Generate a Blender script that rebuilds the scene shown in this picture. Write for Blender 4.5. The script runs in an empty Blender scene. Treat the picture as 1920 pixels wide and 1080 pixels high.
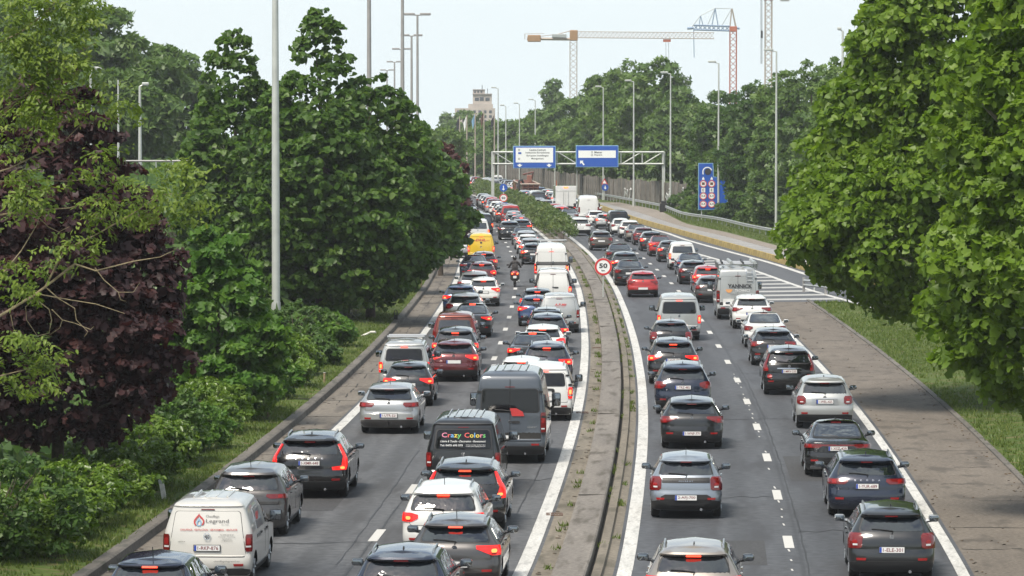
import bpy, bmesh, math, random
import numpy as np
from mathutils import Vector, Matrix

# ------------------------------------------------------------------ camera, sky, sun, exposure
SC = bpy.context.scene
COL = SC.collection
FOC, CX, CY, HOR, CAMZ = 7400.0, 960.0, 540.0, 241.0, 9.32
cam_d = bpy.data.cameras.new("camera")
cam_d.sensor_width = 36.0
cam_d.lens = 36.0 * FOC / 1920.0
cam_d.clip_start = 1.0
cam_d.clip_end = 9000.0
cam = bpy.data.objects.new("camera", cam_d)
COL.objects.link(cam)
cam.location = (0, 0, CAMZ)
PITCH = math.atan((CY - HOR) / FOC)
cam.rotation_euler = (math.pi / 2 - PITCH, 0, 0)
SC.camera = cam

SUN_EL, SUN_AZ = math.radians(57), math.radians(-146)      # azimuth from +Y, clockwise; behind and to the left
world = bpy.data.worlds.new("World")
SC.world = world
world.use_nodes = True
wn, wl = world.node_tree.nodes, world.node_tree.links
wn.clear()
w_out = wn.new("ShaderNodeOutputWorld")
w_bg = wn.new("ShaderNodeBackground")
w_sky = wn.new("ShaderNodeTexSky")
w_sky.sky_type = 'NISHITA'
w_sky.sun_disc = False
w_sky.sun_elevation = SUN_EL
w_sky.sun_rotation = SUN_AZ
w_sky.air_density = 1.0
w_sky.dust_density = 2.5
w_sky.ozone_density = 1.2
w_tc = wn.new("ShaderNodeTexCoord")
w_sep = wn.new("ShaderNodeSeparateXYZ")
w_add = wn.new("ShaderNodeMath"); w_add.operation = 'ADD'; w_add.inputs[1].default_value = 0.22
w_abs = wn.new("ShaderNodeMath"); w_abs.operation = 'ABSOLUTE'
w_dx = wn.new("ShaderNodeMath"); w_dx.operation = 'DIVIDE'
w_dy = wn.new("ShaderNodeMath"); w_dy.operation = 'DIVIDE'
w_cmb = wn.new("ShaderNodeCombineXYZ")
w_n = wn.new("ShaderNodeTexNoise"); w_n.inputs['Scale'].default_value = 3.6
w_n.inputs['Detail'].default_value = 7.0; w_n.inputs['Roughness'].default_value = 0.58
w_r = wn.new("ShaderNodeMapRange")
w_r.inputs['From Min'].default_value = 0.42; w_r.inputs['From Max'].default_value = 0.60
w_r.inputs['To Min'].default_value = 0.12; w_r.inputs['To Max'].default_value = 1.0
w_mix = wn.new("ShaderNodeMix"); w_mix.data_type = 'RGBA'
wl.new(w_tc.outputs['Generated'], w_sep.inputs[0])
wl.new(w_sep.outputs['Z'], w_abs.inputs[0]); wl.new(w_abs.outputs[0], w_add.inputs[0])
wl.new(w_sep.outputs['X'], w_dx.inputs[0]); wl.new(w_add.outputs[0], w_dx.inputs[1])
wl.new(w_sep.outputs['Y'], w_dy.inputs[0]); wl.new(w_add.outputs[0], w_dy.inputs[1])
wl.new(w_dx.outputs[0], w_cmb.inputs[0]); wl.new(w_dy.outputs[0], w_cmb.inputs[1])
wl.new(w_cmb.outputs[0], w_n.inputs['Vector'])
wl.new(w_n.outputs[0], w_r.inputs['Value'])
# towards the horizon the layers of thin cloud and haze close up
w_hz = wn.new("ShaderNodeMapRange"); w_hz.interpolation_type = 'SMOOTHSTEP'
w_hz.inputs['From Min'].default_value = 0.06; w_hz.inputs['From Max'].default_value = 0.32
w_hz.inputs['To Min'].default_value = 1.0; w_hz.inputs['To Max'].default_value = 0.0
w_max = wn.new("ShaderNodeMath"); w_max.operation = 'MAXIMUM'
wl.new(w_abs.outputs[0], w_hz.inputs['Value'])
wl.new(w_r.outputs[0], w_max.inputs[0]); wl.new(w_hz.outputs[0], w_max.inputs[1])
wl.new(w_max.outputs[0], w_mix.inputs['Factor'])
wl.new(w_sky.outputs[0], w_mix.inputs['A'])
w_mix.inputs['B'].default_value = (5.95, 6.6, 6.75, 1)      # bright thin cloud, same units as the sky
wl.new(w_mix.outputs['Result'], w_bg.inputs['Color'])
w_bg.inputs['Strength'].default_value = 0.10
wl.new(w_bg.outputs[0], w_out.inputs['Surface'])

sun_d = bpy.data.lights.new("sun", 'SUN')
sun_d.energy = 3.4
sun_d.angle = math.radians(20)
sun_d.color = (1.0, 0.93, 0.82)
sun = bpy.data.objects.new("sun", sun_d)
COL.objects.link(sun)
sdir = Vector((math.sin(SUN_AZ) * math.cos(SUN_EL), math.cos(SUN_AZ) * math.cos(SUN_EL), math.sin(SUN_EL)))
sun.rotation_euler = (-sdir).to_track_quat('-Z', 'Y').to_euler()
sun.location = sdir * 400

SC.view_settings.view_transform = 'Standard'
SC.view_settings.look = 'None'
SC.view_settings.exposure = 0.68
SC.view_settings.gamma = 1.0
SC.view_settings.use_curve_mapping = False
SC.render.engine = 'CYCLES'
SC.cycles.max_bounces = 6
SC.cycles.diffuse_bounces = 4
SC.cycles.glossy_bounces = 3
SC.cycles.transmission_bounces = 3
SC.cycles.volume_bounces = 0
SC.cycles.transparent_max_bounces = 6
SC.cycles.use_denoising = True

RND = random.Random(7)
NPR = np.random.RandomState(11)

# ------------------------------------------------------------------ helpers
def gp(px, py, z=0.0):
    """point on the plane at height z seen at a pixel of the 1920x1080 photograph"""
    c, s = math.cos(PITCH), math.sin(PITCH)
    rx, ry, rz = (px - CX), FOC, -(py - CY)
    y, zz = ry * c + rz * s, -ry * s + rz * c
    t = (z - CAMZ) / zz
    return Vector((rx * t, y * t, z))

def at(px, py, d):
    c, s = math.cos(PITCH), math.sin(PITCH)
    rx, ry, rz = (px - CX), FOC, -(py - CY)
    y, zz = ry * c + rz * s, -ry * s + rz * c
    t = d / y
    return Vector((rx * t, d, CAMZ + zz * t))

def pchip(pts):
    xs = np.array([p[0] for p in pts], float); ys = np.array([p[1] for p in pts], float)
    h = np.diff(xs); dl = np.diff(ys) / h
    m = np.zeros(len(xs))
    m[0], m[-1] = dl[0], dl[-1]
    for i in range(1, len(xs) - 1):
        if dl[i - 1] * dl[i] > 0:
            w1, w2 = 2 * h[i] + h[i - 1], h[i] + 2 * h[i - 1]
            m[i] = (w1 + w2) / (w1 / dl[i - 1] + w2 / dl[i])
    def f(x):
        if x <= xs[0]: return float(ys[0] + (x - xs[0]) * m[0])
        if x >= xs[-1]: return float(ys[-1] + (x - xs[-1]) * m[-1])
        i = int(np.searchsorted(xs, x)) - 1
        t = (x - xs[i]) / h[i]
        return float((1 + 2 * t) * (1 - t) ** 2 * ys[i] + t * (1 - t) ** 2 * h[i] * m[i] + t * t * (3 - 2 * t) * ys[i + 1] + t * t * (t - 1) * h[i] * m[i + 1])
    return f

# reference curve: the inner white line of the right carriageway, x as a function of distance
X6 = pchip([(40, -1.2), (60, .85), (82, 2.35), (95, 2.98), (112.5, 3.72), (128, 4.28), (149, 4.88), (175, 5.42), (210, 5.88),
            (235, 6.06), (249, 6.06), (283, 5.92), (318, 5.42), (346, 4.82), (400, 3.2), (434, 2.05), (463, .95), (522, -1.65),
            (560, -3.7), (600, -6.1), (663, -10.6), (740, -17), (850, -28), (1000, -47)])
def slope(d): return (X6(d + 2) - X6(d - 2)) / 4.0

def tag(o, label=None, cat=None, group=None, kind=None):
    if label: o['label'] = label
    if cat: o['category'] = cat
    if group: o['group'] = group
    if kind: o['kind'] = kind
    return o

def link(name, me, parent=None, loc=None, rot=None):
    o = bpy.data.objects.new(name, me)
    COL.objects.link(o)
    if parent: o.parent = parent
    if loc is not None: o.location = loc
    if rot is not None: o.rotation_euler = rot
    return o

def empty(name, loc=(0, 0, 0), rz=0.0):
    o = bpy.data.objects.new(name, None)
    o.empty_display_size = .3
    COL.objects.link(o)
    o.location = loc
    o.rotation_euler = (0, 0, rz)
    return o

class MB:
    """collects shapes into one mesh"""
    def __init__(self):
        self.v, self.f, self.m = [], [], []
    def add(self, vs, fs, mat=0):
        b = len(self.v)
        self.v.extend([tuple(p) for p in vs])
        for f in fs:
            self.f.append(tuple(i + b for i in f)); self.m.append(mat)
        return self
    def box(self, x0, x1, y0, y1, z0, z1, mat=0, bev=0.0):
        if bev <= 0:
            vs = [(x0, y0, z0), (x1, y0, z0), (x1, y1, z0), (x0, y1, z0), (x0, y0, z1), (x1, y0, z1), (x1, y1, z1), (x0, y1, z1)]
            return self.add(vs, [(0, 3, 2, 1), (4, 5, 6, 7), (0, 1, 5, 4), (1, 2, 6, 5), (2, 3, 7, 6), (3, 0, 4, 7)], mat)
        b = min(bev, .49 * min(abs(x1 - x0), abs(y1 - y0), abs(z1 - z0)))
        bm = bmesh.new()
        bmesh.ops.create_cube(bm, size=1)
        for v in bm.verts:
            v.co = Vector(((x0 + x1) / 2 + v.co.x * (x1 - x0), (y0 + y1) / 2 + v.co.y * (y1 - y0), (z0 + z1) / 2 + v.co.z * (z1 - z0)))
        bmesh.ops.bevel(bm, geom=bm.edges[:], offset=b, segments=2, affect='EDGES', profile=.5)
        bm.verts.index_update()
        self.add([v.co[:] for v in bm.verts], [[v.index for v in f.verts] for f in bm.faces], mat)
        bm.free()
        return self
    def tube(self, pts, r, n=8, mat=0, r1=None, cap=True):
        pts = [Vector(p) for p in pts]
        k = len(pts)
        rs = r if isinstance(r, (list, tuple)) else [r + (((r1 if r1 is not None else r) - r) * i / max(1, k - 1)) for i in range(k)]
        vs, fs = [], []
        a = None
        for i, p in enumerate(pts):
            t = (pts[min(i + 1, k - 1)] - pts[max(i - 1, 0)]).normalized()
            if a is None or abs(a.dot(t)) > .98:
                a = Vector((0, 0, 1)) if abs(t.z) < .9 else Vector((1, 0, 0))
            u = t.cross(a).normalized(); w = t.cross(u).normalized()
            a = u.cross(t)
            for j in range(n):
                th = 2 * math.pi * j / n
                vs.append(p + (u * math.cos(th) + w * math.sin(th)) * rs[i])
        for i in range(k - 1):
            for j in range(n):
                fs.append((i * n + j, i * n + (j + 1) % n, (i + 1) * n + (j + 1) % n, (i + 1) * n + j))
        if cap:
            fs.append(tuple(range(n - 1, -1, -1))); fs.append(tuple((k - 1) * n + j for j in range(n)))
        return self.add(vs, fs, mat)
    def bar(self, p, q, w, h=None, mat=0):
        return self.tube([p, q], w * .707, 4, mat)
    def prism(self, poly, y0, y1, mat=0):
        """polygon in x,z swept from y0 to y1"""
        n = len(poly)
        vs = [(x, y0, z) for x, z in poly] + [(x, y1, z) for x, z in poly]
        fs = [tuple(range(n)), tuple(range(2 * n - 1, n - 1, -1))] + [(i, i + n, (i + 1) % n + n, (i + 1) % n) for i in range(n)]
        return self.add(vs, fs, mat)
    def disc(self, c, r, y0, y1, n=24, mat=0):
        return self.prism([(c[0] + r * math.cos(2 * math.pi * i / n), c[1] + r * math.sin(2 * math.pi * i / n)) for i in range(n)], y0, y1, mat)
    def lathe_x(self, prof, n=24, mat=0):
        """profile of (x, r) turned about the x axis"""
        vs, fs = [], []
        for x, r in prof:
            for j in range(n):
                th = 2 * math.pi * j / n
                vs.append((x, r * math.cos(th), r * math.sin(th)))
        for i in range(len(prof) - 1):
            for j in range(n):
                fs.append((i * n + j, (i + 1) * n + j, (i + 1) * n + (j + 1) % n, i * n + (j + 1) % n))
        return self.add(vs, fs, mat)
    def mesh(self, name, mats=(), smooth=None):
        me = bpy.data.meshes.new(name)
        me.from_pydata(self.v, [], self.f)
        for m in mats: me.materials.append(m)
        if len(mats) > 1: me.polygons.foreach_set('material_index', self.m)
        if smooth is not None:
            me.polygons.foreach_set('use_smooth', [True] * len(me.polygons))
            me.set_sharp_from_angle(angle=math.radians(smooth))
        me.update()
        return me
    def build(self, name, mats, parent=None, loc=None, smooth=None, rot=None):
        if not isinstance(mats, (list, tuple)): mats = [mats]
        return link(name, self.mesh(name, mats, smooth), parent, loc, rot)

def np_mesh(name, V, F, mat, attr=None, smooth=False):
    """V (n,3) float, F (m,k) int -> mesh; attr: per-vertex float array 'tint'"""
    me = bpy.data.meshes.new(name)
    n, m, k = len(V), len(F), F.shape[1]
    me.vertices.add(n); me.vertices.foreach_set('co', np.ascontiguousarray(V, np.float32).ravel())
    me.loops.add(m * k); me.loops.foreach_set('vertex_index', np.ascontiguousarray(F, np.int32).ravel())
    me.polygons.add(m)
    me.polygons.foreach_set('loop_start', np.arange(0, m * k, k, dtype=np.int32))
    if attr is not None:
        a = me.attributes.new('tint', 'FLOAT', 'POINT'); a.data.foreach_set('value', np.ascontiguousarray(attr, np.float32))
    me.materials.append(mat)
    me.update(calc_edges=True)
    if smooth: me.polygons.foreach_set('use_smooth', [True] * m)
    return me

# ------------------------------------------------------------------ materials
def new_mat(name):
    m = bpy.data.materials.new(name); m.use_nodes = True
    nt = m.node_tree
    return m, nt.nodes, nt.links, nt.nodes['Principled BSDF']

def simple(name, col, rough=.5, metal=0.0, coat=0.0, spec=.5, emit=None, es=0.0, noise=0.0, scale=8.0, bump=0.0):
    m, n, l, b = new_mat(name)
    b.inputs['Base Color'].default_value = (*col, 1)
    b.inputs['Roughness'].default_value = rough
    b.inputs['Metallic'].default_value = metal
    b.inputs['Coat Weight'].default_value = coat
    b.inputs['Coat Roughness'].default_value = .04
    b.inputs['Specular IOR Level'].default_value = spec
    if emit:
        b.inputs['Emission Color'].default_value = (*emit, 1); b.inputs['Emission Strength'].default_value = es
    if noise > 0 or bump > 0:
        tc = n.new('ShaderNodeTexCoord')
        nz = n.new('ShaderNodeTexNoise'); nz.inputs['Scale'].default_value = scale; nz.inputs['Detail'].default_value = 6
        l.new(tc.outputs['Object'], nz.inputs['Vector'])
        if noise > 0:
            mr = n.new('ShaderNodeMapRange'); mr.inputs['From Min'].default_value = .3; mr.inputs['From Max'].default_value = .7
            mr.inputs['To Min'].default_value = 1 - noise; mr.inputs['To Max'].default_value = 1 + noise
            l.new(nz.outputs[0], mr.inputs['Value'])
            mx = n.new('ShaderNodeMix'); mx.data_type = 'RGBA'; mx.blend_type = 'MULTIPLY'; mx.inputs['Factor'].default_value = 1
            mx.inputs['A'].default_value = (*col, 1); l.new(mr.outputs[0], mx.inputs['B']); l.new(mx.outputs['Result'], b.inputs['Base Color'])
        if bump > 0:
            bp = n.new('ShaderNodeBump'); bp.inputs['Strength'].default_value = bump; bp.inputs['Distance'].default_value = .05
            l.new(nz.outputs[0], bp.inputs['Height']); l.new(bp.outputs[0], b.inputs['Normal'])
    return m

def ground_mat(name, c0, c1, rough=.9, s1=.35, s2=6.0, stretch=.12, bump=.25, tracks=None, joints=0.0, c2=None, spec=.4):
    """surface that is laid along the road; the UV map carries (across, along) in metres"""
    m, n, l, b = new_mat(name)
    uv = n.new('ShaderNodeUVMap'); uv.uv_map = 'along'
    mp = n.new('ShaderNodeMapping'); mp.inputs['Scale'].default_value = (1, stretch, 1)
    l.new(uv.outputs[0], mp.inputs['Vector'])
    a = n.new('ShaderNodeTexNoise'); a.inputs['Scale'].default_value = s1; a.inputs['Detail'].default_value = 8; a.inputs['Roughness'].default_value = .65
    l.new(mp.outputs[0], a.inputs['Vector'])
    f = n.new('ShaderNodeTexNoise'); f.inputs['Scale'].default_value = s2; f.inputs['Detail'].default_value = 5
    l.new(uv.outputs[0], f.inputs['Vector'])
    mr = n.new('ShaderNodeMapRange'); mr.inputs['From Min'].default_value = .32; mr.inputs['From Max'].default_value = .68
    l.new(a.outputs[0], mr.inputs['Value'])
    mx = n.new('ShaderNodeMix'); mx.data_type = 'RGBA'
    mx.inputs['A'].default_value = (*c0, 1); mx.inputs['B'].default_value = (*c1, 1)
    l.new(mr.outputs[0], mx.inputs['Factor'])
    mr2 = n.new('ShaderNodeMapRange'); mr2.inputs['From Min'].default_value = .25; mr2.inputs['From Max'].default_value = .75
    mr2.inputs['To Min'].default_value = .64; mr2.inputs['To Max'].default_value = 1.36
    l.new(f.outputs[0], mr2.inputs['Value'])
    m2 = n.new('ShaderNodeMix'); m2.data_type = 'RGBA'; m2.blend_type = 'MULTIPLY'; m2.inputs['Factor'].default_value = 1
    l.new(mx.outputs['Result'], m2.inputs['A']); l.new(mr2.outputs[0], m2.inputs['B'])
    out = m2.outputs['Result']
    sep = n.new('ShaderNodeSeparateXYZ'); l.new(uv.outputs[0], sep.inputs[0])
    if tracks:                                   # wheel tracks worn along the lane
        for (u0, wd, amt) in tracks:
            su = n.new('ShaderNodeMath'); su.operation = 'SUBTRACT'; su.inputs[1].default_value = u0; l.new(sep.outputs['X'], su.inputs[0])
            ab = n.new('ShaderNodeMath'); ab.operation = 'ABSOLUTE'; l.new(su.outputs[0], ab.inputs[0])
            rr = n.new('ShaderNodeMapRange'); rr.interpolation_type = 'SMOOTHSTEP'
            rr.inputs['From Min'].default_value = 0; rr.inputs['From Max'].default_value = wd
            rr.inputs['To Min'].default_value = amt; rr.inputs['To Max'].default_value = 1.0
            l.new(ab.outputs[0], rr.inputs['Value'])
            m3 = n.new('ShaderNodeMix'); m3.data_type = 'RGBA'; m3.blend_type = 'MULTIPLY'; m3.inputs['Factor'].default_value = 1
            l.new(out, m3.inputs['A']); l.new(rr.outputs[0], m3.inputs['B']); out = m3.outputs['Result']
    if c2:                                       # second stain colour in large patches
        g = n.new('ShaderNodeTexNoise'); g.inputs['Scale'].default_value = s1 * 2.7; g.inputs['Detail'].default_value = 6
        mp2 = n.new('ShaderNodeMapping'); mp2.inputs['Scale'].default_value = (1, stretch * 1.6, 1); mp2.inputs['Location'].default_value = (7, 3, 0)
        l.new(uv.outputs[0], mp2.inputs['Vector']); l.new(mp2.outputs[0], g.inputs['Vector'])
        rr = n.new('ShaderNodeMapRange'); rr.inputs['From Min'].default_value = .52; rr.inputs['From Max'].default_value = .66
        l.new(g.outputs[0], rr.inputs['Value'])
        m3 = n.new('ShaderNodeMix'); m3.data_type = 'RGBA'; l.new(rr.outputs[0], m3.inputs['Factor'])
        l.new(out, m3.inputs['A']); m3.inputs['B'].default_value = (*c2, 1); out = m3.outputs['Result']
    l.new(out, b.inputs['Base Color'])
    b.inputs['Roughness'].default_value = rough
    b.inputs['Specular IOR Level'].default_value = spec
    bp = n.new('ShaderNodeBump'); bp.inputs['Strength'].default_value = bump; bp.inputs['Distance'].default_value = .02
    l.new(f.outputs[0], bp.inputs['Height']); l.new(bp.outputs[0], b.inputs['Normal'])
    return m

def leaf_mat(name, dark, mid, light, trans=.35, tcol=None, rough=.45, spec=.35):
    m, n, l, b = new_mat(name)
    at_ = n.new('ShaderNodeAttribute'); at_.attribute_name = 'tint'
    rp = n.new('ShaderNodeValToRGB')
    rp.color_ramp.elements[0].color = (*dark, 1); rp.color_ramp.elements[1].color = (*light, 1)
    e = rp.color_ramp.elements.new(.5); e.color = (*mid, 1)
    l.new(at_.outputs['Fac'], rp.inputs[0])
    l.new(rp.outputs[0], b.inputs['Base Color'])
    b.inputs['Roughness'].default_value = rough
    b.inputs['Specular IOR Level'].default_value = spec
    tr = n.new('ShaderNodeBsdfTranslucent')
    mu = n.new('ShaderNodeMix'); mu.data_type = 'RGBA'; mu.blend_type = 'MULTIPLY'; mu.inputs['Factor'].default_value = 1
    l.new(rp.outputs[0], mu.inputs['A']); mu.inputs['B'].default_value = (*(tcol or (1.3, 1.35, .7)), 1)
    l.new(mu.outputs['Result'], tr.inputs['Color'])
    ms = n.new('ShaderNodeMixShader'); ms.inputs[0].default_value = trans
    out = n['Material Output']
    l.new(b.outputs[0], ms.inputs[1]); l.new(tr.outputs[0], ms.inputs[2]); l.new(ms.outputs[0], out.inputs['Surface'])
    return m

M = {}
M['asphalt_l'] = ground_mat('asphalt_left', (.068, .070, .075), (.096, .098, .102), .78, .55, 4, .07, .3,
                            tracks=[(-8.4, .55, .74), (-6.9, .55, .74), (-7.65, .3, .84), (-9.3, .25, .8), (-4.75, .55, .74), (-3.2, .55, .74), (-4.0, .3, .82), (-5.85, .12, .75)], c2=(.050, .050, .052))
M['asphalt_r'] = ground_mat('asphalt_right', (.055, .058, .065), (.076, .080, .088), .74, .55, 4, .07, .3,
                            tracks=[(1.0, .55, .80), (2.55, .55, .80), (1.78, .3, .86), (4.55, .55, .80), (6.1, .55, .80), (5.3, .3, .86), (3.75, .1, .75)], c2=(.046, .047, .052))
M['asphalt_ramp'] = ground_mat('asphalt_ramp', (.062, .065, .072), (.085, .088, .095), .75, .4, 9, .05, .3)
M['shoulder_l'] = ground_mat('shoulder_concrete', (.105, .09, .075), (.165, .145, .12), .9, .5, 7, .1, .4, c2=(.07, .062, .055))
M['shoulder_r'] = ground_mat('shoulder_paving', (.105, .089, .073), (.150, .128, .105), .92, .55, 10, .25, .6, c2=(.082, .070, .058))
M['median_side'] = ground_mat('median_gutter', (.122, .106, .084), (.188, .164, .13), .92, .9, 7, .12, .5, c2=(.09, .08, .06))
M['median_top'] = ground_mat('median_concrete', (.125, .113, .102), (.190, .172, .152), .9, 1.1, 9, .1, .6, c2=(.085, .075, .062))
M['kerb'] = ground_mat('kerb_concrete', (.09, .082, .072), (.15, .135, .118), .92, 1.0, 8, .2, .5, c2=(.055, .055, .045))
M['paint_white'] = ground_mat('road_paint', (.40, .395, .375), (.53, .52, .495), .7, 2.5, 16, .12, .2, c2=(.33, .325, .31))
M['paint_worn'] = ground_mat('worn_road_paint', (.30, .297, .285), (.43, .425, .405), .8, 2.0, 12, .2, .2, c2=(.2, .2, .195))
M['hatch_strip'] = ground_mat('strip_paving', (.20, .195, .19), (.27, .26, .25), .9, .6, 6, .1, .3)
M['footway'] = ground_mat('footway_paving', (.17, .145, .12), (.23, .20, .17), .92, .5, 6, .1, .4)
M['soil_grass'] = ground_mat('turf', (.045, .075, .018), (.085, .115, .03), .95, .5, 5, 1, .6, c2=(.12, .105, .05), spec=.1)
M['soil'] = ground_mat('soil', (.03, .032, .015), (.055, .05, .025), .95, .5, 5, 1, .6, c2=(.06, .05, .03), spec=.1)
M['yellow_wall'] = simple('yellow_barrier', (.29, .215, .07), .85, noise=.35, scale=1.2)
M['concrete'] = simple('concrete', (.30, .27, .23), .9, noise=.25, scale=2.0, bump=.3)
M['galv'] = simple('galvanised_steel', (.42, .44, .43), .45, .6, noise=.12, scale=3)
M['galv_rail'] = simple('guard_rail_steel', (.45, .46, .44), .42, .7, noise=.15, scale=2)
M['pole'] = simple('lamp_post_paint', (.46, .48, .45), .5, .3, noise=.12, scale=1.5)
M['pole_dark'] = simple('lamp_post_weathered', (.30, .29, .28), .55, .3, noise=.12, scale=1.5)
M['lamp_glass'] = simple('lamp_diffuser', (.40, .41, .42), .2)
M['bark'] = simple('bark', (.085, .066, .048), .95, noise=.4, scale=9, bump=.8)
M['bark_pale'] = simple('bark_pale', (.21, .17, .10), .9, noise=.3, scale=12, bump=.4)
M['bark_plane'] = simple('bark_plane', (.20, .18, .13), .9, noise=.45, scale=5, bump=.4)
M['wood'] = simple('stake_wood', (.24, .185, .105), .9, noise=.3, scale=10)
M['post_white'] = simple('marker_white', (.55, .54, .5), .7, noise=.2, scale=8)
M['black'] = simple('black_plastic', (.014, .014, .015), .5)
M['sign_blue'] = simple('sign_blue', (.012, .075, .36), .4)
M['sign_white'] = simple('sign_white', (.72, .74, .72), .45)
M['sign_red'] = simple('sign_red', (.50, .025, .025), .45)
M['sign_black'] = simple('sign_black', (.02, .02, .025), .5)
M['crane_white'] = simple('crane_white', (.34, .28, .23), .55)
M['crane_orange'] = simple('crane_orange', (.36, .09, .035), .55)
M['crane_yellow'] = simple('crane_ochre', (.28, .16, .07), .6)
M['crane_blue'] = simple('crane_blue', (.16, .24, .36), .55)
M['facade'] = simple('facade_stone', (.40, .35, .31), .9, noise=.15, scale=.3)
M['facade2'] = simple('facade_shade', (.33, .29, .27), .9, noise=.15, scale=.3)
M['win'] = simple('window_glass', (.05, .06, .07), .1)
M['roof_tile'] = simple('roof_tile', (.24, .09, .055), .85, noise=.2, scale=3)
M['wall_panel'] = simple('noise_wall_panel', (.115, .105, .09), .95, noise=.4, scale=1.1, bump=.3)
M['wall_panel2'] = simple('noise_wall_panel_pale', (.16, .145, .125), .95, noise=.35, scale=1.4, bump=.3)
M['graffiti'] = simple('graffiti_paint', (.55, .56, .55), .7)

# leaves: dark, mid, light
M['lf_maple'] = leaf_mat('maple_leaf', (.042, .094, .014), (.072, .142, .020), (.120, .195, .032), .42)
M['lf_plane'] = leaf_mat('plane_leaf', (.088, .158, .014), (.126, .210, .018), (.172, .258, .031), .44)
M['lf_purple'] = leaf_mat('purple_leaf', (.027, .012, .013), (.047, .021, .022), (.085, .034, .028), .28, (1.5, .7, .6), .5, .28)
M['lf_ash'] = leaf_mat('ash_leaf', (.095, .155, .018), (.14, .205, .026), (.185, .24, .04), .42)
M['lf_young'] = leaf_mat('young_leaf', (.055, .135, .016), (.085, .175, .022), (.125, .215, .032), .40)
M['lf_far'] = leaf_mat('far_leaf', (.062, .118, .022), (.096, .166, .030), (.132, .20, .042), .36)
M['lf_far_lt'] = leaf_mat('far_leaf_light', (.065, .125, .03), (.095, .160, .038), (.13, .195, .05), .36)
M['lf_dark'] = leaf_mat('dark_leaf', (.040, .088, .018), (.064, .124, .024), (.094, .156, .032), .36)
M['lf_shrub'] = leaf_mat('shrub_leaf', (.065, .125, .014), (.115, .195, .022), (.165, .245, .034), .40, rough=.35, spec=.5)
M['lf_hedge'] = leaf_mat('hedge_leaf', (.050, .090, .020), (.085, .130, .028), (.135, .17, .045), .3)
M['grass'] = leaf_mat('grass_blade', (.065, .10, .020), (.10, .15, .028), (.17, .19, .055), .35)

# ------------------------------------------------------------------ ground, roads, kerbs, markings
def sweep(name, prof, d0, d1, step, mat, kind='structure', parent=None, closed=False):
    """cross-section [(offset, z)] carried along the reference curve"""
    ds = list(np.arange(d0, d1, step)) + [d1]
    k = len(prof)
    vs, fs, uv = [], [], []
    acc = [0.0]
    for i in range(1, k): acc.append(acc[-1] + math.hypot(prof[i][0] - prof[i - 1][0], prof[i][1] - prof[i - 1][1]))
    for d in ds:
        x = X6(d)
        for j, (o, z) in enumerate(prof):
            vs.append((x + (o(d) if callable(o) else o), d, z))
            uv.append((prof[0][0] + acc[j] if not callable(prof[0][0]) else acc[j], d))
    for i in range(len(ds) - 1):
        for j in range(k - 1):
            fs.append((i * k + j, i * k + j + 1, (i + 1) * k + j + 1, (i + 1) * k + j))
    me = bpy.data.meshes.new(name)
    me.from_pydata(vs, [], fs)
    ul = me.uv_layers.new(name='along')
    li = np.empty(len(me.loops), np.int32); me.loops.foreach_get('vertex_index', li)
    ul.data.foreach_set('uv', np.array(uv, np.float32)[li].ravel())
    me.materials.append(mat); me.update()
    o = link(name, me, parent)
    if kind and not parent: o['kind'] = kind
    return o

def ribbon(name, left, right, z, mat, kind='structure', parent=None, zr=None):
    """sheet between two lists of ground points (x, y)"""
    n = len(left)
    vs = [(p[0], p[1], z) for p in left] + [(p[0], p[1], z if zr is None else zr) for p in right]
    fs = [(i, i + n, i + n + 1, i + 1) for i in range(n - 1)]
    me = bpy.data.meshes.new(name); me.from_pydata(vs, [], fs)
    if me.polygons and me.polygons[0].normal.z < 0: me.flip_normals()
    ul = me.uv_layers.new(name='along')
    for lp in me.loops: ul.data[lp.index].uv = vs[lp.vertex_index][:2]
    me.materials.append(mat); me.update()
    o = link(name, me, parent)
    if kind and not parent: o['kind'] = kind
    return o

D0, D1 = 56.0, 900.0
g = ribbon('ground', [(-900, -60), (-900, 4200)], [(900, -60), (900, 4200)], -.05, M['soil_grass'])
road_l = sweep('road', [(-9.75, 0), (-6, .004), (-1.95, 0)], D0, D1, 5, M['asphalt_l'])
road_r = sweep('road', [(-.25, 0), (3.5, .004), (7.3, 0)], D0, D1, 5, M['asphalt_r'])
sweep('shoulder', [(-10.95, .0), (-9.75, .004)], D0, 620, 5, M['shoulder_l'])
# joints between the slabs of the left shoulder and the line where the slabs meet the kerb
jb = MB()
for d in np.arange(60, 330, 7.5):
    x = X6(d); jb.box(x - 10.9, x - 9.8, d, d + .05, .004, .008)
for d in np.arange(60, 300, 1.3):
    if RND.random() < .7:
        x = X6(d); o = -10.35 + RND.uniform(-.03, .03); jb.box(x + o - .02, x + o + RND.uniform(.01, .04), d, d + RND.uniform(.5, 1.25), .004, .008)
M['joint'] = simple('joint_dirt', (.035, .032, .028), .95)
tag(jb.build('slab_joint', M['joint']), kind='structure')
sweep('kerb', [(-10.93, -.02), (-10.97, .17), (-11.02, .20), (-11.24, .21), (-11.26, .0)], D0, 620, 4, M['kerb'])
sweep('verge', [(-11.24, .16), (-11.9, .21), (-13.2, .30)], D0, 620, 4, M['soil_grass'])
sweep('bank', [(-13.2, .30), (-15, .45), (-19, 1.3), (-23, 4.2), (-27, 5.9), (-33, 6.3), (-120, 7.0)], 56, 900, 10, M['soil'])
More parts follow.
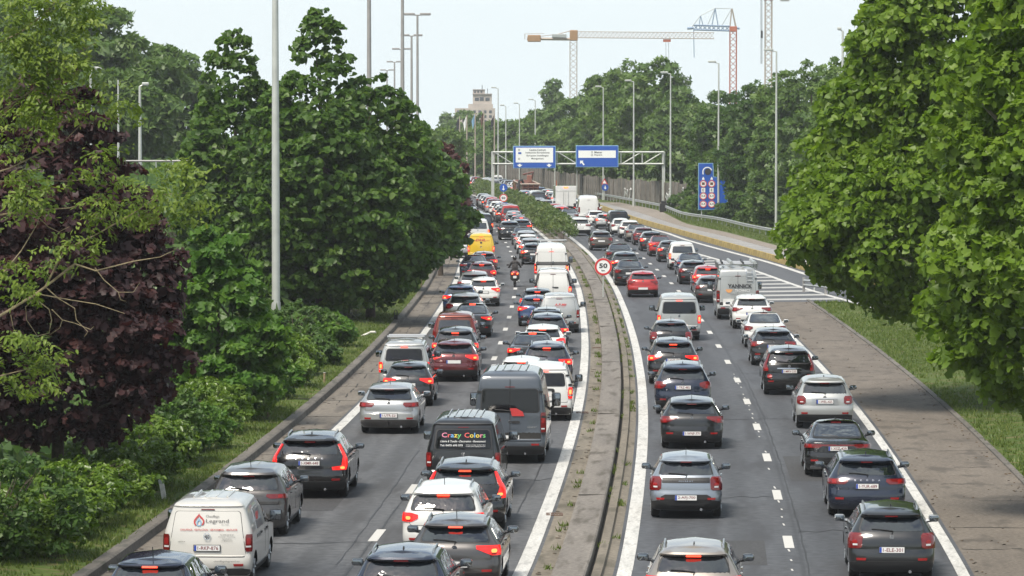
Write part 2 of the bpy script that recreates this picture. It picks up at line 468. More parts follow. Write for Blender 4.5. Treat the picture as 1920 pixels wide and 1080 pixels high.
# central strip
sweep('gutter', [(-1.95, .0), (-1.5, .004)], D0, 640, 5, M['median_side'])
sweep('median_kerb', [(-1.50, -.02), (-1.485, .15), (-1.44, .18), (-.80, .215), (-.765, .19), (-.75, -.1)], D0, 640, 4, M['median_top'])
sweep('median_lip', [(-.67, -.1), (-.67, .10), (-.645, .12), (-.47, .12), (-.44, .03), (-.25, .004)], D0, 640, 4, M['median_side'])
sweep('median_channel', [(-.76, -.02), (-.59, -.02)], D0, 640, 4, M['joint'])
cr = MB()
for d in np.arange(70, 318, 28):
    x = X6(d); cr.box(x - 1.46, x - .79, d, d + .02, .19, .217)
tag(cr.build('median_joint', M['joint']), kind='structure')
for (px, py) in ((1040, 967), (1092, 775), (1120, 653)):        # drain grates in the gutter
    p = gp(px, py)
    e = empty('drain_grate', (p.x, p.y, 0))
    tag(e, {967: 'rusty drain grate beside the white line near the dark blue car', 775: 'rusty drain grate in the gutter beside the white delivery van',
            653: 'far drain grate in the gutter before the speed sign'}[py], 'drain', 'drain grates in the median gutter')
    fr = MB(); fr.box(-.2, .2, 0, .05, .0, .018).box(-.2, .2, .55, .6, .0, .018).box(-.2, -.16, .05, .55, 0, .018).box(.16, .2, .05, .55, 0, .018)
    M.setdefault('rust', simple('rusty_iron', (.10, .055, .035), .8, noise=.4, scale=20))
    fr.build('frame', M['rust'], e)
    sl = MB()
    for i in range(5): sl.box(-.15 + i * .066, -.12 + i * .066, .05, .55, .0, .014)
    sl.build('bar', M['rust'], e)
# right shoulder and verge
sweep('shoulder', [(7.3, .0), (10.05, .004)], D0, 218, 5, M['shoulder_r'])
sweep('kerb', [(10.05, -.02), (10.06, .05), (10.22, .06), (10.24, -.02)], D0, 214, 4, M['kerb'])
sweep('verge', [(10.2, .02), (11.5, .06), (16, .12), (30, .10)], D0, 160, 5, M['soil_grass'])

# white edge lines
sweep('edge_line', [(-9.65, .009), (-9.35, .009)], D0, 800, 4, M['paint_white'])
sweep('edge_line', [(-2.34, .009), (-2.03, .009)], D0, 800, 4, M['paint_white'])
sweep('edge_line', [(-.17, .009), (.14, .009)], D0, 800, 4, M['paint_white'])
sweep('edge_line', [(6.95, .009), (7.20, .009)], D0, 272, 4, M['paint_white'])
def dashes(road, off, first, period, length, w, dmax, dk):
    d = first
    mesh = None
    while d < dmax:
        x = X6(d + length / 2) + (off(d) if callable(off) else off)
        if mesh is None:
            b = MB(); b.box(-w / 2, w / 2, -length / 2, length / 2, 0, .006)
            me = b.mesh('lane_dash', [M['paint_white']])
            mesh = me
        o = link('lane_dash', mesh, road, (x, d + length / 2, .0065), (0, 0, -math.atan(slope(d + length / 2))))
        d += period
# phases read off the photograph
def dist(py): return gp(960, py).y
dl0 = dist(672) - 1.35
dashes(road_l, -5.85, dl0 - 11.62 * 8, 11.62, 2.6, .215, 640, 0)
dr0 = dist(713) - 1.35
dashes(road_r, 3.54, dr0 - 11.45 * 7, 11.45, 2.6, .215, 640, 0)
sm = MB()                                                        # worn remains of an older line between the dashes
for d in np.arange(62, 150, 1.9):
    if RND.random() < .7:
        x = X6(d) + 3.54 + RND.uniform(-.03, .03); sm.box(x - .02, x + .02, d, d + RND.uniform(.25, .6), .004, .0075)
tag(sm.build('worn_marking', M['paint_white']), kind='structure')

# repairs in the asphalt: darker patches, sealed cracks, drips of oil where queues stand
M['patch'] = ground_mat('asphalt_patch', (.040, .040, .042), (.056, .056, .058), .8, .8, 12, .2, .4)
M['seal'] = simple('crack_sealant', (.022, .022, .023), .6)
pr = random.Random(31)
for o, d, w, l in ((-8.9, 96, 1.5, 9), (-5.3, 118, 2.2, 14), (-3.9, 76, 1.3, 6), (.5, 131, 1.2, 16), (4.0, 104, 2.4, 8), (5.2, 168, 1.4, 22), (1.3, 84, 1.7, 5), (-8.2, 172, 1.6, 20), (-4.9, 214, 1.8, 18)):
    ribbon('asphalt_patch', [(X6(y) + o, y) for y in np.linspace(d, d + l, 5)], [(X6(y) + o + w, y) for y in np.linspace(d, d + l, 5)], .0062, M['patch'])
cb = MB()
def crack(o, d, do, dd, w=.02):
    n = 14 if abs(do) > 1 else int(dd / 1.2); px_ = []
    for i in range(n + 1):
        t = i / n; y = d + dd * t; px_.append((X6(y) + o + do * t + pr.uniform(-.022, .022) * (abs(do) < 1) , y + pr.uniform(-.25, .25) * (abs(do) > 1)))
    for (xa, ya), (xb, yb) in zip(px_, px_[1:]):
        w2 = w * pr.uniform(.5, 1.2)
        if abs(do) < 1: cb.add([(xa - w2, ya, .0085), (xa + w2, ya, .0085), (xb + w2, yb, .0085), (xb - w2, yb, .0085)], [(0, 1, 2, 3)])
        else: cb.add([(xa, ya - w2 * 3, .0085), (xb, yb - w2 * 3, .0085), (xb, yb + w2 * 3, .0085), (xa, ya + w2 * 3, .0085)], [(0, 1, 2, 3)])
for o, d, dd in ((-6.2, 84, 30), (-5.75, 60, 60), (-2.9, 92, 26), (3.85, 66, 90), (6.6, 90, 34), (-9.0, 124, 50), (2.0, 150, 40), (-4.3, 150, 40), (5.0, 74, 22)): crack(o, d, pr.uniform(-.3, .3), dd)
for o, d, do in ((-9.3, 88, 3.4), (-5.6, 104, 3.4), (.3, 99, 3.1), (3.8, 91, 3.0), (-9.3, 139, 7.0), (.3, 126, 6.5), (3.8, 150, 3.1), (.3, 180, 6.6), (-9.2, 188, 7)): crack(o, d, do, .6)
tag(cb.build('sealed_crack', M['seal']), kind='structure')
# joints, litter and broken edge of the right shoulder
jb = MB()
for d in np.arange(66, 214, 5.3):
    if pr.random() < .65:
        x = X6(d); o0 = pr.choice([7.35, 7.9, 8.6]); o1 = o0 + pr.uniform(.5, 2.2); d += pr.uniform(-1, 1)
        if o1 > 10: o1 = 10
        n = 6; q = [(x + o0 + (o1 - o0) * i / n, d + pr.uniform(-.09, .09)) for i in range(n + 1)]
        for (xa, ya), (xb, yb) in zip(q, q[1:]):
            w2 = pr.uniform(.015, .05); jb.add([(xa, ya - w2, .0085), (xb, yb - w2, .0085), (xb, yb + w2, .0085), (xa, ya + w2, .0085)], [(0, 1, 2, 3)])
tag(jb.build('slab_joint', M['joint']), kind='structure')
M['litter'] = simple('dry_leaf_litter', (.075, .05, .028), .95, noise=.4, scale=20)
lb = MB()
for _ in range(420):
    d = 64 + 150 * pr.random() ** 1.2; o = pr.choice([7.45, 9.9, 9.8, pr.uniform(7.4, 10)]) + pr.gauss(0, .07); x = X6(d) + o; s = pr.uniform(.02, .07)
    a = pr.uniform(0, 3.1); c, q = math.cos(a) * s, math.sin(a) * s
    lb.add([(x - c, d - q * 2, .006), (x + q * .6, d - c, .012 + s * .3), (x + c, d + q * 2, .007), (x - q * .6, d + c, .010)], [(0, 1, 2, 3)])
for _ in range(260):
    d = 64 + 200 * pr.random() ** 1.2; o = pr.choice([-10.8, -10.7, -1.85, -1.6]) + pr.gauss(0, .06); x = X6(d) + o; s = pr.uniform(.02, .06)
    lb.add([(x - s, d - s, .008), (x + s, d - s * 2, .012 + s * .3), (x + s, d + s, .009), (x - s, d + 2 * s, .011)], [(0, 1, 2, 3)])
tag(lb.build('litter', M['litter']), kind='stuff')

# exit ramp, hatched gore, yellow barrier, footway and grass strip beyond it
def PL(pts, ext=True):
    return [gp(a, b) for a, b in pts]
def resample(pts, ys):
    f = pchip(sorted([(p[1], p[0]) for p in pts]))
    return [(f(y), y) for y in ys]
ysr = list(np.arange(150, 470, 8))
ramp_out = PL([(1538, 521.4), (1452, 494), (1366, 471), (1280, 446.7), (1256, 438), (1215, 426.7), (1198, 420)]) + [Vector((25.6, 190, 0)), Vector((28.6, 160, 0)), Vector((9.6, 450, 0)), Vector((8.6, 480, 0))]
ramp_in = PL([(1311.6, 477), (1418, 508.5), (1507, 540)]) + [Vector((20.6, 185, 0)), Vector((24, 150, 0)), Vector((11.0, 330, 0)), Vector((9.0, 372, 0)), Vector((5.8, 480, 0))]
ro, ri = resample(ramp_out, ysr), resample(ramp_in, ysr)
ribbon('exit_ramp', [(x - .3, y) for x, y in ri], [(x + 1.3, y) for x, y in ro], .008, M['asphalt_ramp'])
ribbon('edge_line', [(x - .35, y) for x, y in ro], [(x + .05, y) for x, y in ro], .014, M['paint_white'])
yi = [y for y in ysr if 184 < y < 305]
ri2 = resample(ramp_in, yi)
ribbon('edge_line', [(x - .2, y) for x, y in ri2], [(x + .12, y) for x, y in ri2], .015, M['paint_white'])
# gore: asphalt wedge with stripes
yg = list(np.arange(212, 306, 4))
rig = resample(ramp_in, yg)
gl = [(X6(y) + 7.1, y) for y in yg]
gr = [(max(a[0], X6(a[1]) + 7.2), a[1]) for a in rig]
gore = ribbon('gore', gl, gr, .010, M['asphalt_ramp'])
fri = pchip(sorted([(p[1], p[0]) for p in ramp_in]))
y = 213.5
while y < 296:
    x0, x1 = X6(y) + 7.2, fri(y) - .2
    if x1 - x0 > .5:
        b = MB(); sk = 1.4
        b.add([(x0, y, 0), (x1, y + sk, 0), (x1, y + sk + 2.0, 0), (x0, y + 2.0, 0)], [(0, 1, 2, 3)])
        b.build('stripe', M['paint_worn'], gore, (0, 0, .0145))
    y += 5.2
bar_base = PL([(1538, 515.6), (1423.6, 482.6), (1280, 442), (1188, 415.8), (1123, 392.8)]) + [Vector((24.5, 205, 0)), Vector((4.4, 560, 0)), Vector((-.5, 620, 0)), Vector((-7, 690, 0))]
fbar = pchip(sorted([(p[1], p[0]) for p in bar_base]))
strip_out = PL([(1280, 425), (1366, 445), (1452, 468), (1510, 484)]) + [Vector((25.6, 225, 0)), Vector((14.0, 440, 0)), Vector((11.2, 500, 0))]
walk_out = PL([(1280, 417), (1366, 436.7), (1464, 462.5)]) + [Vector((27, 225, 0)), Vector((16.8, 440, 0)), Vector((13.4, 500, 0))]
yy = list(np.arange(226, 505, 8))
ribbon('strip_paving', [(fbar(y) + .3, y) for y in yy], resample(strip_out, yy), .012, M['hatch_strip'])
so, wo = resample(strip_out, yy), resample(walk_out, yy)
ribbon('footway', so, wo, .016, M['footway'])
fso = pchip(sorted([(p[1], p[0]) for p in strip_out]))
hs = MB()
y = 232
while y < 372:                                                   # painted hatching on the strip behind the barrier
    x0, x1 = fbar(y) + .5, fso(y) - .2
    hs.add([(x0, y, .018), (x1, y + 2.5, .018), (x1, y + 3.4, .018), (x0, y + .9, .018)], [(0, 1, 2, 3)])
    y += 4.2
tag(hs.build('hatching', M['paint_worn']), kind='structure')
# barrier: one thing, panels as parts
bw = empty('barrier_wall', (fbar(300), 300, 0))
tag(bw, 'long low ochre yellow concrete barrier wall along the exit ramp', 'barrier wall')
y = 214.0
while y < 455:
    x, x2 = fbar(y), fbar(y + 5.9)
    dx = x2 - x
    h = .44 if y < 340 else .44 + (y - 340) * .001
    b = MB()
    vs = [(0, 0, 0), (.24, 0, 0), (.24 + dx, 5.9, 0), (dx, 5.9, 0), (.05, 0, h), (.2, 0, h), (.2 + dx, 5.9, h), (.05 + dx, 5.9, h)]
    b.add(vs, [(0, 3, 2, 1), (4, 5, 6, 7), (0, 1, 5, 4), (1, 2, 6, 5), (2, 3, 7, 6), (3, 0, 4, 7)])
    b.build('panel', M['yellow_wall'], bw, (x - fbar(300), y - 300, 0))
    y += 6.0
# pale retaining parapet further along
pw = empty('parapet_wall', (fbar(560), 560, 0))
tag(pw, 'pale beige concrete parapet at the far right of the carriageway, before the tall panel wall', 'parapet')
y = 462.0
while y < 700:
    x, x2 = fbar(y) + .2, fbar(y + 7.8) + .2
    h = .9
    b = MB(); dx = x2 - x
    b.add([(0, 0, 0), (.3, 0, 0), (.3 + dx, 7.8, 0), (dx, 7.8, 0), (.03, 0, h), (.27, 0, h), (.27 + dx, 7.8, h), (.03 + dx, 7.8, h)],
          [(0, 3, 2, 1), (4, 5, 6, 7), (0, 1, 5, 4), (1, 2, 6, 5), (2, 3, 7, 6), (3, 0, 4, 7)])
    b.build('panel', M['concrete'], pw, (x - fbar(560), y - 560, 0))
    y += 8
# guard rail on posts
gr_pts = PL([(1280, 411), (1346, 422), (1406, 436.7), (1478, 451)]) + [Vector((26.5, 285, 0)), Vector((29.5, 250, 0)), Vector((17.1, 440, 0)), Vector((14.8, 480, 0)), Vector((11.2, 530, 0))]
fgr = pchip(sorted([(p[1], p[0]) for p in gr_pts]))
gre = empty('guard_rail', (fgr(350), 350, 0))
tag(gre, 'long pale galvanised guard rail on posts below the right hand trees', 'guard rail')
y = 262.0
def rail_run(f, y0, y1, parent, org, z=.62):
    b = MB()
    yy = list(np.arange(y0, y1 + .01, 4))
    prof = [(-.03, .0), (-.09, .05), (-.09, .10), (-.03, .15), (-.09, .20), (-.09, .26), (-.03, .31)]
    k = len(prof); vs, fs = [], []
    for y in yy:
        for (ox, oz) in prof: vs.append((f(y) + ox - org[0], y - org[1], z - .15 + oz))
    for i in range(len(yy) - 1):
        for j in range(k - 1): fs.append((i * k + j, (i + 1) * k + j, (i + 1) * k + j + 1, i * k + j + 1))
    b.add(vs, fs); b.build('rail', M['galv_rail'], parent)
pm = MB().box(-.04, .04, -.03, .03, -.1, .78).mesh('post', [M['galv']])
for y0 in np.arange(262, 530, 32):
    rail_run(fgr, y0, min(530, y0 + 32), gre, (fgr(350), 350))
for y in np.arange(262, 530, 4):
    link('post', pm, gre, (fgr(y) + .04 - fgr(350), y - 350, 0))
# grass strip between footway and guard rail, slope behind
sweep_y = list(np.arange(226, 530, 8))
ribbon('verge', resample(walk_out, sweep_y), [(fgr(y) + 3, y) for y in sweep_y], .018, M['soil_grass'], zr=.25)
# short rail and pole at the gore nose on the right
p0 = gp(1507, 548)
se = empty('guard_rail', (p0.x, p0.y, 0))
tag(se, 'short two-board guard rail at the end of the grass by the exit ramp', 'guard rail')
for i in range(3):
    link('post', MB().box(-.07, .07, -.05, .05, -.05, .85).mesh('post', [M['pole_dark']]), se, (i * 1.0, -i * 3.2, 0))
for z in (.42, .68):
    MB().bar((0, -.08, z), (2.6, -8.4, z), .1, mat=0).build('board', M['galv'], se)

# tall concrete panel wall under the far trees
wp = PL([(1123.6, 372.6)]) + [Vector((19.5, 470, 0)), Vector((9.3, 556, 0)), Vector((4.4, 610, 0)), Vector((-2.5, 690, 0)), Vector((22.4, 440, 0))]
fw = pchip(sorted([(p[1], p[0]) for p in wp]))
we = empty('noise_wall', (fw(520), 520, 0))
tag(we, 'tall dark weathered concrete panel wall with white graffiti under the trees', 'wall')
y = 456.0; i = 0
while y < 690:
    x, x2 = fw(y), fw(y + 2.95); dx = x2 - x
    h = 2.85 + .12 * math.sin(i * 1.7) + (.5 if y > 600 else 0); ox = RND.uniform(-.05, .05)
    b = MB()
    b.add([(ox, 0, 0), (ox + .18, 0, 0), (ox + .18 + dx, 2.95, 0), (ox + dx, 2.95, 0), (ox, 0, h), (ox + .18, 0, h), (ox + .18 + dx, 2.95, h), (ox + dx, 2.95, h)],
          [(0, 3, 2, 1), (4, 5, 6, 7), (0, 1, 5, 4), (1, 2, 6, 5), (2, 3, 7, 6), (3, 0, 4, 7)])
    b.build('panel', M['wall_panel'] if RND.random() < .7 else M['wall_panel2'], we, (x - fw(520), y - 520, 0))
    pp = MB(); pp.box(-.12, .0, -.1, .1, 0, h + .05)
    pp.build('pilaster', M['wall_panel2'], we, (x - fw(520), y - 520, 0))
    y += 3.1; i += 1
# graffiti: loops of paint on the wall
for (y0, y1, n) in ((458.5, 464.5, 3), (472, 478, 2), (497, 503, 2)):
    b = MB()
    for k in range(n * 3):
        yc = RND.uniform(y0, y1); zc = RND.uniform(.7, 1.9)
        pts = []
        a0 = RND.uniform(0, 6)
        for t in range(9):
            a = a0 + t * .62; yv = yc + .45 * math.cos(a) * (1 + .3 * math.sin(3 * a)); zv = zc + .6 * math.sin(a * .8)
            pts.append((fw(yv) - .14 - fw(520), yv - 520, zv))
        b.tube(pts, .07, 4)
    b.build('graffiti', M['graffiti'], we)

# ------------------------------------------------------------------ vehicles
def paint(name, col, metal=.35, rough=.28):
    m, n, l, b = new_mat('paint_' + name)
    b.inputs['Base Color'].default_value = (*col, 1); b.inputs['Metallic'].default_value = metal
    b.inputs['Roughness'].default_value = rough; b.inputs['Coat Weight'].default_value = 1.0; b.inputs['Coat Roughness'].default_value = .03
    # road film: a little dirt low on the body
    tc = n.new('ShaderNodeTexCoord'); nz = n.new('ShaderNodeTexNoise'); nz.inputs['Scale'].default_value = 2.3; nz.inputs['Detail'].default_value = 6
    l.new(tc.outputs['Object'], nz.inputs['Vector'])
    sp = n.new('ShaderNodeSeparateXYZ'); l.new(tc.outputs['Object'], sp.inputs[0])
    mr = n.new('ShaderNodeMapRange'); mr.inputs['From Min'].default_value = .75; mr.inputs['From Max'].default_value = .2
    mr.inputs['To Max'].default_value = .38; l.new(sp.outputs['Z'], mr.inputs['Value'])
    ml = n.new('ShaderNodeMath'); ml.operation = 'MULTIPLY'; l.new(mr.outputs[0], ml.inputs[0]); l.new(nz.outputs[0], ml.inputs[1])
    mx = n.new('ShaderNodeMix'); mx.data_type = 'RGBA'; l.new(ml.outputs[0], mx.inputs['Factor'])
    mx.inputs['A'].default_value = (*col, 1); mx.inputs['B'].default_value = (.050, .046, .040, 1)
    l.new(mx.outputs['Result'], b.inputs['Base Color'])
    r2 = n.new('ShaderNodeMapRange'); r2.inputs['To Min'].default_value = rough; r2.inputs['To Max'].default_value = .7
    l.new(ml.outputs[0], r2.inputs['Value']); l.new(r2.outputs[0], b.inputs['Roughness'])
    return m
PAINT = {
    'white': paint('white', (.60, .60, .58), 0, .35), 'cream': paint('cream', (.57, .55, .51), 0, .4),
    'silver': paint('silver', (.36, .37, .38), .55, .3), 'silverblue': paint('silverblue', (.25, .28, .32), .6, .3),
    'pale': paint('pale_silver', (.36, .37, .365), .4, .33), 'beige': paint('beige', (.27, .24, .21), .5, .3),
    'grey': paint('grey', (.066, .062, .061), .45, .3), 'dark': paint('dark_grey', (.015, .016, .018), .35, .28),
    'black': paint('black', (.006, .006, .007), .1, .22), 'navy': paint('navy', (.010, .016, .035), .25, .22),
    'blue': paint('blue', (.025, .05, .12), .4, .25), 'slate': paint('slate', (.060, .072, .09), .15, .4),
    'red': paint('red', (.36, .016, .014), .2, .25), 'darkred': paint('dark_red', (.10, .010, .013), .35, .25),
    'rust': paint('copper_red', (.17, .035, .017), .4, .28), 'brown': paint('bronze', (.085, .07, .055), .5, .3),
    'yellow': paint('yellow', (.60, .40, .018), 0, .4), 'rustred': paint('rust_red', (.16, .055, .035), 0, .6),
    'teal': paint('teal', (.03, .07, .09), .4, .28),
}
M['glass'] = simple('car_glass', (.004, .006, .009), .025, 0, 1.0, 1.0)
def wavy(m):                                   # pressed glass is never quite flat, and each car sits a little differently
    n, l, b = m.node_tree.nodes, m.node_tree.links, m.node_tree.nodes['Principled BSDF']
    tc = n.new('ShaderNodeTexCoord'); oi = n.new('ShaderNodeObjectInfo'); ad = n.new('ShaderNodeVectorMath'); ad.operation = 'ADD'
    ml = n.new('ShaderNodeVectorMath'); ml.operation = 'SCALE'; ml.inputs['Scale'].default_value = 40
    l.new(oi.outputs['Location'], ml.inputs[0]); l.new(tc.outputs['Object'], ad.inputs[0]); l.new(ml.outputs[0], ad.inputs[1])
    nz = n.new('ShaderNodeTexNoise'); nz.inputs['Scale'].default_value = 2.2; nz.inputs['Detail'].default_value = 3; l.new(ad.outputs[0], nz.inputs['Vector'])
    bp = n.new('ShaderNodeBump'); bp.inputs['Strength'].default_value = .9; bp.inputs['Distance'].default_value = .03
    l.new(nz.outputs[0], bp.inputs['Height']); l.new(bp.outputs[0], b.inputs['Normal']); l.new(bp.outputs[0], b.inputs['Coat Normal'])
wavy(M['glass'])
M['glass_tint'] = simple('tinted_glass', (.004, .004, .005), .06, 0, 0, .55)
M['trim'] = simple('bumper_plastic', (.016, .016, .017), .55)
M['seam'] = simple('seam_shadow', (.006, .006, .006), .8)
M['lamp'] = simple('tail_lamp_red', (.13, .006, .006), .15, 0, .8)
M['lamp_on'] = simple('tail_lamp_lit', (.30, .006, .006), .2, 0, .5, .5, (1, .02, .012), .62)
M['core'] = simple('brake_bulb_lit', (.5, .05, .02), .3, 0, 0, .5, (1, .13, .03), 3.4)
M['high_on'] = simple('high_brake_lit', (.5, .03, .02), .3, 0, 0, .5, (1, .06, .025), 2.2)
M['reflector'] = simple('reflector_red', (.25, .012, .012), .2)
M['white_lens'] = simple('reverse_lens', (.55, .55, .55), .15, 0, .5)
M['plate'] = simple('plate_white', (.66, .66, .65), .4)
M['plate_blue'] = simple('plate_blue', (.02, .06, .35), .4)
M['plate_text'] = simple('plate_text', (.16, .015, .02), .5)
M['chrome'] = simple('chrome', (.62, .63, .65), .16, 1.0)
M['tyre'] = simple('tyre', (.012, .012, .012), .85)
M['rim'] = simple('rim', (.34, .35, .36), .35, .7)
M['well'] = simple('wheel_well', (.006, .006, .006), .95)
M['rail'] = simple('roof_rail', (.48, .49, .50), .28, .9)
M['mirror_glass'] = simple('mirror_glass', (.22, .24, .26), .04, 1.0)
M['roof_dark'] = simple('glass_roof', (.006, .007, .009), .04, 0, 1, .6)
M['decal_red'] = simple('decal_red', (.42, .03, .03), .5)
M['decal_grey'] = simple('decal_grey', (.12, .12, .12), .5)
M['decal_blue'] = simple('decal_blue', (.18, .33, .48), .5)
M['decal_white'] = simple('decal_white', (.7, .7, .7), .5)
M['decal_orange'] = simple('decal_orange', (.60, .28, .10), .5)
for nm, c in (('c_red', (.6, .08, .07)), ('c_yel', (.65, .5, .06)), ('c_grn', (.12, .42, .12)), ('c_blu', (.12, .32, .6)), ('c_pnk', (.6, .2, .3))):
    M[nm] = simple('decal_' + nm, c, .5)

# kinds: profiles are (height, value): rear = y of the tail, front = distance back from the nose, width = half width
KINDS = {}
def kind(name, L, H, zb, rear, front, width, wheels, c=.42, n=3.2, r=.32, win=None, crown=.03, ground=.19, tail=(.55, .95), k=.05, side=None, plate=.72):
    KINDS[name] = dict(L=L, H=H, zb=zb, rear=rear, front=front, width=width, wheels=wheels, c=c, n=n, r=r, win=win, crown=crown, ground=ground, tail=tail, k=k, side=side, plate=plate)
kind('hatch', 4.05, 1.45, .96,
     [(.19, .16), (.3, .03), (.45, 0), (.60, .01), (.64, .06), (.80, .07), (.93, .11), (.98, .17), (1.15, .29), (1.33, .44), (1.355, .38), (1.39, .34), (1.42, .37), (1.45, .62)],
     [(.19, .2), (.3, .04), (.5, 0), (.65, .06), (.76, .2), (.86, .65), (.95, 1.0), (1.0, 1.1), (1.3, 1.72), (1.39, 1.95), (1.45, 2.3)],
     [(.19, .79), (.3, .845), (.5, .87), (.72, .868), (.9, .845), (.97, .81), (1.15, .715), (1.33, .63), (1.40, .585), (1.43, .53), (1.45, .44)],
     (.62, 3.15), win=(1.0, 1.315, .64, .54), tail=(.66, .96))
kind('hatchc', 4.33, 1.46, .98,
     [(.19, .16), (.3, .03), (.45, 0), (.62, .01), (.66, .05), (.84, .06), (.95, .11), (1.0, .17), (1.15, .31), (1.34, .50), (1.36, .40), (1.40, .35), (1.43, .38), (1.46, .68)],
     [(.19, .2), (.3, .04), (.5, 0), (.66, .06), (.77, .2), (.87, .7), (.96, 1.1), (1.0, 1.2), (1.3, 1.85), (1.4, 2.1), (1.46, 2.45)],
     [(.19, .81), (.3, .87), (.5, .90), (.74, .90), (.92, .875), (.99, .84), (1.15, .745), (1.34, .65), (1.41, .60), (1.44, .54), (1.46, .45)],
     (.78, 3.42), win=(1.02, 1.325, .67, .56), tail=(.68, .98))
kind('suv', 4.55, 1.63, 1.08,
     [(.22, .18), (.35, .05), (.52, 0), (.66, .0), (.71, .05), (.95, .06), (1.05, .11), (1.10, .16), (1.28, .28), (1.48, .44), (1.50, .32), (1.55, .28), (1.59, .32), (1.63, .68)],
     [(.22, .22), (.35, .05), (.55, 0), (.8, .05), (.92, .18), (1.0, .7), (1.07, 1.15), (1.12, 1.25), (1.45, 1.85), (1.56, 2.1), (1.63, 2.5)],
     [(.22, .84), (.35, .90), (.55, .935), (.85, .93), (1.02, .905), (1.09, .87), (1.28, .775), (1.48, .69), (1.56, .64), (1.605, .58), (1.63, .48)],
     (.82, 3.62), r=.36, ground=.22, win=(1.12, 1.455, .70, .59), tail=(.78, 1.07))
kind('cross', 4.25, 1.57, 1.04,
     [(.21, .17), (.33, .04), (.5, 0), (.65, .0), (.70, .05), (.90, .06), (1.0, .10), (1.06, .16), (1.24, .28), (1.43, .42), (1.45, .34), (1.49, .30), (1.53, .33), (1.57, .65)],
     [(.21, .2), (.33, .04), (.52, 0), (.75, .05), (.87, .18), (.95, .65), (1.03, 1.05), (1.08, 1.15), (1.4, 1.75), (1.5, 2.0), (1.57, 2.35)],
     [(.21, .81), (.33, .87), (.52, .90), (.8, .895), (.98, .87), (1.05, .835), (1.24, .745), (1.43, .665), (1.50, .615), (1.545, .55), (1.57, .45)],
     (.75, 3.32), r=.34, ground=.21, win=(1.08, 1.405, .66, .56), tail=(.74, 1.03))
kind('estate', 4.68, 1.48, .97,
     [(.19, .16), (.3, .03), (.45, 0), (.60, .0), (.64, .05), (.84, .06), (.94, .11), (.99, .17), (1.15, .30), (1.34, .46), (1.36, .36), (1.41, .32), (1.44, .36), (1.48, .7)],
     [(.19, .2), (.3, .04), (.5, 0), (.66, .06), (.77, .2), (.87, .75), (.96, 1.2), (1.0, 1.3), (1.3, 1.95), (1.41, 2.2), (1.48, 2.6)],
     [(.19, .82), (.3, .88), (.5, .91), (.74, .91), (.92, .885), (.98, .85), (1.15, .755), (1.34, .665), (1.42, .615), (1.46, .55), (1.48, .46)],
     (.92, 3.62), win=(1.01, 1.325, .67, .57), tail=(.68, .97))
kind('sedan', 4.75, 1.44, .93,
     [(.19, .16), (.3, .03), (.45, 0), (.62, .0), (.66, .04), (.86, .05), (.95, .06), (1.0, .12), (1.03, .42), (1.05, .60), (1.2, .95), (1.34, 1.3), (1.40, 1.55), (1.44, 1.95)],
     [(.19, .2), (.3, .04), (.5, 0), (.66, .06), (.77, .2), (.87, .75), (.96, 1.2), (1.0, 1.3), (1.27, 1.95), (1.38, 2.25), (1.44, 2.55)],
     [(.19, .82), (.3, .88), (.5, .91), (.74, .91), (.92, .885), (1.0, .82), (1.05, .77), (1.2, .70), (1.34, .625), (1.40, .57), (1.425, .52), (1.44, .44)],
     (1.0, 3.72), win=(1.075, 1.36, .66, .54), tail=(.70, .96), k=.03)
kind('mpv', 4.4, 1.62, 1.05,
     [(.2, .16), (.33, .03), (.48, 0), (.62, .0), (.67, .04), (.9, .05), (1.02, .08), (1.08, .12), (1.25, .22), (1.46, .36), (1.48, .30), (1.53, .26), (1.58, .29), (1.62, .6)],
     [(.2, .2), (.33, .04), (.5, 0), (.75, .05), (.88, .2), (.97, .6), (1.05, .9), (1.1, 1.0), (1.4, 1.55), (1.54, 1.9), (1.62, 2.35)],
     [(.2, .82), (.33, .88), (.52, .91), (.8, .91), (1.0, .885), (1.07, .86), (1.25, .79), (1.46, .70), (1.54, .65), (1.59, .59), (1.62, .49)],
     (.72, 3.45), r=.33, ground=.2, win=(1.10, 1.43, .70, .60), tail=(.8, 1.05))
kind('cvan', 4.4, 1.82, 1.08,
     [(.2, .14), (.33, .03), (.48, 0), (.6, .0), (.64, .03), (.95, .035), (1.1, .05), (1.3, .10), (1.55, .17), (1.68, .21), (1.71, .18), (1.75, .20), (1.79, .26), (1.82, .55)],
     [(.2, .2), (.33, .04), (.5, 0), (.78, .04), (.92, .16), (1.0, .55), (1.08, .85), (1.13, .95), (1.5, 1.5), (1.7, 1.85), (1.82, 2.35)],
     [(.2, .83), (.33, .88), (.52, .90), (.85, .905), (1.05, .895), (1.15, .88), (1.4, .81), (1.6, .75), (1.70, .715), (1.76, .67), (1.795, .61), (1.82, .52)],
     (.72, 3.42), c=.22, n=3.4, r=.32, ground=.2, win=(1.14, 1.56, .66, .60), tail=(.72, 1.08), k=.03)
kind('van', 5.0, 1.97, 1.12,
     [(.22, .14), (.35, .03), (.5, 0), (.62, .0), (.66, .03), (1.0, .035), (1.2, .05), (1.45, .10), (1.7, .16), (1.82, .19), (1.86, .17), (1.90, .2), (1.94, .27), (1.97, .55)],
     [(.22, .2), (.35, .04), (.55, 0), (.85, .04), (1.0, .16), (1.08, .5), (1.15, .75), (1.2, .85), (1.6, 1.35), (1.82, 1.65), (1.97, 2.1)],
     [(.22, .86), (.35, .92), (.55, .945), (.9, .95), (1.1, .945), (1.2, .93), (1.5, .86), (1.72, .81), (1.83, .775), (1.90, .73), (1.94, .67), (1.97, .58)],
     (.95, 3.95), c=.2, n=3.4, r=.34, ground=.22, win=(1.2, 1.70, .72, .66), tail=(.75, 1.1), k=.03)
